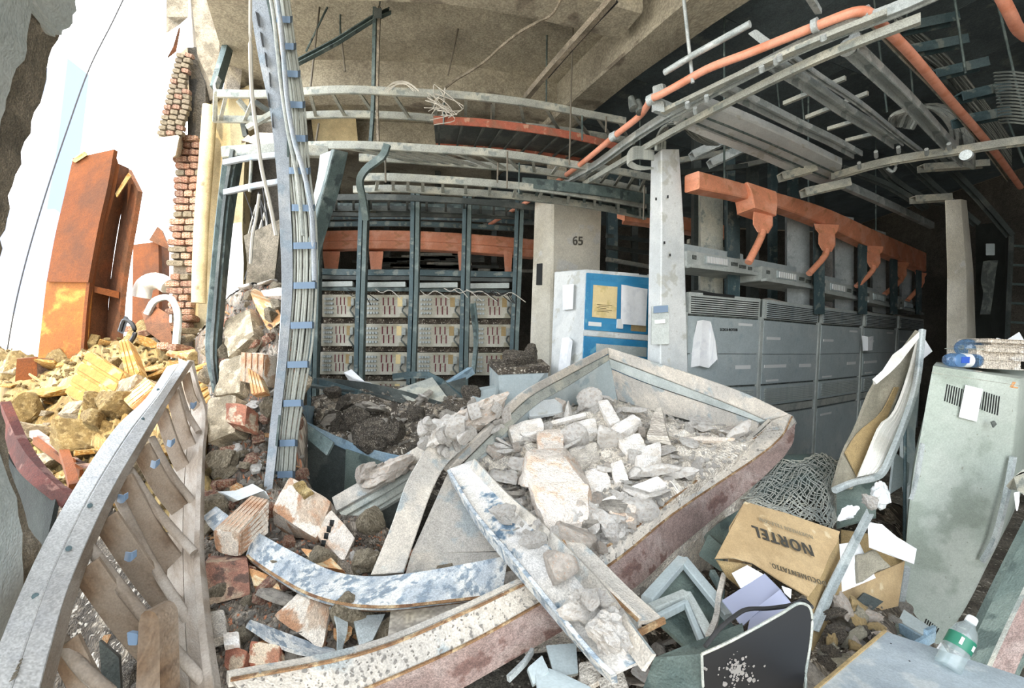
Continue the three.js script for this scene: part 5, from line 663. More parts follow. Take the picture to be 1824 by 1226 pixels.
// orange duct with its hoppers
{
  const t = thing('orange_cable_duct', 'big orange cable duct with hoppers and pipes, hung over the grey switch cabinets', 'cable duct');
  const A = [[1246, 304, 4.0], [1340, 330, 4.45], [1467, 368, 5.3], [1560, 410, 6.4], [1650, 450, 8]], B = [[1246, 336, 4.0], [1342, 356, 4.45], [1452, 393, 5.3], [1560, 444, 6.4], [1650, 484, 8]], away = V(-0.57, 0, -0.82);
  const a = spline(S(A), 24), b = spline(S(B), 24);
  part(t, 'duct_body', loft(a.map((p, i) => chamfer([p, b[i], b[i].clone().addScaledVector(away, 0.15), p.clone().addScaledVector(away, 0.15)], 0.012))), M.orange);
  part(t, 'joint_cover', ribbon([[1330, 324, 4.36], [1338, 340, 4.36], [1344, 370, 4.36]], [[1384, 342, 4.5], [1386, 360, 4.5], [1384, 384, 4.5]], 0.2, { n: 4, r: 0.01 }), M.orange);
  for (const [x, y, k, d, ex, ey] of [[1359, 362, 1, 4.5, 1333, 468], [1473, 402, 0.86, 5.3, 1441, 488], [1556, 440, 0.7, 6.3, 1526, 510], [1606, 468, 0.52, 7.2, 1576, 524], [1640, 486, 0.4, 8, 1616, 536]]) {
    const ring = (w, yy, e = 0.12) => [P(x - w, yy, d - 0.06), P(x + w, yy + 2, d + 0.02), P(x + w, yy + 2, d + e + 0.1), P(x - w, yy, d + e)];
    const h = part(t, 'hopper', loft([ring(27 * k, y - 4 * k), ring(24 * k, y + 8 * k), ring(17 * k, y + 16 * k), ring(18 * k, y + 26 * k), ring(18 * k, y + 38 * k), ring(10 * k, y + 52 * k, 0.06)].map((l) => chamfer(l, 0.014)), { crease: 0.3 }), M.orange);
    part(h, 'spout_pipe', pipe([[x, y + 50 * k, d], [x - 4 * k, y + 62 * k, d - 0.02], [ex, ey, d - 0.1]], 0.036, 6, 10), M.orange);
  }
  for (const [x, y, dd] of [[1290, 318, 4.3], [1440, 364, 5.2], [1560, 414, 6.5]]) part(t, 'hanger_rod', rod(P(x, y, dd), P(x, y, dd).setY(4.96), 0.01), M.steelGreen);
  const u = thing('orange_cable_duct', 'shorter orange duct passing behind the white pillar', 'cable duct');
  part(u, 'duct_body', loft(spline(S([[1112, 366, 5.7], [1160, 373, 5.9], [1222, 387, 6.2], [1292, 402, 6.5]]), 10).map((p) => [p, p.clone().add(V(0, -0.19, 0)), p.clone().add(V(0.02, -0.19, -0.2)), p.clone().add(V(0.02, 0, -0.2))])), M.orange);
  for (const [x, y, dd] of [[1140, 372, 5.85], [1270, 398, 6.35]]) part(u, 'hanger_rod', rod(P(x, y, dd), P(x, y, dd).setY(4.96), 0.01), M.steelGreen);
  part(u, 'end_cap', hexa([[1099, 366, 5.78], [1113, 367, 5.68], [1113, 394, 5.68], [1099, 389, 5.78]], [[1103, 366, 5.95], [1117, 367, 5.85], [1117, 393, 5.85], [1103, 389, 5.95]], 0.006), M.orange);
  const rk = thing('rear_rack', 'dim teal rack posts and bars behind the blue cabinet and the big orange duct', 'rack');
  for (const [i, [x0, y0, y1, d, w]] of [[1090, 380, 620, 7.5, 0.16], [1130, 390, 560, 7.8, 0.1], [1300, 250, 450, 6, 0.1], [1340, 270, 450, 6.4, 0.12], [1376, 290, 430, 7, 0.1], [1240, 240, 330, 5.6, 0.09], [1412, 300, 430, 7.6, 0.12], [1460, 330, 480, 8, 0.1]].entries()) part(rk, 'post', rail(P(x0, y0, d).setY(4.6), P(x0, y1, d).setY(0), w, w, [0, 0, 1]), i % 2 ? M.steelDark : M.steelTeal);
  for (const [i, [x0, y0, x1, y1, d]] of [[1080, 440, 1160, 452, 7], [1080, 462, 1160, 476, 7], [1080, 420, 1160, 430, 7.4], [1226, 430, 1300, 448, 6], [1180, 312, 1330, 296, 5.4], [1190, 290, 1300, 270, 5], [1330, 262, 1420, 300, 5.6], [1300, 300, 1440, 270, 6]].entries()) part(rk, 'bar', rail(P(x0, y0, d), P(x1, y1, d + 0.3), 0.05, 0.06), i % 2 ? M.trayDust : M.steelDark);
}
// far right pillar; ladder, hose and cabinet beside it coloured dark for the gloom
{
  struct('pillar', loft([[1683, 1712, 1722, 357], [1687, 1722, 1734, 480], [1686, 1724, 1740, 640], [1676, 1714, 1732, 900]].map(([a, b, c, y]) => chamfer([P(a, y, 5), P(b, y + (y < 400 ? -2 : 0), 5), P(c, y, 5.35), P(a + 8, y, 5.4)], 0.012))), M.column);
  const t = thing('wall_ladder', 'pale ladder rungs coloured dark for the gloom at the right edge behind the far pillar', 'ladder');
  for (const s of [0, 1]) part(t, 'stile', rail(P(1802 + s * 40, 420, 6), P(1794 + s * 40, 610, 6), 0.03, 0.04, [0, 0, 1]), M.steelDark);
  for (let k = 0; k < 5; k++) part(t, 'rung', rail(P(1802 - k * 1.6, 438 + k * 34, 6), P(1842 - k * 1.6, 440 + k * 34, 6), 0.02, 0.03), M.steelGreen);
  solo('wall_box', hexa([[1756, 434, 6.2], [1772, 434, 6.2], [1772, 455, 6.2], [1756, 455, 6.2]], [[1756, 434, 6.4], [1772, 434, 6.4], [1772, 455, 6.4], [1756, 455, 6.4]], 0.008), M.cab, 'small pale box in the dark right of the far pillar', 'box');
  solo('hanging_sleeve', ribbon([[1762, 464, 6.2], [1758, 500, 6.2], [1762, 520, 6.2], [1756, 560, 6.2]], [[1778, 464, 6.2], [1774, 486, 6.2], [1770, 520, 6.2], [1764, 560, 6.2]], 0.08, { n: 10 }), M.cableDark, 'grey crooked hose coloured dark for the gloom right of the far pillar', 'hose');
  solo('dark_cabinet', hexa([[1738, 400, 6.6], [1790, 396, 6.9], [1790, 660, 6.9], [1738, 660, 6.6]], [[1744, 400, 7.2], [1796, 396, 7.5], [1796, 660, 7.5], [1744, 660, 7.2]], 0.01), M.sheetDark, 'tall cabinet coloured dark for the shade right of the far pillar', 'cabinet');
}
// ================================================================ RUBBLE KIT
const rockGeo = (seed, o = {}) => {
  const { s = [1, 1, 1], planes = 8, detail = 8, rough = 0.12, block = 0, freq = 3 } = o, R = rng(seed), cut = [];
  for (let i = 0; i < planes; i++) { const n = V(R() * 2 - 1, R() * 2 - 1, R() * 2 - 1).normalize(); cut.push([n, 0.38 + R() * 0.36]); }
  if (block) for (const n of [V(1, 0, 0), V(-1, 0, 0), V(0, 1, 0), V(0, -1, 0), V(0, 0, 1), V(0, 0, -1)]) cut.push([n, 0.6]);
  let g = mergeVertices(new THREE.IcosahedronGeometry(1, detail).deleteAttribute('normal').deleteAttribute('uv'), 1e-4); const p = g.attributes.position, uv = [];
  for (let i = 0; i < p.count; i++) {
    const v = V(p.getX(i), p.getY(i), p.getZ(i)).normalize(); let r = 1; for (const [n, d] of cut) { const k = v.dot(n); if (k > 0.05) r = Math.min(r, d / k); }
    r *= 1 + ((fbm3(v.x * freq + seed, v.y * freq, v.z * freq, 4) - 0.5) + (noise3(v.x * 9, v.y * 9 + seed, v.z * 9) - 0.5) * 0.35) * rough; p.setXYZ(i, v.x * r * s[0], v.y * r * s[1], v.z * r * s[2]); 
  }
  g = g.toNonIndexed(); const q = g.attributes.position, T = (i) => V(q.getX(i), q.getY(i), q.getZ(i));
  for (let i = 0; i < q.count; i += 3) { const a = T(i), b = T(i + 1), c = T(i + 2), n = b.clone().sub(a).cross(c.clone().sub(a)), x = Math.abs(n.x), y = Math.abs(n.y), z = Math.abs(n.z); for (const v of [a, b, c]) x > y && x > z ? uv.push(v.z, v.y) : y > z ? uv.push(v.x, v.z) : uv.push(v.x, v.y); }
  g.setAttribute('uv', new THREE.Float32BufferAttribute(uv, 2));
  return toCreasedNormals(g, 0.3);
};
const rocks = [1, 2, 3, 4, 5, 6].map((k) => rockGeo(k)), blocks = [11, 12, 13, 14].map((k) => rockGeo(k, { s: [1, 0.55, 0.7], planes: 3, block: 1, rough: 0.1 })), slabs = [21, 22, 23, 24, 25].map((k) => rockGeo(k, { s: [1, 0.22, 0.75], planes: 7, rough: 0.1, block: 1 })), shards = [31, 32, 33].map((k) => rockGeo(k, { s: [1, 0.3, 0.34], planes: 8, rough: 0.14 })), pebbles = [41, 42, 43].map((k) => rockGeo(k, { detail: 2, planes: 6 }));
// a rough masonry piece between a front and a back ring of corners
function chunk(f, b, amp = 0.012, n = 8) {
  f = S(f); b = typeof b === 'number' ? (() => { const nn = f[1].clone().sub(f[0]).cross(f[3].clone().sub(f[0])).normalize(); if (nn.dot(f[0].clone().sub(V(0, EYE, 0))) < 0) nn.negate(); return f.map((p) => p.clone().addScaledVector(nn, b)); })() : S(b);
  const at = (x, y, z) => bil(f, x, y).lerp(bil(b, x, y), z), c = at(0.5, 0.5, 0.5), pos = [], uv = [], idx = [];
  const dist = (a, q) => a.distanceTo(q), W = dist(f[0], f[1]), Hh = dist(f[0], f[3]), D = dist(f[0], b[0]);
  const put = (p) => { const k = 11; const o = p.clone().sub(c), l = o.length() || 1; const h = (fbm3(p.x * k, p.y * k, p.z * k, 3) - 0.5) * 2 * amp + (noise3(p.x * 4, p.y * 4, p.z * 4) - 0.5) * amp; return p.clone().addScaledVector(o, h / l); };
  for (const [fn, lu, lv] of [[(u, v) => [u, v, 0], W, Hh], [(u, v) => [1 - u, v, 1], W, Hh], [(u, v) => [0, v, 1 - u], D, Hh], [(u, v) => [1, v, u], D, Hh], [(u, v) => [u, 0, 1 - v], W, D], [(u, v) => [u, 1, v], W, D]]) {
    const o = pos.length / 3; for (let i = 0; i <= n; i++) for (let j = 0; j <= n; j++) { let q = fn(i / n, j / n); const e = q.filter((t) => t === 0 || t === 1).length; if (e > 1) q = q.map((t) => 0.5 + (t - 0.5) * (e > 2 ? 0.93 : 0.965)); const p = put(at(...q)); pos.push(p.x, p.y, p.z); uv.push(i / n * lu, j / n * lv); }
    const I = (i, j) => o + i * (n + 1) + j; for (let i = 0; i < n; i++) for (let j = 0; j < n; j++) idx.push(I(i, j), I(i, j + 1), I(i + 1, j + 1), I(i, j), I(i + 1, j + 1), I(i + 1, j));
  }
  const g = new THREE.BufferGeometry(); g.setAttribute('position', new THREE.Float32BufferAttribute(pos, 3)); g.setAttribute('uv', new THREE.Float32BufferAttribute(uv, 2)); g.setIndex(idx);
  return toCreasedNormals(g.toNonIndexed(), 0.6);
}
const loose = (name, geo, mat, p, scale, rot, label, cat, group) => { const m = new THREE.Mesh(geo, mat); m.castShadow = m.receiveShadow = true; m.userData.local = true; add(m, name, label, cat, group); delete m.userData.local; m.position.copy(p); m.scale.set(...(Array.isArray(scale) ? scale : [scale, scale, scale])); m.rotation.set(...rot); return m; };
function scatter(h, n, seed, { size = [0.03, 0.09], kinds, u = [0.03, 0.97], v = [0.03, 0.97], group, where, sink = 0.35, bias = 2 }) {
  const R = rng(seed);
  for (let i = 0; i < n; i++) {
    const [name, geos, mat, word] = kinds[Math.floor(R() * kinds.length)], s = size[0] + (size[1] - size[0]) * Math.pow(R(), bias), p = h.userData.at(u[0] + (u[1] - u[0]) * R(), v[0] + (v[1] - v[0]) * R());
    const g = geos[Math.floor(R() * geos.length)], f = (s - size[0]) / (size[1] - size[0]), sw = f > 0.55 ? 'large' : f > 0.2 ? 'middling' : 'small';
    loose(name, g, mat, h.userData.shift ? p : p.add(V(0, s * sink, 0)), [s * (0.8 + R() * 0.5), s * (0.8 + R() * 0.4), s * (0.8 + R() * 0.5)], [R() * 1.2 - 0.6, R() * 6.28, R() * 1.2 - 0.6], `${sw} ${word} ${where}`, 'rubble', `${sw} ${word} ${where}`);
  }
}
// a hollow clay tile seen on its ribbed face
function clayTile(q, t, label, { m = M.terra, ribs = 5, holes = 0, along = 0, group } = {}) {
  q = S(q); const o = thing('hollow_clay_tile', label, 'clay tile', group), mm = m;
  part(o, 'tile_body', chunk(q, t, 0.008, 8), mm);
  for (let k = 0; k < ribs; k++) { const a = (k + 0.15) / ribs, b = (k + 0.85) / ribs; part(o, 'rib', along ? inset(q, 0.03, a, 0.97, b, 0.009, 0.012, 0.003) : inset(q, a, 0.03, b, 0.97, 0.009, 0.012, 0.003), mm); }
  if (holes) { // open cells on the lower edge
    const n = q[1].clone().sub(q[0]).cross(q[3].clone().sub(q[0])).normalize(); if (n.dot(q[0].clone().sub(V(0, EYE, 0))) < 0) n.negate(); const e = [q[3], q[2], q[2].clone().addScaledVector(n, t), q[3].clone().addScaledVector(n, t)];
    for (let k = 0; k < holes; k++) part(o, 'cell_hole', inset(e, (k + 0.22) / holes, 0.25, (k + 0.78) / holes, 0.75, 0.006, 0.004), M.dark);
  }
  return o;
}
const heapOf = (name, geo, mat, label, cat) => { solo(name, geo.clone(), mat, label, cat, null, 'stuff'); return geo; };

// crumbs piled round a spot
function crumbs(x, y, d, n, rx, ry, size, geos, mat, seed, word, where) { const R = rng(seed); for (let i = 0; i < n; i++) { const a = R() * 6.28, r = Math.sqrt(R()), s = size * (0.4 + R() * R() * 1.4); loose('plaster_crumb', geos[Math.floor(R() * geos.length)], mat, P(x + Math.cos(a) * r * rx, y + Math.sin(a) * r * ry, d - 0.03 + R() * 0.1), [s, s * 0.7, s], [R() * 6, R() * 6, R() * 6], `${word} ${where}`, 'rubble', `${word} ${where}`); } }
// ================================================================ HEAPS
const heapLeft = heap([
  [[-20, 610, 6.2], [60, 640, 6.0], [120, 632, 5.8], [200, 604, 5.6], [290, 600, 5.4], [350, 640, 5.2]],
  [[0, 690, 4.8], [60, 676, 4.8], [120, 650, 4.8], [200, 630, 4.7], [280, 640, 4.5], [352, 664, 4.2]],
  [[20, 770, 3.9], [80, 740, 4.0], [150, 712, 4.1], [220, 700, 4.0], [290, 716, 3.8], [366, 720, 3.7]],
  [[50, 860, 3.3], [110, 835, 3.35], [170, 800, 3.3], [240, 800, 3.2], [310, 800, 3.0], [372, 800, 3.0]],
  [[60, 960, 2.9], [120, 950, 2.9], [180, 930, 2.85], [250, 930, 2.75], [310, 930, 2.6], [380, 900, 2.5]]], { amp: 0.14, freq: 5, low: -0.9, seed: 2, nu: 70, nv: 60 });
heapOf('rubble_heap', heapLeft, M.yellowrubble, 'sunlit yellow heap of broken masonry under the rusted columns', 'rubble');
const heapMid = heap([
  [[350, 600, 4.6], [400, 540, 4.4], [440, 508, 4.2], [480, 505, 4.1], [520, 520, 4.1]],
  [[362, 680, 3.9], [405, 620, 3.8], [445, 580, 3.7], [485, 570, 3.6], [524, 590, 3.6]],
  [[368, 760, 3.3], [410, 720, 3.25], [455, 700, 3.2], [490, 700, 3.15], [540, 720, 3.2]],
  [[366, 870, 2.75], [410, 850, 2.75], [450, 840, 2.75], [490, 860, 2.75], [560, 880, 2.8]],
  [[366, 980, 2.3], [430, 975, 2.3], [500, 960, 2.35], [600, 950, 2.4], [720, 960, 2.4]]], { amp: 0.09, freq: 7, seed: 5, nu: 60, nv: 50 });
heapOf('rubble_heap', heapMid, M.midrubble, 'brown heap of broken bricks and plaster left of the cable bundle', 'rubble');
const heapLow = heap([
  [[300, 960, 2.35], [440, 960, 2.3], [560, 960, 2.3], [680, 985, 2.25], [800, 990, 2.2]],
  [[310, 1060, 1.95], [440, 1050, 1.95], [560, 1060, 1.95], [680, 1080, 1.9], [820, 1080, 1.85]],
  [[310, 1160, 1.7], [440, 1150, 1.7], [560, 1150, 1.7], [680, 1170, 1.68], [820, 1180, 1.65]],
  [[310, 1330, 1.4], [440, 1330, 1.4], [560, 1330, 1.4], [680, 1330, 1.4], [820, 1330, 1.4]]], { amp: 0.05, freq: 9, seed: 8, nu: 60, nv: 60 });
heapOf('rubble_heap', heapLow, M.midrubble, 'brown heap of grit and broken tile at the bottom beside the wooden rack', 'rubble');
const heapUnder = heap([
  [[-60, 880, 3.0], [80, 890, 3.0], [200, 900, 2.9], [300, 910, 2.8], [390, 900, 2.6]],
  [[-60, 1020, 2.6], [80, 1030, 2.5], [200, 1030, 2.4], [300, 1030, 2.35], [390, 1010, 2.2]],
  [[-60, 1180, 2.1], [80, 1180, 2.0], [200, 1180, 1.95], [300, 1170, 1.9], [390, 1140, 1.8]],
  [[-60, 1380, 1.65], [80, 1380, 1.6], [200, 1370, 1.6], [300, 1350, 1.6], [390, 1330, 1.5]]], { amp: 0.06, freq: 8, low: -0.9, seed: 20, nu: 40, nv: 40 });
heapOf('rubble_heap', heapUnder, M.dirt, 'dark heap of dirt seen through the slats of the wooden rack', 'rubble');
const heapTray = heap([
  [[965, 730, 3.62], [1030, 722, 3.75], [1101, 716, 3.9], [1200, 746, 3.6], [1335, 768, 3.1]],
  [[880, 796, 2.95], [970, 765, 3.1], [1060, 756, 3.15], [1190, 780, 2.95], [1346, 786, 2.75]],
  [[838, 850, 2.6], [940, 835, 2.65], [1030, 835, 2.6], [1130, 845, 2.45], [1250, 856, 2.38]],
  [[880, 905, 2.3], [960, 910, 2.25], [1030, 925, 2.15], [1090, 930, 2.06], [1150, 925, 2.12]],
  [[935, 1000, 1.95], [980, 990, 1.97], [1030, 985, 1.97], [1070, 980, 1.95], [1100, 968, 1.96]]], { amp: 0.055, freq: 9, low: 0.35, seed: 11, nu: 70, nv: 60 });
heapOf('plaster_rubble', heapTray, M.dust, 'pale dusty heap of broken plaster filling the tipped steel cabinet', 'rubble');
const heapSoil = heap([
  [[556, 706, 4.5], [640, 690, 4.8], [730, 690, 4.9], [830, 700, 4.8], [900, 712, 4.6]],
  [[560, 740, 4.1], [640, 728, 4.2], [720, 726, 4.3], [800, 736, 4.2], [860, 750, 4.0]],
  [[570, 764, 3.8], [640, 768, 3.8], [720, 776, 3.75], [790, 780, 3.6], [830, 790, 3.5]],
  [[556, 762, 3.6], [640, 796, 3.55], [720, 812, 3.5], [780, 815, 3.4], [810, 815, 3.3]]], { amp: 0.07, freq: 8, low: 0.55, seed: 14, nu: 50, nv: 40 });
heapOf('soil_heap', heapSoil, M.dirt, 'dark heap of soil and grit spread over the blue-grey bench top', 'dirt');
const heapRight = heap([
  [[1110, 1040, 2.3], [1240, 1010, 2.5], [1360, 960, 2.8], [1480, 900, 3.2], [1600, 900, 3.2], [1720, 1040, 3.1]],
  [[1080, 1120, 1.9], [1220, 1100, 2.0], [1350, 1080, 2.1], [1470, 1060, 2.2], [1560, 1050, 2.3], [1690, 1150, 2.5]],
  [[1000, 1200, 1.65], [1150, 1190, 1.65], [1300, 1200, 1.6], [1450, 1150, 1.7], [1560, 1120, 1.8], [1660, 1210, 2.2]],
  [[900, 1330, 1.4], [1100, 1330, 1.4], [1300, 1330, 1.4], [1450, 1330, 1.4], [1560, 1300, 1.45], [1650, 1330, 1.85]]], { amp: 0.06, freq: 8, seed: 17, nu: 70, nv: 50 });
heapOf('rubble_heap', heapRight, M.dirt, 'dusty heap of torn ceiling board and grit under the junk at lower right', 'rubble');

const K = { brick: ['brick_fragment', blocks, M.brick, 'broken red brick'], brick3: ['brick_fragment', blocks, M.brick3, 'dusty broken brick'], terra: ['tile_fragment', slabs, M.terra, 'broken clay tile piece'], yel: ['tile_fragment', slabs, M.terraYellow, 'yellow clay tile piece'], yrock: ['masonry_fragment', rocks, M.yellowrubble, 'yellow lump of mortar'], pl: ['plaster_fragment', slabs, M.plaster, 'pale flat piece of plaster'], pr: ['plaster_fragment', rocks, M.plaster, 'pale lump of plaster'], p2: ['plaster_fragment', rocks, M.plaster2, 'pinkish lump of plaster'], pb: ['plaster_fragment', blocks, M.plaster2, 'pinkish block of plaster'], tg: ['masonry_fragment', rocks, M.tanGrey, 'tan lump of mortar'], tb: ['masonry_fragment', blocks, M.tanGrey, 'tan block of masonry'], con: ['concrete_fragment', rocks, M.concrete, 'grey lump of concrete'], sh: ['plaster_shard', shards, M.plaster, 'long pale shard of plaster'], dr: ['dirt_clod', rocks, M.dirt, 'dark clod of dirt'], csl: ['concrete_fragment', slabs, M.concrete, 'grey flat piece of concrete'] };
scatter(heapLeft, 110, 201, { size: [0.05, 0.24], kinds: [K.yel, K.yel, K.yel, K.yrock, K.yrock, K.terra, K.tb], where: 'in the sunlit heap on the left', v: [0.1, 0.95] });
scatter(heapMid, 130, 202, { size: [0.03, 0.13], kinds: [K.brick, K.brick3, K.brick3, K.terra, K.tg, K.tg, K.tb, K.pl], where: 'in the heap left of the cable bundle' });
scatter(heapLow, 120, 203, { size: [0.025, 0.1], kinds: [K.brick, K.brick3, K.terra, K.tg, K.tb, K.pl, K.csl], where: 'in the heap beside the wooden rack' });
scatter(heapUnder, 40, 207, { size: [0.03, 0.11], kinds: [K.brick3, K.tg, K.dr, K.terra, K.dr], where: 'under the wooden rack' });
scatter(heapTray, 170, 204, { size: [0.03, 0.13], kinds: [K.pl, K.pl, K.sh, K.pl, K.csl, K.pb, K.pr], where: 'inside the tipped steel cabinet', bias: 1.6 });
scatter(heapSoil, 70, 205, { size: [0.03, 0.16], kinds: [K.dr, K.dr, K.con, K.pl, K.csl], where: 'in the soil on the bench' });
scatter(heapRight, 80, 206, { size: [0.02, 0.08], kinds: [K.pl, K.con, K.csl, K.dr, K.csl], where: 'in the heap at lower right' });
{ // grit: too small and too many to count
  const R = rng(300); for (const [h, m, n, w, s0] of [[heapTray, M.plaster, 1500, 'fine pale grit scattered over the plaster in the tipped cabinet', 0.012], [heapMid, M.concrete, 900, 'fine grit over the brown heap left of the cable bundle', 0.014], [heapLow, M.concrete, 1100, 'fine grit over the heap beside the wooden rack', 0.01], [heapLeft, M.yellowrubble, 900, 'fine yellow grit over the sunlit heap', 0.022], [heapSoil, M.concrete, 500, 'fine pale grit over the soil on the bench', 0.014], [heapRight, M.concrete, 600, 'fine grit over the heap at lower right', 0.01]]) {
    const im = new THREE.InstancedMesh(pebbles[0], m, n), d = new THREE.Object3D(); im.castShadow = im.receiveShadow = true;
    for (let i = 0; i < n; i++) { d.position.copy(h.userData.at(R(), R())).add(V((R() - 0.5) * 0.06, s0 * 0.4, (R() - 0.5) * 0.06)); const s = s0 * (0.4 + R() * 1.2); d.scale.set(s, s * 0.7, s); d.rotation.set(R() * 6, R() * 6, R() * 6); d.updateMatrix(); im.setMatrixAt(i, d.matrix); }
    add(im, 'grit', w, 'grit', null, 'stuff');
  }
}
// ================================================================ LEFT: tiles, bricks, the wooden rack
clayTile([[157, 622, 3.95], [224, 664, 3.75], [186, 744, 3.5], [113, 702, 3.7]], 0.12, 'large yellow ribbed clay tile lying tilted at the middle of the sunlit heap', { m: M.terraYellow, ribs: 4, along: 1 });
clayTile([[212, 606, 4.2], [228, 604, 4.2], [252, 664, 3.9], [226, 690, 3.8]], 0.1, 'pointed yellow clay tile leaning right of the large ribbed one', { m: M.terraYellow, ribs: 3 });
clayTile([[214, 706, 3.6], [262, 672, 3.7], [274, 690, 3.5], [232, 726, 3.4]], 0.12, 'striped yellow clay tile below the pointed one, half behind the wooden rack', { m: M.terra, ribs: 4, along: 1 });
clayTile([[194, 712, 3.8], [230, 718, 3.7], [216, 752, 3.55], [184, 742, 3.65]], 0.12, 'small ribbed clay tile under the striped one at the rack edge', { m: M.terra, ribs: 5 });
clayTile([[345, 652, 3.9], [386, 640, 4], [388, 676, 3.9], [350, 700, 3.8]], 0.1, 'yellow clay tile lying beyond the end of the wooden rack', { m: M.terraYellow, ribs: 4, along: 1 });
clayTile([[350, 690, 3.7], [384, 676, 3.8], [386, 704, 3.6], [360, 730, 3.6]], 0.1, 'yellow clay tile below the one beyond the rack end', { m: M.terraYellow, ribs: 3, along: 1 });
clayTile([[430, 626, 3.23], [473, 630, 3.18], [470, 690, 3.08], [428, 680, 3.18]], 0.12, 'orange ribbed clay tile standing in the heap left of the cable bundle', { m: M.terraDust, ribs: 4 });
clayTile([[441, 654, 3.08], [462, 668, 3.06], [474, 700, 2.98], [448, 704, 3.00]], 0.08, 'narrow grooved clay tile leaning in front of the ribbed one', { m: M.terra, ribs: 4 });
solo('masonry_block', chunk([[445, 522, 3.68], [490, 540, 3.63], [506, 572, 3.48], [478, 592, 3.48]], [[450, 512, 4.15], [498, 526, 4.1], [512, 566, 3.95], [484, 586, 3.95]], 0.02), M.terra, 'orange broken block at the top of the heap beside the cable bundle', 'masonry');
solo('white_stone', chunk([[462, 516, 3.8], [506, 512, 3.8], [508, 526, 3.75], [470, 528, 3.75]], 0.16, 0.016), M.plaster, 'white lump topping the orange block beside the cable bundle', 'masonry');
solo('masonry_block', chunk([[398, 570, 3.68], [444, 548, 3.63], [452, 596, 3.38], [402, 640, 3.38]], 0.3, 0.03), M.tanGrey, 'grey broken masonry block in front of the white board', 'masonry');
solo('masonry_block', chunk([[385, 640, 3.38], [432, 626, 3.33], [426, 700, 3.13], [378, 706, 3.18]], 0.3, 0.03), M.tanGrey, 'lower grey masonry block left of the orange ribbed tile', 'masonry');
solo('masonry_block', chunk([[366, 706, 3.08], [420, 700, 3.03], [418, 770, 2.83], [368, 790, 2.83]], 0.3, 0.03), M.tanGrey, 'grey masonry block above the end of the wooden rack', 'masonry');
solo('masonry_block', chunk([[400, 716, 2.88], [440, 722, 2.83], [436, 760, 2.73], [402, 752, 2.78]], 0.14, 0.02), M.brick, 'red brown brick lump in the middle of the heap left of the cable bundle', 'masonry');
{ const R = rng(55); const spots = [[240, 585, 5], [304, 604, 4.95], [320, 560, 5.4], [334, 590, 5.2], [290, 600, 5], [312, 596, 5], [270, 590, 4.9], [330, 604, 5.0], [340, 568, 5.3], [300, 620, 4.7], [322, 622, 4.6], [280, 560, 5.2]];
  spots.forEach(([x, y, d], i) => loose('brick', brickGeo[i % 5], brickMats[i % 4], P(x, y, d), [1.1, 1.1, 1.1], [R() - 0.5, R() * 3, R() - 0.5], 'loose red brick fallen at the foot of the brick pier', 'brick', 'fallen bricks by the pier')); }
solo('twisted_metal', pipe([[262, 560, 4.9], [276, 536, 4.9], [300, 530, 4.9], [316, 556, 4.8], [314, 610, 4.6], [312, 640, 4.5]], 0.035, 20, 6), M.galv, 'bent pale metal strip arching over the wreckage behind the sunlit heap', 'metal strip');
solo('twisted_metal', loft([[[252, 556, 5], [268, 540, 5], [272, 560, 5]], [[262, 590, 4.8], [300, 560, 4.8], [290, 600, 4.8]], [[290, 612, 4.7], [306, 600, 4.7], [306, 624, 4.7]]].map(S)), M.rustDarkAndShade, 'dark crumpled metal under the arching strip', 'metal');
solo('white_duct', pipe([[252, 530, 5.6], [258, 508, 5.6], [280, 500, 5.6], [300, 510, 5.6]], 0.1, 12, 10), M.cloth, 'white bent duct between the small rusted column and the brick pier', 'duct');
solo('black_cable', pipe([[214, 590, 4.6], [222, 570, 4.6], [236, 578, 4.6], [240, 596, 4.6], [232, 610, 4.6]], 0.02, 14, 6), M.black, 'short black cable curling at the top of the sunlit heap', 'cable');
solo('black_bracket', hexa([[208, 590, 4.6], [222, 562, 4.6], [230, 566, 4.6], [220, 596, 4.6]], [[208, 590, 4.7], [222, 562, 4.7], [230, 566, 4.7], [220, 596, 4.7]], 0.01), M.black, 'black bracket sticking up at the top of the sunlit heap', 'bracket');
for (const [i, q] of [[0, [[60, 772, 3.6], [100, 800, 3.4], [140, 830, 3.2], [165, 836, 3.1]]], [1, [[66, 784, 3.5], [110, 815, 3.3], [150, 842, 3.1]]], [2, [[112, 800, 3.3], [124, 836, 3.0], [132, 868, 2.85]]]]) solo('rusty_bar', bar(q, rect(0.05, 0.05), { n: 8 }), i ? M.rust : M.rustred, ['upper rusty lath lying at the foot of the sunlit heap', 'lower rusty lath lying at the foot of the sunlit heap', 'short rusty lath leaning across the other two'][i], 'lath');

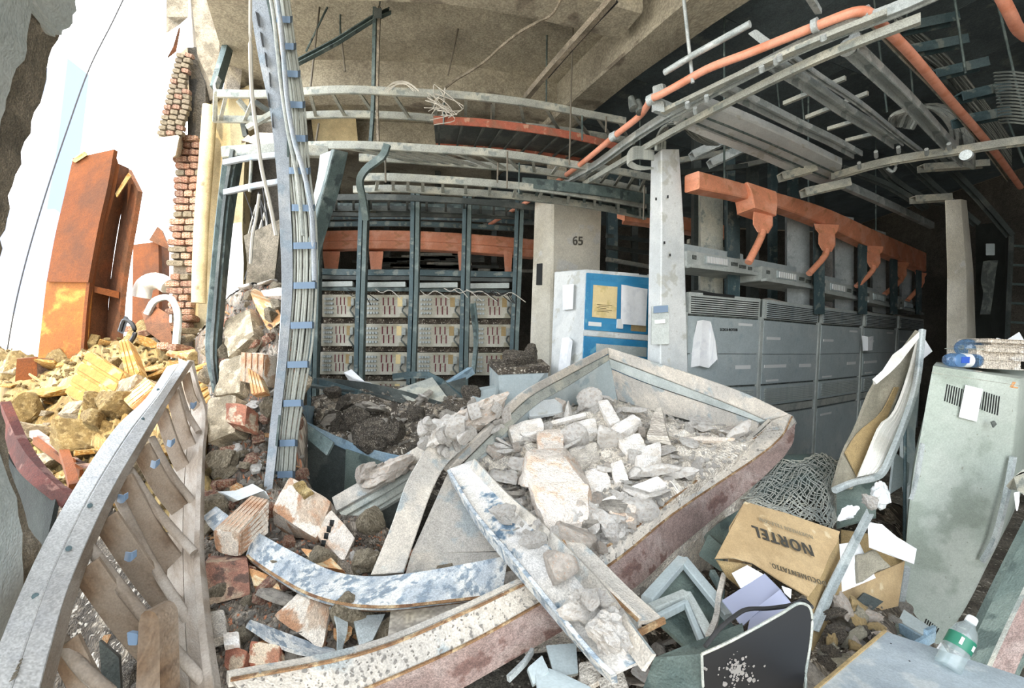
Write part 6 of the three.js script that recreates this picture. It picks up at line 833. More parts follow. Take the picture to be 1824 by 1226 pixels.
{ // the dusty wooden cable rack
  const t = thing('wooden_rack', 'long dusty wooden rack with slats and straps lying on edge at lower left', 'rack');
  const Lo = [[297, 653, 3.02], [262, 706, 2.6], [205, 762, 2.15], [129, 874, 1.7], [66, 988, 1.42], [23, 1083, 1.22], [0, 1140, 1.13], [-40, 1240, 1.0]], Li = [[338, 643, 3.08], [300, 702, 2.7], [258, 772, 2.2], [196, 880, 1.75], [147, 985, 1.46], [118, 1060, 1.28], [98, 1128, 1.17], [68, 1240, 1.03]];
  const mid = Lo.map((a, i) => [a[0] * 0.48 + Li[i][0] * 0.52, a[1] * 0.48 + Li[i][1] * 0.52, a[2]]);
  part(t, 'near_rail', ribbon(Lo, mid.map(([x, y, d]) => [x - 1, y, d]), 0.03, { n: 40, r: 0.003 }), M.railTop);
  part(t, 'near_rail', ribbon(mid.map(([x, y, d]) => [x + 1, y, d + 0.004]), Li, 0.03, { n: 40, r: 0.003 }), M.railTop);
  part(t, 'rail_side', ribbon(Li.map(([x, y, d]) => [x, y, d + 0.005]), Li.map(([x, y, d]) => [x + 22 / d, y + 8 / d, d + 0.05]), 0.03, { n: 40 }), M.woodDust);
  const Ro = [[338, 641, 3.3], [352, 690, 3.15], [365, 732, 3.0], [361, 800, 2.6], [357, 900, 2.15], [356, 1000, 1.82], [361, 1064, 1.64], [370, 1150, 1.45], [384, 1250, 1.3]], Ri = [[333, 644, 3.32], [336, 690, 3.17], [340, 740, 3.02], [333, 800, 2.65], [328, 874, 2.3], [326, 960, 1.98], [328, 1064, 1.7], [332, 1150, 1.5], [340, 1250, 1.34]];
  part(t, 'far_rail', ribbon(Ri, Ro, 0.03, { n: 36, r: 0.003 }), M.woodDust);
  part(t, 'far_rail', ribbon(Ri.map(([x, y, d]) => [x - 52 / d, y - 6, d + 0.08]), Ri.map(([x, y, d]) => [x - 1, y, d + 0.01]), 0.02, { n: 36 }), M.woodDust);
  part(t, 'rail_edge', ribbon(Ro, Ro.map(([x, y, d]) => [x + 4 / d, y, d + 0.03]), 0.02, { n: 36 }), M.woodDust);
  const board = (a, b, w, m = M.wood) => { w *= 1.3; b = [b[0] + (b[0] - a[0]) * 0.16, b[1] + (b[1] - a[1]) * 0.2, b[2] + 0.03]; const c = [a, [(a[0] + b[0]) / 2 - 5, (a[1] + b[1]) / 2 + 6, (a[2] + b[2]) / 2], b]; return part(t, 'slat', ribbon(c.map(([x, y, d]) => [x - w * 0.42 / d, y + w * 0.3 / d, d]), c.map(([x, y, d]) => [x + w * 0.42 / d, y - w * 0.3 / d, d + 0.02]), 0.018, { n: 8, r: 0.003 }), m); };
  const spindle = (a, b) => part(t, 'spindle', pipe([a, [(a[0] + b[0]) / 2 - 4, (a[1] + b[1]) / 2 + 5, (a[2] + b[2]) / 2], b], 0.017, 8, 10), M.woodDust);
  for (const [a, b, w] of [[[330, 668, 3.05], [358, 730, 3.0], 40], [[306, 700, 2.8], [350, 815, 2.55], 52], [[286, 735, 2.6], [340, 850, 2.4], 50], [[250, 800, 2.15], [330, 912, 2.15], 58], [[216, 856, 1.9], [318, 1010, 1.85], 60], [[186, 926, 1.68], [326, 1100, 1.65], 62], [[150, 1012, 1.45], [300, 1190, 1.5], 62], [[112, 1150, 1.22], [190, 1270, 1.2], 56]]) board(a, b, w, M.wood);
  for (const [a, b] of [[[318, 684, 2.95], [354, 770, 2.75]], [[270, 780, 2.3], [348, 900, 2.2]], [[230, 836, 2.0], [346, 985, 1.85]], [[206, 878, 1.85], [345, 1120, 1.6]], [[160, 975, 1.55], [364, 1216, 1.38]], [[108, 1140, 1.25], [196, 1236, 1.2]]]) spindle(a, b);
  for (const [x, y, d] of [[304, 792, 2.4], [276, 830, 2.1], [256, 904, 1.95], [232, 996, 1.6], [218, 892, 1.8], [344, 724, 2.9]]) part(t, 'strap', ribbon([[x - 18 / d, y + 2, d - 0.012], [x, y + 5, d - 0.03], [x + 19 / d, y - 8 / d, d - 0.012]], [[x - 14 / d, y - 20 / d, d - 0.012], [x + 2, y - 18 / d, d - 0.03], [x + 19 / d, y - 26 / d, d - 0.012]], 0.004, { n: 6 }), M.clip, 'blue-grey tape strap');
  part(t, 'strap', ribbon([[280, 1086, 1.38], [296, 1112, 1.36], [312, 1140, 1.35]], [[287, 1082, 1.39], [304, 1108, 1.37], [318, 1134, 1.36]], 0.005, { n: 6 }), M.clip, 'twisted loose strap');
  for (const k of [0.12, 0.24, 0.34, 0.46, 0.56, 0.7]) { const i = k * 7, j = Math.floor(i), f = i - j, m = [0, 1, 2].map((c) => mid[j][c] + (mid[j + 1][c] - mid[j][c]) * f); part(t, 'nail_head', bar([P(m[0] + (j % 2 ? 14 : -16) / m[2], m[1], m[2] - 0.002), P(m[0] + (j % 2 ? 14 : -16) / m[2], m[1] - 1, m[2] + 0.01)], circ(0.008, 8), { n: 1 }), M.steelTeal); }
  { const a = P(30, 1226, 1.03), b = P(52, 1160, 1.12), X = b.clone().sub(a), N = V(0, 0.5, 0.8), Y = N.clone().cross(X).normalize(); part(t, 'painted_letters', lettering('WAY', P(46, 1186, 1.07).add(V(0, 0.006, 0.012)), X, Y.negate().negate(), 0.022, 0.002), M.render); }
  const p = thing('wooden_post', 'wooden post with a rounded top standing against the rack at the bottom', 'post');
  const top = [[247, 1112], [251, 1096], [258, 1089], [267, 1088], [276, 1092], [282, 1102], [284, 1114]].map(([x, y]) => P(x, y, 1.3)), ring = [...top, P(285, 1250, 1.22), P(241, 1250, 1.22)];
  part(p, 'shaft', loft([ring, ring.map((q) => q.clone().add(V(0.01, -0.005, -0.06)))]), M.wood);
  part(p, 'metal_plate', panel([[226, 1126, 1.31], [246, 1130, 1.31], [244, 1150, 1.3], [228, 1150, 1.3]], 0.02, 0.003), M.clip);
  solo('dark_post', hexa([[176, 1140, 1.5], [212, 1172, 1.5], [216, 1250, 1.45], [184, 1250, 1.45]], [[180, 1138, 1.56], [216, 1168, 1.56], [220, 1250, 1.5], [188, 1250, 1.5]], 0.004), M.steelDark, 'dark square post end among the slats at the bottom of the rack', 'post');
}
// ================================================================ LOWER LEFT: bricks and tiles
const blk = (name, f, b, m, label, amp = 0.01) => solo(name, chunk(f, b, amp), m, label, name.includes('tile') ? 'clay tile' : 'block');
{
  const t = thing('grooved_block', 'grey dusty grooved clay block tipped on its corner beside the wooden rack', 'block');
  const top = [[408, 932, 2.2], [440, 884, 2.35], [479, 890, 2.3], [466, 936, 2.05]], q = S([[424, 936, 2.12], [478, 900, 2.22], [476, 950, 2.14], [428, 996, 2.05]]);
  part(t, 'block_body', chunk([[378, 945, 2.1], [426, 950, 2.05], [424, 994, 2.05], [384, 984, 2.1]], [[448, 882, 2.36], [480, 890, 2.3], [478, 950, 2.2], [440, 950, 2.36]], 0.008), M.terraDust);
  const sf = S([[426, 950, 2.05], [480, 890, 2.3], [478, 950, 2.2], [424, 994, 2.05]]), tf2 = S([[448, 882, 2.36], [480, 890, 2.3], [426, 950, 2.05], [378, 945, 2.1]]);
  for (let k = 0; k < 5; k++) { part(t, 'groove_rib', inset(tf2, 0.06 + k * 0.19, 0.03, 0.2 + k * 0.19, 0.97, 0.004, 0.012, 0.002), M.terraDust); part(t, 'groove_rib', inset(sf, 0.04, 0.06 + k * 0.19, 0.96, 0.2 + k * 0.19, 0.004, 0.012, 0.002), M.terraDust); }
}
blk('clay_block', [[362, 1000, 2.0], [442, 996, 2.0], [448, 1062, 1.88], [366, 1082, 1.85]], [[372, 990, 2.2], [440, 985, 2.2], [446, 1050, 2.1], [372, 1070, 2.1]], M.brick3, 'brown dusty clay block lying below the grooved block');
{
  const t = thing('hollow_clay_tile', 'large dusty hollow clay tile with open cells broken off at its end', 'clay tile');
  part(t, 'tile_body', chunk([[482, 908, 2.3], [514, 845, 2.45], [592, 892, 2.35], [564, 962, 2.2]], [[488, 940, 2.4], [528, 862, 2.65], [600, 910, 2.5], [570, 985, 2.35]], 0.008), M.terraDust);
  part(t, 'broken_end', chunk([[556, 944, 2.24], [590, 905, 2.32], [635, 958, 2.25], [612, 1003, 2.14]], [[562, 968, 2.34], [600, 925, 2.44], [632, 972, 2.38], [606, 1008, 2.28]], 0.02), M.plaster2);
  for (const [x, y] of [[587, 941], [582, 953], [577, 966], [592, 930]]) part(t, 'cell_hole', panel([[x - 4, y - 4, 2.185], [x + 4, y - 3, 2.19], [x + 2, y + 5, 2.18], [x - 5, y + 3, 2.17]], 0.02), M.dark);
  part(t, 'mortar_patch', chunk([[520, 862, 2.39], [540, 852, 2.42], [560, 876, 2.36], [540, 890, 2.33]], 0.04, 0.014, 6), M.yellowrubble);
}
blk('clay_tile', [[534, 976, 2.15], [580, 982, 2.1], [612, 1016, 2.05], [560, 1008, 2.05]], 0.08, M.terra, 'orange broken tile lying under the big hollow tile');
blk('clay_tile', [[442, 1010, 2.0], [492, 1030, 1.95], [500, 1050, 1.9], [450, 1044, 1.92]], 0.08, M.terra, 'orange tile edge showing under the curved steel plate');
solo('curved_tile', chunk([[488, 1096, 1.76], [536, 1050, 1.86], [590, 1078, 1.8], [574, 1160, 1.62]], [[500, 1100, 1.92], [548, 1054, 2.0], [604, 1084, 1.95], [590, 1166, 1.78]], 0.02), M.terraDust, 'big rounded tan clay tile at the bottom beneath the curved steel plate', 'clay tile');
solo('bent_sheet', ribbon([[440, 1112, 1.7], [500, 1150, 1.6], [560, 1165, 1.56], [602, 1166, 1.58]], [[446, 1104, 1.75], [500, 1124, 1.7], [560, 1146, 1.66], [596, 1156, 1.66]], 0.012, { n: 10 }), M.scuffed, 'narrow bent metal strip curling in front of the curved yellow tile', 'metal strip');
solo('bent_sheet', ribbon([[588, 1080, 1.78], [600, 1110, 1.7], [602, 1160, 1.6]], [[600, 1080, 1.8], [620, 1110, 1.72], [608, 1164, 1.6]], 0.01, { n: 6 }), M.galv, 'upright torn metal strip right of the curved yellow tile', 'metal strip');
solo('torn_sheet', panel([[628, 1098, 1.75], [686, 1094, 1.78], [664, 1140, 1.66], [640, 1150, 1.64]], 0.012), M.galv, 'triangular torn sheet beneath the curved steel plate', 'metal sheet');
blk('clay_tile', [[446, 1140, 1.66], [500, 1150, 1.6], [496, 1190, 1.52], [440, 1180, 1.56]], 0.06, M.brick2, 'red broken tile under the narrow bent strip');
blk('clay_tile', [[402, 1150, 1.62], [440, 1160, 1.58], [432, 1200, 1.5], [400, 1190, 1.54]], 0.06, M.brick, 'red broken tile at the bottom beside the rack rail');
blk('plaster_piece', [[398, 1128, 1.66], [424, 1126, 1.66], [426, 1148, 1.6], [400, 1150, 1.6]], 0.04, M.plaster, 'white plaster piece above the red tile beside the rack rail');
blk('plaster_piece', [[366, 1090, 1.75], [398, 1086, 1.76], [404, 1130, 1.65], [372, 1140, 1.65]], 0.05, M.concrete, 'cracked grey slab next to the rack rail below the brown block');
solo('crumpled_foil', loft([[[388, 876, 2.55], [400, 880, 2.5], [396, 890, 2.55]], [[420, 874, 2.5], [424, 892, 2.42], [414, 896, 2.5]], [[450, 862, 2.5], [470, 874, 2.4], [450, 884, 2.45]], [[474, 876, 2.45], [480, 888, 2.4], [470, 892, 2.45]]].map(S)), M.white, 'crumpled white scrap on top of the grooved block', 'scrap');
blk('slab_piece', [[362, 920, 2.3], [384, 900, 2.35], [410, 922, 2.25], [380, 948, 2.15]], 0.05, M.scuffed, 'flat dirty slab left of the grooved block');

// ================================================================ THE TIPPED STEEL CABINET AND ITS BARS
{
  const t = thing('tipped_steel_cabinet', 'large open steel cabinet frame tipped on its back and filled with pale rubble', 'cabinet');
  const A0 = [[1083, 619, 4.2], [1000, 660, 3.7], [930, 700, 3.2], [866, 766, 2.82], [800, 834, 2.5]], A1 = [[1085, 630, 4.2], [1006, 672, 3.7], [940, 710, 3.22], [874, 776, 2.84], [808, 842, 2.52]], A2 = [[1086, 641, 4.2], [1012, 688, 3.72], [952, 724, 3.25], [884, 788, 2.86], [818, 850, 2.54]], A3 = [[1100, 716, 4.1], [1020, 724, 3.85], [970, 742, 3.4], [900, 802, 3.0], [834, 860, 2.62]];
  part(t, 'left_rim', ribbon(A0, A1, 0.05, { n: 16, r: 0.006 }), M.dustySteel); part(t, 'left_rim', ribbon(A1.map(([x, y, d]) => [x, y + 1, d + 0.02]), A2, 0.04, { n: 16, r: 0.004 }), M.trayDust); part(t, 'left_wall', ribbon(A2.map(([x, y, d]) => [x, y, d + 0.02]), A3, 0.02, { n: 16 }), M.cab);
  const B0 = [[1083, 619, 4.2], [1150, 640, 4.0], [1240, 669, 3.7], [1330, 701, 3.35], [1408, 738, 3.0]], B1 = [[1085, 638, 4.18], [1150, 662, 3.98], [1240, 697, 3.66], [1320, 728, 3.3], [1366, 748, 3.06]], B2 = [[1087, 656, 4.2], [1150, 682, 4.0], [1240, 713, 3.7], [1310, 737, 3.36], [1352, 752, 3.12]], B3 = [[1101, 712, 4.15], [1150, 728, 3.98], [1240, 752, 3.68], [1300, 766, 3.4], [1346, 770, 3.14]];
  part(t, 'right_rim', ribbon(B0, B1, 0.05, { n: 16, r: 0.006 }), M.dustySteel); part(t, 'right_step', ribbon(B1.map(([x, y, d]) => [x, y + 1, d + 0.02]), B2, 0.03, { n: 16, r: 0.004 }), M.cabTrim); part(t, 'right_wall', ribbon(B2.map(([x, y, d]) => [x, y + 1, d + 0.02]), B3, 0.02, { n: 16 }), M.dustySteel);
  const I = [[1374, 750, 3.0], [1340, 781, 2.78], [1220, 868, 2.32], [1100, 958, 1.98], [1010, 1006, 1.8], [936, 1036, 1.68], [830, 1086, 1.5], [700, 1142, 1.38], [602, 1171, 1.3], [409, 1207, 1.2]], O_ = [[1411, 742, 3.0], [1388, 783, 2.78], [1200, 915, 2.22], [1098, 998, 1.9], [1030, 1040, 1.76], [968, 1072, 1.66], [845, 1141, 1.46], [716, 1200, 1.33], [620, 1240, 1.25], [480, 1290, 1.14]], Bt = [[1417, 752, 3.02], [1409, 797, 2.86], [1204, 980, 2.24], [1133, 1046, 1.98], [1060, 1090, 1.82], [1013, 1118, 1.74], [860, 1206, 1.52], [760, 1262, 1.4], [680, 1300, 1.3], [520, 1360, 1.2]];
  part(t, 'front_rim', ribbon(I, O_, 0.02, { n: 40, r: 0.004 }), M.dustySteel); part(t, 'front_face', ribbon(O_.map(([x, y, d]) => [x, y + 1, d + 0.01]), Bt, 0.02, { n: 40 }), M.rustred);
  part(t, 'inner_lip', ribbon(I.map(([x, y, d]) => [x - 5, y - 9 / d * 1.6, d + 0.03]), I.map(([x, y, d]) => [x - 1, y - 1, d + 0.01]), 0.03, { n: 40 }), M.dustySteel);
  part(t, 'rust_seam', bar(I.map(([x, y, d]) => [x + 2, y + 5 / d, d - 0.006]), rect(0.01, 0.006), { n: 40 }), M.rustEdge);
  part(t, 'edge_seam', bar(O_.map(([x, y, d]) => [x, y, d - 0.004]), rect(0.007, 0.007), { n: 40 }), M.rustEdge);
  part(t, 'corner_end', hexa([[1374, 750, 3.0], [1408, 738, 2.99], [1417, 752, 3.0], [1390, 782, 2.8]], [[1376, 752, 3.06], [1412, 740, 3.05], [1420, 754, 3.06], [1392, 784, 2.88]], 0.004), M.dustySteel);
  part(t, 'back_panel', panel([[798, 842, 2.52], [800, 842, 2.52], [890, 982, 2.16], [733, 986, 2.12]], 0.02), M.dustySteel);
  part(t, 'back_ledge', panel([[733, 985, 2.115], [889, 984, 2.155], [896, 1030, 2.0], [720, 1030, 1.96]], 0.02), M.dustySteel);
  part(t, 'back_panel', panel([[700, 1050, 1.86], [960, 1010, 1.95], [940, 1060, 1.8], [690, 1140, 1.6]], 0.02), M.slab);
  solo('wood_splinter', hexa([[1364, 800, 2.72], [1378, 788, 2.76], [1381, 794, 2.76], [1368, 806, 2.72]], [[1364, 800, 2.76], [1378, 788, 2.8], [1381, 794, 2.8], [1368, 806, 2.76]], 0.003), M.terra, 'small orange wood splinter stuck on the front face of the tipped cabinet', 'splinter');
}
{
  const t = thing('steel_channel', 'long scuffed steel channel lying diagonally across the tipped cabinet', 'steel channel');
  const a = [[799, 836, 2.42], [842, 906, 2.08], [933, 1014, 1.62], [1009, 1107, 1.42], [1062, 1170, 1.33], [1093, 1199, 1.29]], b = [[846, 818, 2.46], [905, 880, 2.18], [984, 948, 1.82], [1078, 1046, 1.54], [1130, 1118, 1.4], [1166, 1166, 1.32]];
  part(t, 'web', ribbon(a.map(([x, y, d]) => [x, y, d + 0.03]), b.map(([x, y, d]) => [x, y, d + 0.03]), 0.02, { n: 30 }), M.scuffedBlue);
  part(t, 'left_flange', ribbon(a.map(([x, y, d]) => [x - 7 / d, y + 4 / d, d - 0.03]), a.map(([x, y, d]) => [x + 7 / d, y + 1 / d, d - 0.03]), 0.07, { n: 30, r: 0.003 }), M.scuffed);
  part(t, 'right_flange', ribbon(b.map(([x, y, d]) => [x - 5 / d, y - 2 / d, d - 0.03]), b.map(([x, y, d]) => [x + 4 / d, y + 1 / d, d - 0.025]), 0.06, { n: 30 }), M.dustySteel);
  const u = thing('steel_angle', 'dusty steel angle with rusted edges lying beside the diagonal channel', 'steel angle');
  const c = [[1002, 934, 1.9], [1056, 982, 1.74], [1120, 1046, 1.62], [1184, 1104, 1.53]], d = [[994, 944, 1.86], [1022, 996, 1.71], [1072, 1044, 1.6], [1137, 1106, 1.5]];
  part(u, 'top_leg', ribbon(d, c, 0.02, { n: 16, r: 0.003 }), M.dustySteel); part(u, 'side_leg', ribbon(d.map(([x, y, z]) => [x, y, z - 0.004]), d.map(([x, y, z]) => [x, y + 36 / z, z + 0.01]), 0.02, { n: 16 }), M.dustySteel);
  part(u, 'rusted_edge', [bar(d, rect(0.008, 0.01), { n: 16 }), bar([[1138, 1128, 1.49], [1184, 1105, 1.525]], rect(0.01, 0.02), { n: 2 })], M.rustEdge);
  const v = thing('curved_steel_plate', 'curved scuffed steel plate with a rusted lower flange across the lower middle', 'steel plate');
  const top = [[452, 944, 2.2], [467, 953, 2.15], [529, 987, 2.04], [595, 1018, 1.95], [667, 1027, 1.88], [740, 1020, 1.86], [800, 1010, 1.86], [905, 990, 1.9]], bot = [[438, 990, 2.05], [446, 998, 2.02], [496, 1032, 1.9], [547, 1060, 1.8], [609, 1078, 1.74], [686, 1084, 1.72], [800, 1073, 1.74], [894, 1062, 1.78]];
  part(v, 'plate', ribbon(top, bot, 0.012, { n: 30 }), M.scuffed);
  part(v, 'rusted_flange', ribbon(bot.map(([x, y, d]) => [x, y, d - 0.003]), bot.map(([x, y, d]) => [x + 2, y + 12 / d, d + 0.03]), 0.01, { n: 30 }), M.rustEdge);
  solo('flat_steel_bar', ribbon([[776, 776, 2.58], [758, 802, 2.5], [726, 855, 2.32], [697, 936, 2.08], [660, 1024, 1.92]], [[836, 790, 2.6], [800, 822, 2.52], [773, 866, 2.34], [744, 946, 2.1], [718, 1020, 1.94]], 0.03, { n: 20, r: 0.004 }), M.dustySteel, 'bent flat steel bar running down from the left corner of the tipped cabinet', 'steel bar');
  const w = thing('ridged_beam', 'ridged dusty sheet metal beam leaning from the bench down to the hollow tile', 'beam');
  const ra = [[591, 886, 2.75], [660, 846, 2.8], [758, 786, 2.9]], rb = [[609, 946, 2.6], [690, 900, 2.65], [770, 850, 2.7]];
  for (const [k0, k1, o] of [[0, 0.42, 0], [0.42, 0.5, 0.025], [0.5, 0.66, 0.008], [0.66, 0.74, 0.03], [0.74, 0.88, 0.012], [0.88, 1, 0.03]]) { const L = (k) => ra.map((p, i) => [p[0] + (rb[i][0] - p[0]) * k, p[1] + (rb[i][1] - p[1]) * k, p[2] + (rb[i][2] - p[2]) * k + o]); part(w, k0 ? 'ridge' : 'top_flange', ribbon(L(k0), L(k1), 0.03, { n: 6, r: 0.003 }), k0 ? M.trayDust : M.dustySteel); }
}
// named big lumps in the tipped cabinet
{
  const lump = (name, x, y, d, s, g, m, rot, label) => loose(name, g, m, P(x, y, d), s.map((k) => k * 1.4), rot, label, 'rubble');
  // squarish broken plaster, each at its place
  const pc = (name, q, t, m, amp, label) => solo(name, chunk(q, t, amp, 9), m, label, 'rubble');
  pc('plaster_boulder', [[940, 806, 2.5], [1000, 806, 2.45], [1052, 872, 2.12], [930, 872, 2.2]], [[945, 800, 2.75], [1010, 796, 2.72], [1056, 858, 2.5], [918, 860, 2.5]], M.plaster2, 0.03, 'largest pale boulder of plaster at the middle of the tipped cabinet');
  pc('plaster_boulder', [[934, 852, 2.22], [1052, 856, 2.14], [1048, 928, 1.98], [972, 946, 1.92]], 0.22, M.plaster2, 0.028, 'second pale boulder directly below the largest one');
  pc('plaster_slab', [[902, 756, 2.98], [964, 744, 3.02], [970, 768, 2.9], [910, 784, 2.84]], 0.09, M.plaster, 0.014, 'flat pale slab at the left of the tipped cabinet rubble');
  pc('plaster_block', [[956, 768, 2.86], [1002, 764, 2.88], [1008, 812, 2.6], [960, 816, 2.58]], 0.14, M.plaster2, 0.02, 'pinkish block right under the flat pale slab');
  pc('plaster_slab', [[1052, 900, 2.14], [1172, 846, 2.3], [1190, 862, 2.26], [1060, 922, 2.06]], 0.08, M.plaster, 0.014, 'long plaster slab near the front rim of the tipped cabinet');
  pc('plaster_block', [[1086, 896, 2.08], [1138, 890, 2.1], [1134, 930, 2.0], [1084, 936, 1.98]], 0.07, M.plaster2, 0.014, 'pinkish block at the front rim of the tipped cabinet');
  pc('plaster_slab', [[1102, 782, 2.74], [1140, 770, 2.8], [1154, 796, 2.66], [1118, 810, 2.6]], 0.05, M.plaster, 0.016, 'bright white flat plaster piece at the middle right of the rubble');
  pc('plaster_block', [[1086, 824, 2.46], [1108, 818, 2.48], [1120, 854, 2.32], [1096, 860, 2.3]], 0.05, M.plaster, 0.006, 'small pale block on edge behind the long plaster slab');
  pc('plaster_shard', [[1168, 728, 2.98], [1178, 724, 2.98], [1192, 780, 2.7], [1150, 776, 2.72]], 0.06, M.concrete, 0.014, 'pointed grey shard standing up in the tipped cabinet');
  pc('plaster_shard', [[1064, 714, 3.4], [1082, 710, 3.4], [1106, 750, 3.1], [1086, 756, 3.06]], 0.07, M.plaster, 0.014, 'long pale shard slanting near the inner corner of the tipped cabinet');
  pc('plaster_shard', [[1088, 762, 3.0], [1128, 736, 3.1], [1142, 748, 3.0], [1104, 774, 2.9]], 0.06, M.plaster, 0.012, 'pale shard crossing right of the slanting long one');
  pc('plaster_slab', [[1010, 800, 2.72], [1062, 786, 2.8], [1072, 818, 2.6], [1024, 836, 2.5]], 0.08, M.concrete, 0.016, 'grey flat slab behind the largest boulder');
  pc('plaster_slab', [[1130, 800, 2.6], [1178, 784, 2.7], [1180, 828, 2.44], [1140, 842, 2.38]], 0.07, M.plaster, 0.016, 'upright pale slab right of the middle of the tipped cabinet');
  pc('white_board', [[940, 716, 3.3], [1000, 708, 3.5], [1004, 734, 3.3], [944, 742, 3.16]], 0.03, M.white, 0.006, 'white flat board leaning on the left wall inside the tipped cabinet');
  pc('wood_stick', [[980, 750, 3.1], [1044, 734, 3.2], [1046, 740, 3.18], [982, 757, 3.07]], 0.03, M.plaster, 0.003, 'pale stick lying below the white flat board in the tipped cabinet');
  pc('wood_stick', [[1212, 778, 2.8], [1310, 780, 2.76], [1308, 786, 2.74], [1214, 784, 2.78]], 0.03, M.plaster2, 0.003, 'thin pale stick lying in the dust at the right of the tipped cabinet');
  pc('plaster_slab', [[1040, 838, 2.44], [1080, 828, 2.48], [1088, 862, 2.32], [1052, 874, 2.26]], 0.06, M.plaster, 0.014, 'pale square slab between the largest boulder and the long slab');
  pc('plaster_slab', [[1020, 752, 3.06], [1060, 744, 3.1], [1066, 774, 2.92], [1028, 784, 2.86]], 0.07, M.plaster, 0.014, 'pale square slab beneath the slanting long shard');
  lump('plaster_boulder', 785, 770, 2.56, [0.13, 0.08, 0.11], rockGeo(73, { rough: 0.55, planes: 12, freq: 4 }), M.plaster, [0.2, 0.5, 0.3], 'pale plaster mass heaped on the left corner of the tipped cabinet');
  lump('plaster_boulder', 840, 745, 2.9, [0.18, 0.09, 0.12], rockGeo(74, { rough: 0.55, planes: 12, freq: 4 }), M.plaster2, [0.1, 0.4, 0.5], 'long pale plaster mass spilling over the left rim of the tipped cabinet');
  lump('plaster_boulder', 700, 838, 2.72, [0.12, 0.06, 0.09], rockGeo(75, { rough: 0.55, planes: 12, freq: 4 }), M.plaster2, [0.1, 0.4, 0.4], 'crumbled plaster lying on the ridged beam');
  crumbs(790, 778, 2.5, 26, 50, 34, 0.06, rocks, M.plaster, 901, 'white plaster crumb', 'heaped on the left corner of the tipped cabinet');
  crumbs(860, 738, 2.84, 26, 60, 30, 0.06, slabs, M.plaster, 902, 'pale plaster flake', 'spilling over the left rim of the tipped cabinet');
  crumbs(700, 840, 2.7, 18, 60, 14, 0.045, rocks, M.plaster2, 903, 'pale plaster crumb', 'lying on the ridged beam');
  crumbs(930, 950, 1.8, 24, 60, 30, 0.03, slabs, M.plaster, 904, 'pale plaster crumb', 'lying in the upper part of the diagonal channel');
  crumbs(1070, 1100, 1.37, 20, 36, 40, 0.025, rocks, M.plaster, 905, 'white plaster crumb', 'lying in the lower part of the diagonal channel');
  crumbs(1050, 985, 1.86, 14, 30, 16, 0.03, rocks, M.plaster2, 906, 'pinkish plaster crumb', 'lying between the dusty angle and the cabinet rim');
  { const R = rng(910), im = new THREE.InstancedMesh(pebbles[1], M.plaster, 900), o = new THREE.Object3D(), I = spline(S([[1374, 750, 3.0], [1340, 781, 2.78], [1220, 868, 2.32], [1100, 958, 1.98], [1010, 1006, 1.8], [936, 1036, 1.68], [830, 1086, 1.5], [700, 1142, 1.38], [602, 1171, 1.3], [409, 1207, 1.2]]), 60), Q = spline(S([[1411, 742, 3.0], [1388, 783, 2.78], [1200, 915, 2.22], [1098, 998, 1.9], [1030, 1040, 1.76], [968, 1072, 1.66], [845, 1141, 1.46], [716, 1200, 1.33], [620, 1240, 1.25], [480, 1290, 1.14]]), 60);
    im.castShadow = im.receiveShadow = true; for (let i = 0; i < 900; i++) { const k = Math.floor(R() * 60), s = 0.002 + R() * R() * 0.007; o.position.copy(I[k].clone().lerp(I[k + 1], R()).lerp(Q[k], R() * 0.95).add(V(0, s * 0.3, 0.002))); o.scale.set(s, s * 0.6, s); o.rotation.set(R() * 6, R() * 6, R() * 6); o.updateMatrix(); im.setMatrixAt(i, o.matrix); }
    add(im, 'grit', 'fine plaster grit along the dusty front rim of the tipped cabinet', 'grit', null, 'stuff'); }
  // lying in the diagonal channel
  lump('plaster_boulder', 994, 1006, 1.6, [0.05, 0.045, 0.06], rockGeo(76), M.plaster2, [0.3, 0.6, 0.8], 'angular plaster lump standing in the middle of the diagonal channel');
  lump('plaster_boulder', 1045, 1076, 1.43, [0.1, 0.06, 0.06], rockGeo(77, { rough: 0.55, planes: 12, freq: 4 }), M.plaster, [0.3, 0.3, -0.6], 'long white plaster lump low in the diagonal channel');
  lump('plaster_boulder', 1082, 1122, 1.35, [0.1, 0.055, 0.065], rockGeo(78, { rough: 0.55, planes: 12, freq: 4 }), M.plaster, [0.3, 0.3, -0.7], 'white plaster lump near the lower end of the diagonal channel');
  lump('plaster_boulder', 900, 912, 1.98, [0.06, 0.03, 0.05], rockGeo(79, { rough: 0.55, planes: 12, freq: 4 }), M.plaster, [0.3, 0.3, -0.3], 'flat pale plaster crust in the upper part of the diagonal channel');
  lump('plaster_boulder', 950, 966, 1.76, [0.05, 0.025, 0.04], rockGeo(80, { rough: 0.55, planes: 12, freq: 4 }), M.plaster, [0.3, 0.9, -0.3], 'thin pale plaster crust above the angular lump in the channel');
  lump('plaster_boulder', 1030, 964, 1.84, [0.09, 0.045, 0.05], rockGeo(81, { detail: 4 }), M.plaster2, [0.2, 0.2, -0.75], 'long pinkish plaster piece between the channel and the dusty angle');
}
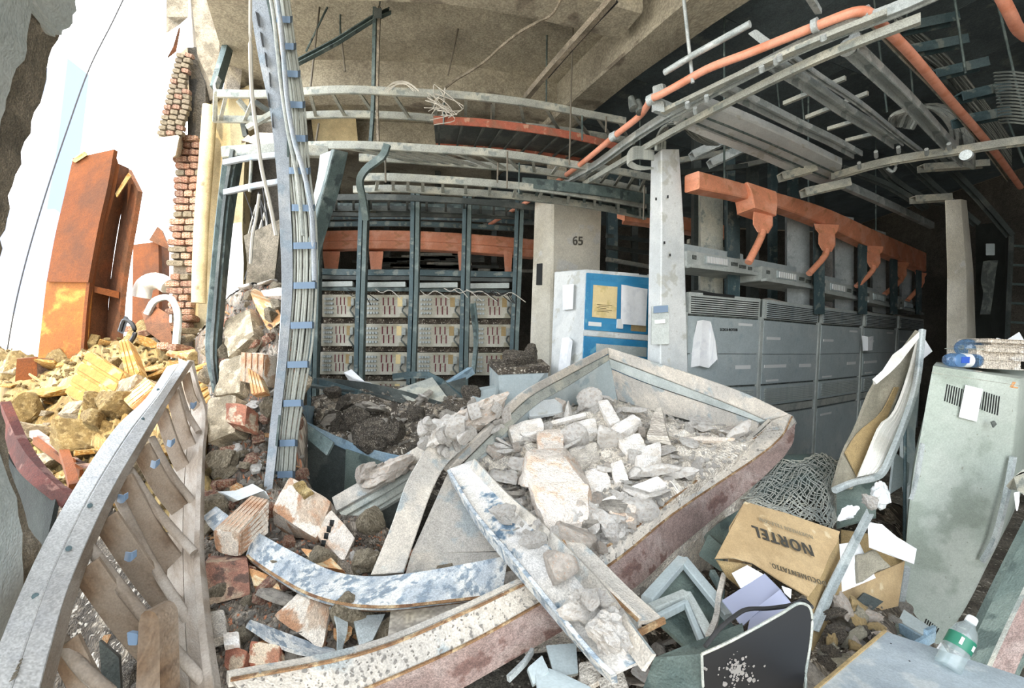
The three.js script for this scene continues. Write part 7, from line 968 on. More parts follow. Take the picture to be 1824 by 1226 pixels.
// ================================================================ THE BENCH WITH SOIL
{
  const t = thing('steel_bench', 'blue-grey steel bench buried under dark soil behind the ridged beam', 'bench');
  part(t, 'front_rail', ribbon([[546, 752, 3.6], [600, 778, 3.55], [660, 800, 3.5], [730, 815, 3.42], [770, 820, 3.36]], [[546, 768, 3.58], [600, 795, 3.53], [655, 818, 3.48], [722, 834, 3.4], [760, 838, 3.34]], 0.05, { n: 10, r: 0.006 }), M.blueGrey);
  part(t, 'front_panel', panel([[548, 768, 3.62], [735, 834, 3.45], [720, 960, 3.3], [548, 960, 3.45]], 0.03), M.steelDark);
  part(t, 'light_panel', panel([[616, 800, 3.5], [690, 826, 3.44], [672, 900, 3.35], [612, 900, 3.42]], 0.02), M.slateBlue);
  part(t, 'side_panel', panel([[545, 722, 3.9], [560, 724, 4.2], [562, 790, 4.1], [545, 770, 3.6]], 0.03), M.blueGrey);
  solo('steel_flap', panel([[543, 752, 3.2], [594, 788, 3.1], [582, 812, 3.05], [545, 780, 3.15]], 0.02, 0.004), M.steelGreen, 'dark steel flap hanging beside the foot of the cable bundle', 'flap');
  const it = (q, prof, m, l, n = 'fallen_steel_bar') => solo(n, bar(q, prof, { n: 6 }), m, l, 'steel bar');
  it([[560, 682, 4.7], [640, 690, 4.6], [720, 708, 4.5], [806, 736, 4.3]], angle(0.12, 0.1, 0.02), M.steelDark, 'long dark steel bar lying over the soil in front of the modules');
  it([[556, 680, 4.75], [600, 692, 4.6], [640, 704, 4.5]], angle(0.08, 0.08, 0.02), M.steelTeal, 'short teal steel bar at the left end of the long dark one');
  it([[700, 672, 4.8], [760, 668, 4.9], [800, 696, 4.7], [830, 720, 4.5]], angle(0.08, 0.07, 0.02), M.steelTeal, 'teal steel angle bent over the soil near the column');
  it([[840, 660, 5.1], [815, 676, 5.0], [790, 692, 4.9]], chan(0.1, 0.08, 0.02), M.blueGrey, 'short blue-grey channel propped behind the soil heap');
  it([[842, 540, 5.6], [848, 600, 5.5], [842, 664, 5.3]], angle(0.06, 0.06, 0.012), M.steelGreen, 'thin steel strip fallen against the third bay of modules');
  solo('folded_sheet', panel([[706, 694, 4.6], [770, 672, 4.8], [800, 712, 4.5], [744, 730, 4.4]], 0.02), M.trayDust, 'bent pale sheet lying on the soil under the teal angle', 'metal sheet');
  solo('folded_sheet', panel([[770, 690, 4.7], [830, 672, 4.9], [826, 706, 4.6], [796, 716, 4.5]], 0.02), M.steelDark, 'dark bent sheet right of the pale one on the soil', 'metal sheet');
  solo('white_scrap', loft([[[612, 664, 4.9], [626, 658, 4.9], [620, 676, 4.9]], [[632, 676, 4.8], [652, 682, 4.8], [640, 692, 4.8]], [[660, 682, 4.7], [674, 690, 4.7], [664, 698, 4.7]]].map(S)), M.paper, 'crumpled white scrap in front of the lowest modules', 'scrap');
  const d = thing('small_desk', 'grey desk piled with dark dirt in front of the numbered column', 'desk');
  part(d, 'desk_body', hexa([[888, 664, 4.9], [976, 660, 4.9], [976, 720, 4.9], [892, 760, 4.6]], [[872, 652, 5.35], [964, 650, 5.4], [964, 730, 5.4], [872, 760, 5.3]], 0.01), M.cab);
  part(d, 'desk_top', hexa([[884, 655, 4.88], [980, 652, 4.88], [978, 664, 4.88], [886, 668, 4.88]], [[870, 640, 5.4], [966, 640, 5.45], [966, 650, 5.45], [870, 652, 5.4]], 0.008), M.dirt);
  loose('dirt_mound', rockGeo(91, { detail: 4, rough: 0.3 }), M.dirt, P(930, 640, 5.1), [0.3, 0.15, 0.18], [0, 0.3, 0.06], 'dark dirt mound heaped on the grey desk by the numbered column', 'dirt');
  loose('dirt_mound', rockGeo(92, { detail: 4, rough: 0.3 }), M.dirt, P(948, 630, 5.2), [0.12, 0.12, 0.1], [0, 0.3, 0.5], 'pointed dark clod on top of the dirt mound on the desk', 'dirt');
  solo('tray_box', hexa([[840, 700, 4.5], [884, 690, 4.6], [880, 716, 4.5], [846, 722, 4.4]], [[834, 694, 4.7], [880, 686, 4.8], [880, 716, 4.8], [840, 720, 4.7]], 0.006), M.cab, 'small grey open box between the soil heap and the desk', 'box');
}
// ================================================================ LOWER RIGHT
{ // the big green-grey cabinet, bowed, with slots
  const t = thing('metal_cabinet', 'tall pale green-grey metal cabinet with slotted vents leaning at the right', 'cabinet');
  const L = [[1662, 652, 2.25], [1653, 700, 2.26], [1641, 770, 2.28], [1627, 845, 2.31], [1618, 920, 2.34], [1611, 1001, 2.37], [1600, 1075, 2.4], [1592, 1130, 2.42]], R_ = [[1817, 675, 2.2], [1814, 725, 2.21], [1806, 791, 2.23], [1794, 880, 2.26], [1778, 950, 2.29], [1752, 1020, 2.32], [1715, 1092, 2.36], [1668, 1160, 2.4]];
  const n = 30, l = spline(S(L), n), r = spline(S(R_), n), away = (k) => V(0.49 - 0.07 * k, 0, -0.5), at = (u, v, o = 0) => { const i = Math.min(n - 1, Math.floor(v * n)), f = v * n - i, a = l[i].clone().lerp(l[i + 1], f), b = r[i].clone().lerp(r[i + 1], f); return a.lerp(b, u).add(V(-0.3 * o, 0.05 * o, o)); };
  part(t, 'carcass', loft(l.map((p, i) => chamfer([p, r[i], r[i].clone().add(V(0.74 - 0.12 * i / n, 0, -0.5)), p.clone().add(away(i / n))], 0.01))), M.greenGrey);
  const face = (u0, v0, u1, v1, o = 0.004, th = 0.006, k = 6) => loft(Array.from({ length: k + 1 }, (_, i) => { const v = v0 + (v1 - v0) * i / k; return [at(u0, v, o), at(u1, v, o), at(u1, v, o - th), at(u0, v, o - th)]; }));
  const skew = (u0, u1, v0, v1, o, th, s) => loft(Array.from({ length: 5 }, (_, i) => { const k = i / 4, v = v0 + (v1 - v0) * k, a = u0 + s * k, b = u1 + s * k; return [at(a, v, o), at(b, v, o), at(b, v, o - th), at(a, v, o - th)]; }));
  for (let k = 0; k < 8; k++) part(t, 'vent_slot', skew(0.19 + k * 0.028, 0.201 + k * 0.028, 0.085 + k * 0.002, 0.165 + k * 0.002, 0.003, 0.012, 0.0), M.dark);
  for (let k = 0; k < 8; k++) part(t, 'vent_slot', skew(0.58 + k * 0.028, 0.591 + k * 0.028, 0.092 + k * 0.002, 0.175 + k * 0.002, 0.003, 0.012, 0.0), M.dark);
  for (let k = 0; k < 7; k++) part(t, 'vent_slot', skew(0.5 + k * 0.045, 0.518 + k * 0.045, 0.9 + k * 0.004, 0.965 + k * 0.004, 0.003, 0.012, 0.02), M.dark);
  for (let k = 0; k < 5; k++) part(t, 'vent_slot', skew(0.02 + k * 0.05, 0.038 + k * 0.05, 0.89 + k * 0.004, 0.97 + k * 0.004, 0.003, 0.012, 0.01), M.dark);
  part(t, 'top_seam', skew(0.0, 1, 0.034, 0.0365, 0.002, 0.004, 0), M.trayDust);
  part(t, 'rust_stain', [skew(0.92, 0.955, 0.02, 0.05, 0.0015, 0.003, -0.03), skew(0.9, 0.98, 0.045, 0.052, 0.0015, 0.003, 0)], M.terra);
  part(t, 'edge_strip', ribbon([[1806, 815, 2.2], [1790, 900, 2.22], [1770, 970, 2.25], [1750, 1002, 2.28]], [[1812, 815, 2.2], [1796, 900, 2.22], [1776, 970, 2.25], [1754, 1004, 2.28]], 0.02, { n: 10 }), M.galv);
  solo('blank_paper', loft([0, 0.33, 0.66, 1].map((k) => [at(0.375 - 0.02 * k, 0.075 + 0.14 * k, 0.016), at(0.575 - 0.02 * k, 0.083 + 0.14 * k, 0.014), at(0.575 - 0.02 * k, 0.083 + 0.14 * k, 0.012), at(0.375 - 0.02 * k, 0.075 + 0.14 * k, 0.014)])), M.paper, 'blank white paper taped between the vents of the green-grey cabinet', 'paper');
  solo('small_chip', panel([[1766, 752, 2.19], [1772, 750, 2.19], [1776, 756, 2.19], [1770, 762, 2.19]], 0.006), M.steelDark, 'small dark chip stuck under the right vents of the green-grey cabinet', 'chip');
  solo('metal_edging', ribbon([[1642, 790, 2.24], [1634, 830, 2.26], [1626, 880, 2.28], [1622, 890, 2.28]], [[1648, 792, 2.24], [1640, 840, 2.26], [1630, 880, 2.28], [1626, 892, 2.28]], 0.012, { n: 8 }), M.galv, 'pale torn metal edging on the left edge of the green-grey cabinet', 'edging');
  solo('metal_edging', bar([[1614, 1010, 2.3], [1606, 1060, 2.32], [1596, 1110, 2.34]], rect(0.03, 0.02), { n: 6, up: [0, 0, 1] }), M.galv, 'narrow metal edging low on the left edge of the green-grey cabinet', 'edging');
  // on its top: binders, bottles
  const base = (px, py, d) => P(px, py, d), R = rng(9);
  [[1744, 1824, 652, 18, 'lowest and widest dusty bound book in the stack on the green-grey cabinet'], [1740, 1840, 634, 17, 'second dusty bound book from the bottom of the stack on the green-grey cabinet'], [1756, 1836, 622, 11, 'third dusty bound book from the bottom of the stack on the green-grey cabinet'], [1766, 1850, 613, 9, 'dusty bound book just under the top of the stack on the green-grey cabinet'], [1760, 1844, 606, 7, 'topmost thin dusty book of the stack on the green-grey cabinet']].forEach(([x0, x1, y, h, lab], i) => {
    const bk = thing('book', lab, 'book'), d0 = 2.34 + 0.02 * (i % 2), d1 = d0 + 0.26, k = h * d0 / 800, yb = EYE - (y + 4 - CY) / F * d0;
    const a = [P(x0, y, d0).x, P(x1, y, d0).x], ring = (yy, e = 0) => [V(a[0] + e, yy, -d0 - e), V(a[1] - e, yy - 0.012, -d0 - e), V(a[1] + 0.08 - e, yy - 0.012, -d1 + e), V(a[0] + 0.08 + e, yy, -d1 + e)];
    part(bk, 'page_block', loft([ring(yb + k * 0.12, 0.008), ring(yb + k * 0.88, 0.008)]), M.dust); part(bk, 'cover', loft([ring(yb + k * 0.88), ring(yb + k)]), i % 2 ? M.trayDust : M.dust); part(bk, 'cover', loft([ring(yb), ring(yb + k * 0.12)]), M.dust);
  });
  for (const [i, q] of [[[1794, 606], [1816, 592], [1824, 606], [1808, 612]], [[1772, 608], [1776, 602], [1790, 606], [1784, 612]]].entries()) solo('loose_paper', panel(q.map(([x, y], j) => [x, y, 2.42 + j % 2 * 0.05]), 0.003), M.paper, ['folded white paper on top of the book stack', 'small white paper corner on top of the book stack'][i], 'paper');
  const bottle = (a, b, r, m, name, label, prof) => { const A = P(...a), B = P(...b), t2 = thing(name, label, 'bottle'), len = A.distanceTo(B), g = new THREE.LatheGeometry(prof.map(([x, y]) => new THREE.Vector2(x * r, y * len)), 28); g.applyQuaternion(new THREE.Quaternion().setFromUnitVectors(V(0, 1, 0), B.clone().sub(A).normalize())); g.translate(A.x, A.y, A.z); part(t2, 'bottle_body', g, m); return [t2, A, B, len]; };
  bottle([1750, 624, 2.5], [1712, 619, 2.46], 0.05, M.blueGlass, 'water_bottle', 'large clear bluish bottle lying upper on the green-grey cabinet', [[0, 0], [0.96, 0.02], [1, 0.1], [1, 0.5], [0.96, 0.55], [1, 0.6], [1, 0.8], [0.8, 0.94], [0.3, 1]]);
  { const [b, A, B] = bottle([1742, 643, 2.36], [1684, 641, 2.36], 0.036, M.blueGlass, 'water_bottle', 'clear bottle with a blue label lying in front on the green-grey cabinet', [[0, 0], [0.95, 0.02], [1, 0.1], [1, 0.42], [0.94, 0.5], [1, 0.56], [1, 0.7], [0.98, 0.84], [0.8, 0.95], [0, 1]]);
    part(b, 'paper_label', pipe([A.clone().lerp(B, 0.3), A.clone().lerp(B, 0.52)], 0.037, 2, 20), M.labelWhite); part(b, 'blue_mark', panel([[1714, 636, 2.32], [1728, 636, 2.32], [1727, 647, 2.32], [1713, 647, 2.32]], 0.004), M.labelBlue); }
  for (let i = 0; i < 5; i++) solo('dust_lump', rockGeo(500 + i, { detail: 3, rough: 0.3, s: [0.05, 0.014, 0.04] }).translate(...P(1730 + i * 20, 664 + i * 3, 2.32).toArray()), M.dust, ['dust clump beside the front bottle on the green-grey cabinet', 'second dust clump along the cabinet top edge', 'third dust clump along the cabinet top edge', 'fourth dust clump along the cabinet top edge', 'dust clump at the right corner of the cabinet top'][i], 'dust');
}
{ // lower right table, tray and water bottle
  const t = thing('side_table', 'pale blue-grey table top at the lower right corner carrying a water bottle', 'table');
  const y = 0.74, h = (x, py) => H(x, py, y), q = [h(1577, 1125), h(1700, 1166), h(1830, 1209), h(1990, 1300), V(1.4, y, -0.75), V(0.55, y, -0.75), h(1440, 1240)];
  const lo = q.map((p) => p.clone().add(V(0, -0.035, 0))); part(t, 'table_top', loft([chamfer(q, 0.006), chamfer(lo, 0.006)]), M.tableTop);
  part(t, 'edge_band', bar([q[6].clone().add(V(0, -0.01, 0)), q[0].clone().add(V(0, -0.01, 0))], rect(0.008, 0.03), { n: 1 }), M.tan);
  for (const p of [V(0.95, 0, -1.05), V(1.3, 0, -1.05)]) part(t, 'leg', rail(p, p.clone().setY(0.71), 0.04, 0.04, [0, 0, 1]), M.steelDark);
  for (const [x, py] of [[1587, 1147], [1620, 1178]]) part(t, 'screw_hole', bar([h(x, py).add(V(0, -0.004, 0)), h(x, py).add(V(0, 0.0008, 0))], circ(0.0025, 8), { n: 1, up: [0, 0, 1] }), M.dark);
  const A = h(1686, 1192).add(V(0, 0.0, 0)), B = P(1731, 1106, 1.36), len = A.distanceTo(B), b = thing('water_bottle', 'clear plastic water bottle with green label and white cap on the corner table', 'bottle');
  const qn = new THREE.Quaternion().setFromUnitVectors(V(0, 1, 0), B.clone().sub(A).normalize()), lathe = (pr) => { const g = new THREE.LatheGeometry(pr.map(([x, k]) => new THREE.Vector2(x, k * len)), 40); g.applyQuaternion(qn); g.translate(A.x, A.y + 0.003, A.z); return g; };
  const r = 0.031;
  part(b, 'bottle_body', lathe([[0, 0.03], [r * 0.6, 0], [r * 0.95, 0.02], [r, 0.06], [r * 0.95, 0.12], [r, 0.16], [r * 0.95, 0.2], [r, 0.24], [r * 0.94, 0.29], [r, 0.34], [r, 0.42], [r, 0.64], [r * 0.97, 0.7], [r * 0.8, 0.8], [r * 0.52, 0.88], [r * 0.42, 0.91], [r * 0.42, 0.94]]), M.plastic);
  part(b, 'label', lathe([[r * 1.01, 0.4], [r * 1.025, 0.4], [r * 1.025, 0.63], [r * 1.01, 0.63]]), M.green);
  part(b, 'cap', lathe([[0, 1.06], [r * 0.34, 1.06], [r * 0.42, 1.03], [r * 0.44, 0.93], [0, 0.93]]), M.labelWhite);
  { const ax = B.clone().sub(A).normalize(), c = A.clone().addScaledVector(ax, len * 0.52), f = V(-0.66, 0.45, 0.9); f.addScaledVector(ax, -f.dot(ax)).normalize(); const s = ax.clone().cross(f).normalize(); const mk = (a, w, hh) => { const o = c.clone().addScaledVector(f, r * Math.cos(a) * 1.03).addScaledVector(s, r * Math.sin(a) * 1.03).add(V(0, 0.003, 0)), nn = f.clone().multiplyScalar(Math.cos(a)).addScaledVector(s, Math.sin(a)), tt = ax.clone().cross(nn); return loft([[o.clone().addScaledVector(tt, -w).addScaledVector(ax, -hh), o.clone().addScaledVector(tt, w).addScaledVector(ax, -hh), o.clone().addScaledVector(tt, w).addScaledVector(ax, hh), o.clone().addScaledVector(tt, -w).addScaledVector(ax, hh)], [0.001].map(() => 0)[0] || [o.clone().addScaledVector(tt, -w).addScaledVector(ax, -hh).addScaledVector(nn, 0.0015), o.clone().addScaledVector(tt, w).addScaledVector(ax, -hh).addScaledVector(nn, 0.0015), o.clone().addScaledVector(tt, w).addScaledVector(ax, hh).addScaledVector(nn, 0.0015), o.clone().addScaledVector(tt, -w).addScaledVector(ax, hh).addScaledVector(nn, 0.0015)]]); }; part(b, 'label_mark', mk(-0.1, 0.0035, 0.011), M.labelWhite); part(b, 'label_mark', mk(0.9, 0.004, 0.008), M.labelWhite); }
  const tr = thing('blue_tray', 'small blue-grey plastic tray wedged between the table and the green-grey cabinet', 'tray');
  part(tr, 'tray_floor', hexa([[1596, 1110, 2.0], [1648, 1140, 1.85], [1630, 1152, 1.8], [1590, 1126, 1.9]], [[1596, 1114, 2.02], [1648, 1144, 1.87], [1630, 1158, 1.82], [1590, 1132, 1.92]], 0.004), M.slateBlue);
  part(tr, 'tray_wall', [rail(P(1604, 1120, 1.9), P(1648, 1146, 1.78), 0.012, 0.04), rail(P(1648, 1134, 1.8), P(1664, 1126, 1.86), 0.012, 0.05), rail(P(1632, 1152, 1.76), P(1662, 1134, 1.82), 0.012, 0.04)], M.blueGrey);
  solo('grey_plate', panel([[1610, 1086, 2.1], [1664, 1122, 2.0], [1654, 1136, 1.95], [1600, 1106, 2.05]], 0.012), M.cab, 'small grey panel leaning behind the blue tray at the cabinet foot', 'panel');
  solo('loose_paper', panel([[1676, 1144, 1.7], [1688, 1162, 1.62], [1668, 1164, 1.6], [1666, 1158, 1.62]], 0.003), M.paper, 'small white paper by the bottle behind the corner table', 'paper');
  // slanting painted steel column on the far right
  const s = thing('painted_steel_post', 'slanting steel post with grey and red painted bands at the lower right edge', 'steel post');
  const e = (x0, x1) => [[x0 + 150, 880, 1.9], [x0 + 100, 980, 1.85], [x0 + 46, 1090, 1.8], [x0, 1190, 1.75], [x0 - 40, 1290, 1.72]];
  part(s, 'grey_face', ribbon(e(1712), e(1756), 0.03, { n: 12 }), M.slateBlue); part(s, 'edge_face', ribbon(e(1756), e(1766), 0.03, { n: 12 }), M.trayDust); part(s, 'red_face', ribbon(e(1766), e(1812), 0.03, { n: 12 }), M.rustred); part(s, 'edge_face', ribbon(e(1812), e(1822), 0.03, { n: 12 }), M.slateBlue);
  solo('crumpled_paper', loft([[[1792, 866, 1.9], [1800, 856, 1.9], [1798, 872, 1.95]], [[1806, 850, 1.85], [1818, 842, 1.85], [1812, 874, 1.9]], [[1822, 836, 1.85], [1836, 838, 1.85], [1826, 884, 1.9]], [[1840, 836, 1.85], [1850, 842, 1.85], [1846, 876, 1.9]]].map(S)), M.trayDust, 'crumpled grey paper sticking in from the right edge', 'paper');
  solo('torn_scrap', loft([[[1806, 878, 1.88], [1816, 876, 1.88], [1812, 884, 1.9]], [[1808, 896, 1.88], [1816, 894, 1.88], [1812, 898, 1.9]], [[1810, 910, 1.88], [1813, 909, 1.88], [1812, 911, 1.9]]].map(S)), M.paper, 'small torn scrap hanging under the crumpled grey paper at the right edge', 'scrap');
}
{ // documentation carton
  const t = thing('cardboard_carton', 'brown cardboard carton flap with upside-down black print over the junk', 'carton');
  const q = S([[1327, 894, 1.98], [1400, 914, 2.0], [1452, 932, 2.0], [1496, 947, 1.98], [1492, 966, 1.94], [1478, 990, 1.88], [1466, 1020, 1.8], [1454, 1044, 1.74], [1440, 1063, 1.7], [1390, 1034, 1.7], [1342, 1003, 1.71], [1308, 994, 1.72], [1274, 995, 1.72]]);
  const n = q[3].clone().sub(q[0]).cross(q[12].clone().sub(q[0])).normalize(); if (n.z < 0) n.negate();
  part(t, 'flap', loft([q, q.map((p) => p.clone().addScaledVector(n, -0.006))]), M.cardboard);
  const X = P(1338, 946, 1.85).sub(P(1436, 988, 1.86)).normalize(), N = n.clone(), Y = N.clone().cross(X).normalize(), X2 = Y.clone().cross(N);
  const onPlane = (p) => { const dir = p.clone().sub(V(0, EYE, 0)).normalize(), k = q[0].clone().sub(V(0, EYE, 0)).dot(n) / dir.dot(n); return V(0, EYE, 0).addScaledVector(dir, k); };
  const bulge = 0.012, put = (s, px, py, h, m, nm) => part(t, nm, lettering(s, onPlane(P(px, py, 1.85)).addScaledVector(N, bulge), X2, Y, h, 0.0015), m);
  put('NORTEL', 1389, 957, 0.05, plain(0x3c3a34), 'printed_name'); put('NORTHERN TELECOM', 1396, 941, 0.017, plain(0x857a63), 'printed_line'); put('DOCUMENTATION', 1414, 1021, 0.02, plain(0x5a5140), 'printed_word');
  part(t, 'carton_side', panel([[1494, 950, 1.99], [1440, 1064, 1.72], [1448, 1160, 1.66], [1500, 1060, 1.9]], 0.006), M.tan);
  part(t, 'lower_flap', panel([[1276, 998, 1.75], [1340, 1006, 1.74], [1318, 1048, 1.72], [1296, 1030, 1.72]], 0.005), M.tan);
  part(t, 'back_side', panel([[1327, 896, 2.0], [1300, 940, 1.96], [1298, 1010, 1.9], [1330, 1000, 1.95]], 0.006), M.cardboard);
  const u = thing('cardboard_carton', 'torn open cardboard carton stuffed with papers beside the green-grey cabinet', 'carton');
  part(u, 'front_side', panel([[1470, 1060, 2.0], [1612, 1000, 2.2], [1600, 1080, 2.15], [1480, 1110, 1.96]], 0.008), M.cardboard);
  part(u, 'left_side', panel([[1448, 1000, 2.0], [1496, 1050, 1.98], [1490, 1120, 1.94], [1446, 1100, 1.94]], 0.008), M.tan);
  part(u, 'inner_side', panel([[1500, 944, 2.4], [1610, 960, 2.5], [1604, 1040, 2.4], [1500, 1030, 2.3]], 0.008), M.tan);
  solo('dark_flap', panel([[1474, 1122, 1.9], [1540, 1056, 2.0], [1574, 1072, 2.0], [1500, 1130, 1.9]], 0.01), M.steelDark, 'dark folded flap lying below the torn carton', 'flap');
  solo('document_papers', loft([0, 0.3, 0.6, 1].map((k, i) => [P(1545 + 88 * k, 930 + 48 * k - [0, 10, 2, 0][i], 2.1), P(1548 + 80 * k, 975 + 30 * k - [0, 4, 0, 0][i], 2.02), P(1548 + 80 * k, 976 + 30 * k, 2.03), P(1545 + 88 * k, 931 + 48 * k - [0, 10, 2, 0][i], 2.11)])), M.paper, 'fanned white papers sticking out of the torn carton', 'papers');
  solo('paper_sheet', panel([[1490, 970, 2.1], [1530, 965, 2.15], [1560, 1030, 2.05], [1488, 1060, 1.98]], 0.004), M.paper, 'white paper sheet inside the torn carton', 'paper');
  solo('torn_board', chunk([[1524, 985, 2.08], [1560, 975, 2.1], [1590, 1010, 2.06], [1530, 1040, 2.0]], 0.03, 0.016), M.khaki, 'torn grey insulation lump lying over the torn carton', 'insulation');
}
{ // slanting metal angle, tarp, net
  solo('metal_angle', bar([[1550, 912, 2.14], [1500, 1010, 1.86], [1476, 1060, 1.76], [1450, 1120, 1.68]], angle(0.028, 0.022, 0.004), { n: 8, up: [0, 0, 1] }), M.galv, 'slanting pale metal angle passing from the crumpled foil down beside the carton', 'metal angle');
  const t = thing('leaning_board', 'tall brown board leaning with white cloth against the grey cabinets', 'board');
  part(t, 'board_face', ribbon([[1637, 590, 2.75], [1590, 650, 2.72], [1556, 690, 2.7], [1527, 760, 2.66], [1504, 806, 2.62], [1484, 870, 2.55]], [[1642, 592, 2.78], [1618, 660, 2.75], [1594, 720, 2.72], [1562, 790, 2.66], [1530, 846, 2.6], [1518, 872, 2.55]], 0.02, { n: 16 }), M.khaki);
  part(t, 'tan_edge', ribbon([[1594, 690, 2.7], [1570, 735, 2.68], [1530, 770, 2.64], [1505, 806, 2.6]], [[1602, 690, 2.71], [1578, 750, 2.68], [1556, 800, 2.64], [1527, 850, 2.58]], 0.006, { n: 10 }), M.tan);
  const c = thing('white_cloth', 'white folded cloth draped beside the brown board', 'cloth');
  const A = [[1640, 590, 2.7], [1616, 680, 2.66], [1590, 740, 2.62], [1572, 755, 2.6], [1545, 815, 2.54], [1528, 850, 2.5]], B = [[1645, 592, 2.7], [1628, 690, 2.66], [1612, 750, 2.62], [1598, 790, 2.6], [1578, 830, 2.56], [1562, 842, 2.52]];
  for (let k = 0; k < 5; k++) { const e = (s) => A.map((p, i) => [p[0] + (B[i][0] - p[0]) * s, p[1] + (B[i][1] - p[1]) * s, p[2] - 0.03 * Math.sin(s * Math.PI * 5) ** 2]); part(c, 'fold', ribbon(e(k / 5), e((k + 1.05) / 5), 0.02, { n: 14, r: 0.004 }), M.cloth); }
  solo('white_rag', loft([[[1636, 592, 2.68], [1642, 596, 2.68], [1638, 600, 2.7]], [[1606, 620, 2.64], [1616, 630, 2.62], [1604, 640, 2.68]], [[1590, 632, 2.62], [1604, 646, 2.6], [1584, 656, 2.66]], [[1572, 660, 2.6], [1586, 664, 2.58], [1574, 674, 2.64]], [[1554, 676, 2.6], [1562, 684, 2.58], [1556, 686, 2.62]]].map(S)), M.cloth, 'white rag hanging along the upper edge of the brown board', 'cloth');
  solo('bent_pole', bar([[1643, 588, 2.68], [1632, 685, 2.6], [1612, 750, 2.56], [1588, 810, 2.52], [1572, 842, 2.48], [1556, 852, 2.44], [1520, 860, 2.4], [1486, 874, 2.36]], crect(0.03, 0.03, 0.006), { n: 30, up: [0, 0, 1] }), M.galv, 'bent pale metal pole in front of the white cloth', 'pole');
  solo('grey_rag', ribbon([[1636, 650, 2.8], [1622, 700, 2.8], [1614, 760, 2.8], [1612, 830, 2.8], [1612, 930, 2.7]], [[1640, 672, 2.8], [1636, 720, 2.8], [1630, 780, 2.8], [1632, 830, 2.8], [1624, 890, 2.7]], 0.04, { n: 14 }), M.cab, 'grey cloth hanging behind the bent pole by the green-grey cabinet', 'cloth');
  solo('thin_post', pipe([[1612, 750, 2.6], [1612, 850, 2.55], [1611, 960, 2.5], [1610, 1010, 2.45]], 0.008, 8, 8), M.steelTeal, 'thin teal post standing left of the green-grey cabinet', 'post');
  solo('paper_corner', panel([[1646, 602, 2.9], [1661, 626, 2.9], [1644, 640, 2.9]].concat([[1645, 620, 2.9]]), 0.004), M.paper, 'pale paper corner in the dark right of the pole tip', 'paper');
  solo('grey_board', panel([[1594, 806, 2.75], [1620, 826, 2.78], [1618, 860, 2.7], [1586, 880, 2.65]], 0.012), M.cab, 'grey board tucked behind the pole bend', 'board');
  solo('grey_sheet', panel([[1490, 872, 2.6], [1560, 856, 2.55], [1560, 920, 2.4], [1490, 940, 2.4]], 0.012), M.slateBlue, 'slate grey sheet under the bend of the pole', 'metal sheet');
  const foil = (seed, x, y, d, s, m, l, r = [0, 0.4, 0.5]) => loose('crumpled_foil', rockGeo(seed, { detail: 4, rough: 0.75, planes: 14 }), m, P(x, y, d), s, r, l, 'foil');
  foil(601, 1568, 876, 2.24, [0.05, 0.09, 0.05], M.white, 'crumpled white foil clump at the head of the slanting metal angle', [0, 0.4, -0.4]);
  foil(602, 1552, 896, 2.16, [0.05, 0.05, 0.05], M.plaster, 'pale torn plaster clump below the foil on the slanting angle');
  foil(603, 1510, 916, 2.2, [0.07, 0.03, 0.04], M.paper, 'crumpled white paper twist left of the slanting angle', [0, 0.2, 0.7]);
  // wire netting draped over the grey cabinet foot
  const net = (() => { const g = [[[1312, 862, 2.75], [1360, 838, 2.9], [1410, 818, 3.0], [1470, 812, 3.05], [1516, 822, 3.0]], [[1318, 884, 2.62], [1370, 862, 2.72], [1420, 846, 2.76], [1470, 842, 2.8], [1500, 850, 2.8]], [[1326, 898, 2.5], [1380, 896, 2.52], [1430, 896, 2.54], [1474, 890, 2.58], [1492, 890, 2.6]], [[1330, 904, 2.4], [1390, 916, 2.4], [1440, 930, 2.38], [1480, 938, 2.38], [1496, 930, 2.45]]].map((r) => spline(S(r), 40)), rows = []; for (let u = 0; u <= 40; u++) rows.push(spline(g.map((r) => r[u]), 28)); return (u, v) => rows[Math.min(40, Math.max(0, Math.round(u)))][Math.min(28, Math.max(0, Math.round(v)))].clone().add(V(0, 0.02 * Math.sin(u * 0.5) * Math.cos(v * 0.35), 0)); })();
  const strands = []; for (let k = -28; k <= 40; k += 1.5) { const a = [], b = []; for (let v = 0; v <= 28; v += 2) { const w = (v / 2 % 2 ? 0.5 : -0.5); if (k + v >= 0 && k + v <= 40) a.push(net(k + v + w, v)); if (40 - k - v >= 0 && 40 - k - v <= 40) b.push(net(40 - k - v + w, v)); } for (const l of [a, b]) if (l.length > 2) strands.push(pipe(l, 0.0035, l.length * 2, 4)); }
  solo('wire_netting', strands, M.trayDust, 'crumpled wire netting draped over the dark junk below the grey cabinets', 'netting', null, 'stuff');
  solo('dark_drum', bar([[1300, 905, 2.9], [1380, 858, 3.05], [1470, 850, 3.1]], circ(0.16, 20), { n: 8, crease: 1 }), M.slateBlue, 'dark slate drum lying under the wire netting', 'drum');
  solo('dark_chair_back', ribbon([[1258, 950, 2.2], [1290, 925, 2.3], [1320, 905, 2.4]], [[1275, 990, 2.1], [1300, 975, 2.2], [1326, 930, 2.3]], 0.03, { n: 6, r: 0.005 }), M.slateBlue, 'dark slate panel tucked behind the left edge of the printed carton', 'panel');
}
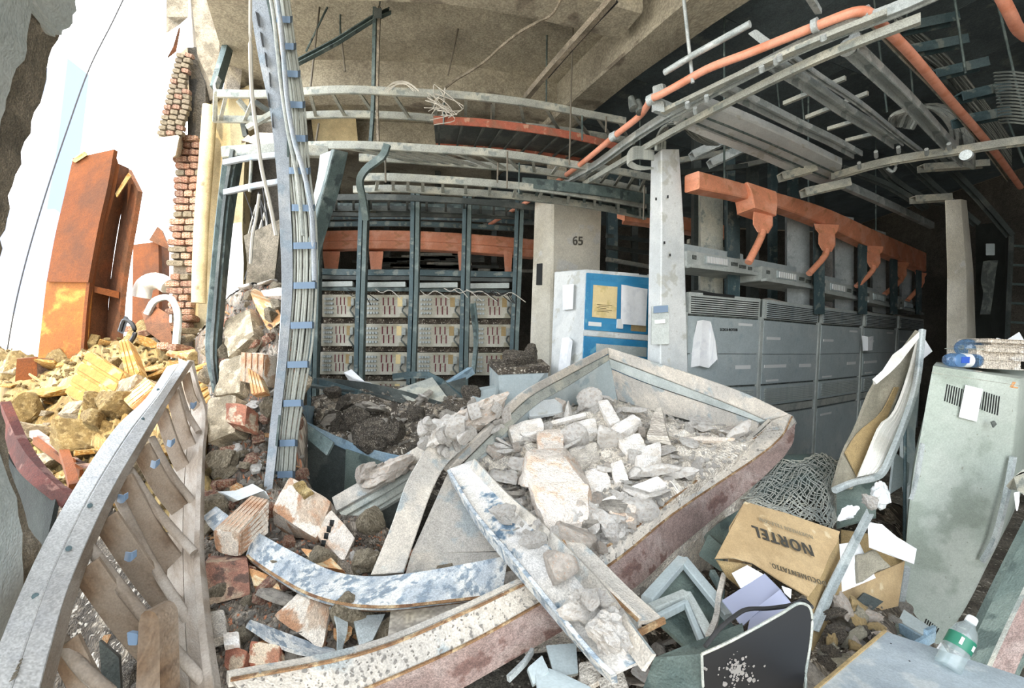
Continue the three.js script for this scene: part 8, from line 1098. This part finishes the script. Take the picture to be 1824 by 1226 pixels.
{ // nested cabinet tray, clear sheets, slate plates, monitor
  const t = thing('cabinet_tray', 'upturned grey-green steel tray with nested rims below the tipped cabinet', 'steel tray');
  const vee = (a, b, c, w, m, n) => { part(t, n, bar([a, b], crect(w, 0.03, 0.004), { n: 2 }), m); part(t, n, bar([b, c], crect(w, 0.03, 0.004), { n: 2 }), m); };
  part(t, 'tray_face', panel([[1216, 1004, 1.97], [1320, 1130, 1.62], [1262, 1190, 1.52], [1150, 1086, 1.72]], 0.015), M.slateBlue);
  vee([1152, 1070, 1.7], [1216, 998, 1.94], [1300, 1100, 1.64], 0.045, M.cab, 'outer_rim'); vee([1160, 1086, 1.66], [1222, 1060, 1.76], [1268, 1142, 1.54], 0.04, M.cabTrim, 'middle_rim'); vee([1166, 1104, 1.62], [1222, 1076, 1.7], [1252, 1150, 1.52], 0.02, M.cab, 'inner_rim');
  solo('grey_plate', hexa([[1262, 952, 2.1], [1290, 976, 2.05], [1286, 1020, 1.95], [1244, 990, 2.0]], [[1266, 952, 2.14], [1294, 976, 2.09], [1290, 1020, 1.99], [1248, 990, 2.04]], 0.006), M.slateBlue, 'rounded slate panel right of the upturned tray apex', 'panel');
  solo('splintered_stick', bar([[1290, 1024, 1.8], [1280, 1066, 1.7], [1276, 1100, 1.62], [1262, 1136, 1.52]], rect(0.018, 0.018), { n: 8 }), M.dustySteel, 'splintered pale stick lying on the right rim of the upturned tray', 'stick');
  solo('dark_batten', bar([[1268, 1020, 1.85], [1286, 1056, 1.76], [1280, 1080, 1.7]], rect(0.02, 0.03), { n: 4 }), M.steelGreen, 'dark slat beside the rounded slate panel', 'slat');
  solo('white_paper', panel([[1304, 1021, 1.68], [1331, 1007, 1.72], [1361, 1024, 1.7], [1320, 1048, 1.64]], 0.003), M.paper, 'white paper poking out under the printed carton', 'paper');
  solo('glossy_sheet', panel([[1286, 1070, 1.6], [1362, 1022, 1.7], [1392, 1052, 1.64], [1322, 1116, 1.5]], 0.004), M.sheet, 'glossy translucent lilac sheet under the printed carton', 'plastic sheet');
  solo('glossy_sheet', panel([[1338, 1090, 1.56], [1390, 1050, 1.62], [1414, 1080, 1.58], [1330, 1130, 1.46]], 0.004), M.sheet, 'second glossy lilac sheet behind the black monitor shell', 'plastic sheet');
  solo('paper_strip', panel([[1393, 1044, 1.62], [1410, 1050, 1.62], [1409, 1066, 1.58], [1398, 1056, 1.6]], 0.003), M.paper, 'small white strip between the carton and the glossy sheets', 'paper');
  solo('slate_plate', panel([[1165, 1172, 1.4], [1322, 1110, 1.5], [1326, 1130, 1.44], [1250, 1165, 1.36], [1256, 1260, 1.24], [1130, 1270, 1.22]], 0.012), M.slateBlue, 'slate blue steel plate standing left of the black monitor shell', 'steel plate');
  const m = thing('monitor_shell', 'black monitor shell with a pale rim standing at the bottom, flecked with plaster', 'monitor');
  const ring = [[1250, 1166], [1290, 1148], [1340, 1122], [1390, 1094], [1424, 1075], [1440, 1080], [1446, 1096], [1444, 1140], [1436, 1190], [1424, 1260], [1258, 1270], [1252, 1220]];
  const front = ring.map(([x, y]) => P(x, y, 1.27)); part(m, 'shell', loft([front, front.map((p) => V(0.005, EYE - 0.02, 0).lerp(p, 1.1))], { crease: 0.9 }), M.black);
  part(m, 'rim', pipe([...front, front[0]], 0.004, 80, 6), M.trayDust);
  const R = rng(14); const ms = []; for (let i = 0; i < 150; i++) { const a = R() * 6.28, r = R() * R() * 1.3; const g = pebbles[i % 3].clone(), s = 0.0015 + R() * R() * 0.007; g.scale(s, s, s * 0.4); g.translate(...P(1312 + Math.cos(a) * r * 46, 1196 + Math.sin(a) * r * 36, 1.268).toArray()); ms.push(g); }
  solo('plaster_flecks', ms, M.plaster, 'pale plaster flecks splashed on the black monitor shell', 'flecks', null, 'stuff');
  solo('black_cable', pipe([[1256, 1152, 1.22], [1280, 1122, 1.26], [1306, 1100, 1.3], [1330, 1086, 1.34], [1370, 1084, 1.36], [1410, 1078, 1.36], [1432, 1070, 1.34], [1446, 1082, 1.3]], 0.006, 40, 8), M.wireDark, 'dark cable looped along the top of the black monitor shell', 'cable');
  solo('broken_panel', hexa([[972, 1150, 1.56], [1026, 1146, 1.58], [1030, 1200, 1.46], [988, 1206, 1.44]], [[972, 1154, 1.6], [1026, 1150, 1.62], [1030, 1204, 1.5], [988, 1210, 1.48]], 0.004), M.cab, 'square grey plate in the debris under the tipped cabinet front', 'plate');
  for (const [i, q] of [[[952, 1180, 1.48], [1000, 1200, 1.44], [1060, 1226, 1.38], [960, 1250, 1.36]], [[1030, 1180, 1.5], [1064, 1176, 1.5], [1070, 1210, 1.44], [1036, 1230, 1.4]], [[940, 1190, 1.46], [966, 1166, 1.5], [978, 1196, 1.44], [950, 1220, 1.42]], [[1064, 1208, 1.42], [1110, 1196, 1.42], [1124, 1236, 1.34], [1070, 1246, 1.34]]].entries()) solo('torn_board', chunk(q, 0.02, 0.006), i % 2 ? M.concrete : M.cab, ['grey torn board at the bottom below the square plate', 'pale torn board right of the square plate', 'small grey torn board left of the square plate', 'pale torn board at the bottom beside the diagonal channel end'][i], 'board');
  solo('thin_bar', bar([[905, 1210, 1.44], [935, 1180, 1.5], [948, 1160, 1.56]], rect(0.012, 0.02), { n: 4 }), M.galv, 'thin bent metal bar in the dark under the tipped cabinet front', 'metal bar');
  const R2 = rng(71); for (let i = 0; i < 26; i++) { const x = 1470 + R2() * 120, y = 1070 + R2() * 120; loose('insulation_scrap', rockGeo(700 + i % 5, { detail: 3, rough: 0.7 }), [M.khaki, M.dirt, M.plaster2, M.tan][i % 4], P(x, y, 1.75 - (y - 1070) / 120 * 0.2), [0.02 + R2() * 0.05, 0.015 + R2() * 0.02, 0.02 + R2() * 0.04], [R2() * 3, R2() * 3, R2() * 3], 'torn scrap of insulation lying between the torn carton and the corner table', 'insulation', 'insulation scraps by the corner table'); }
}
rebase();
renderer.render(scene, camera);
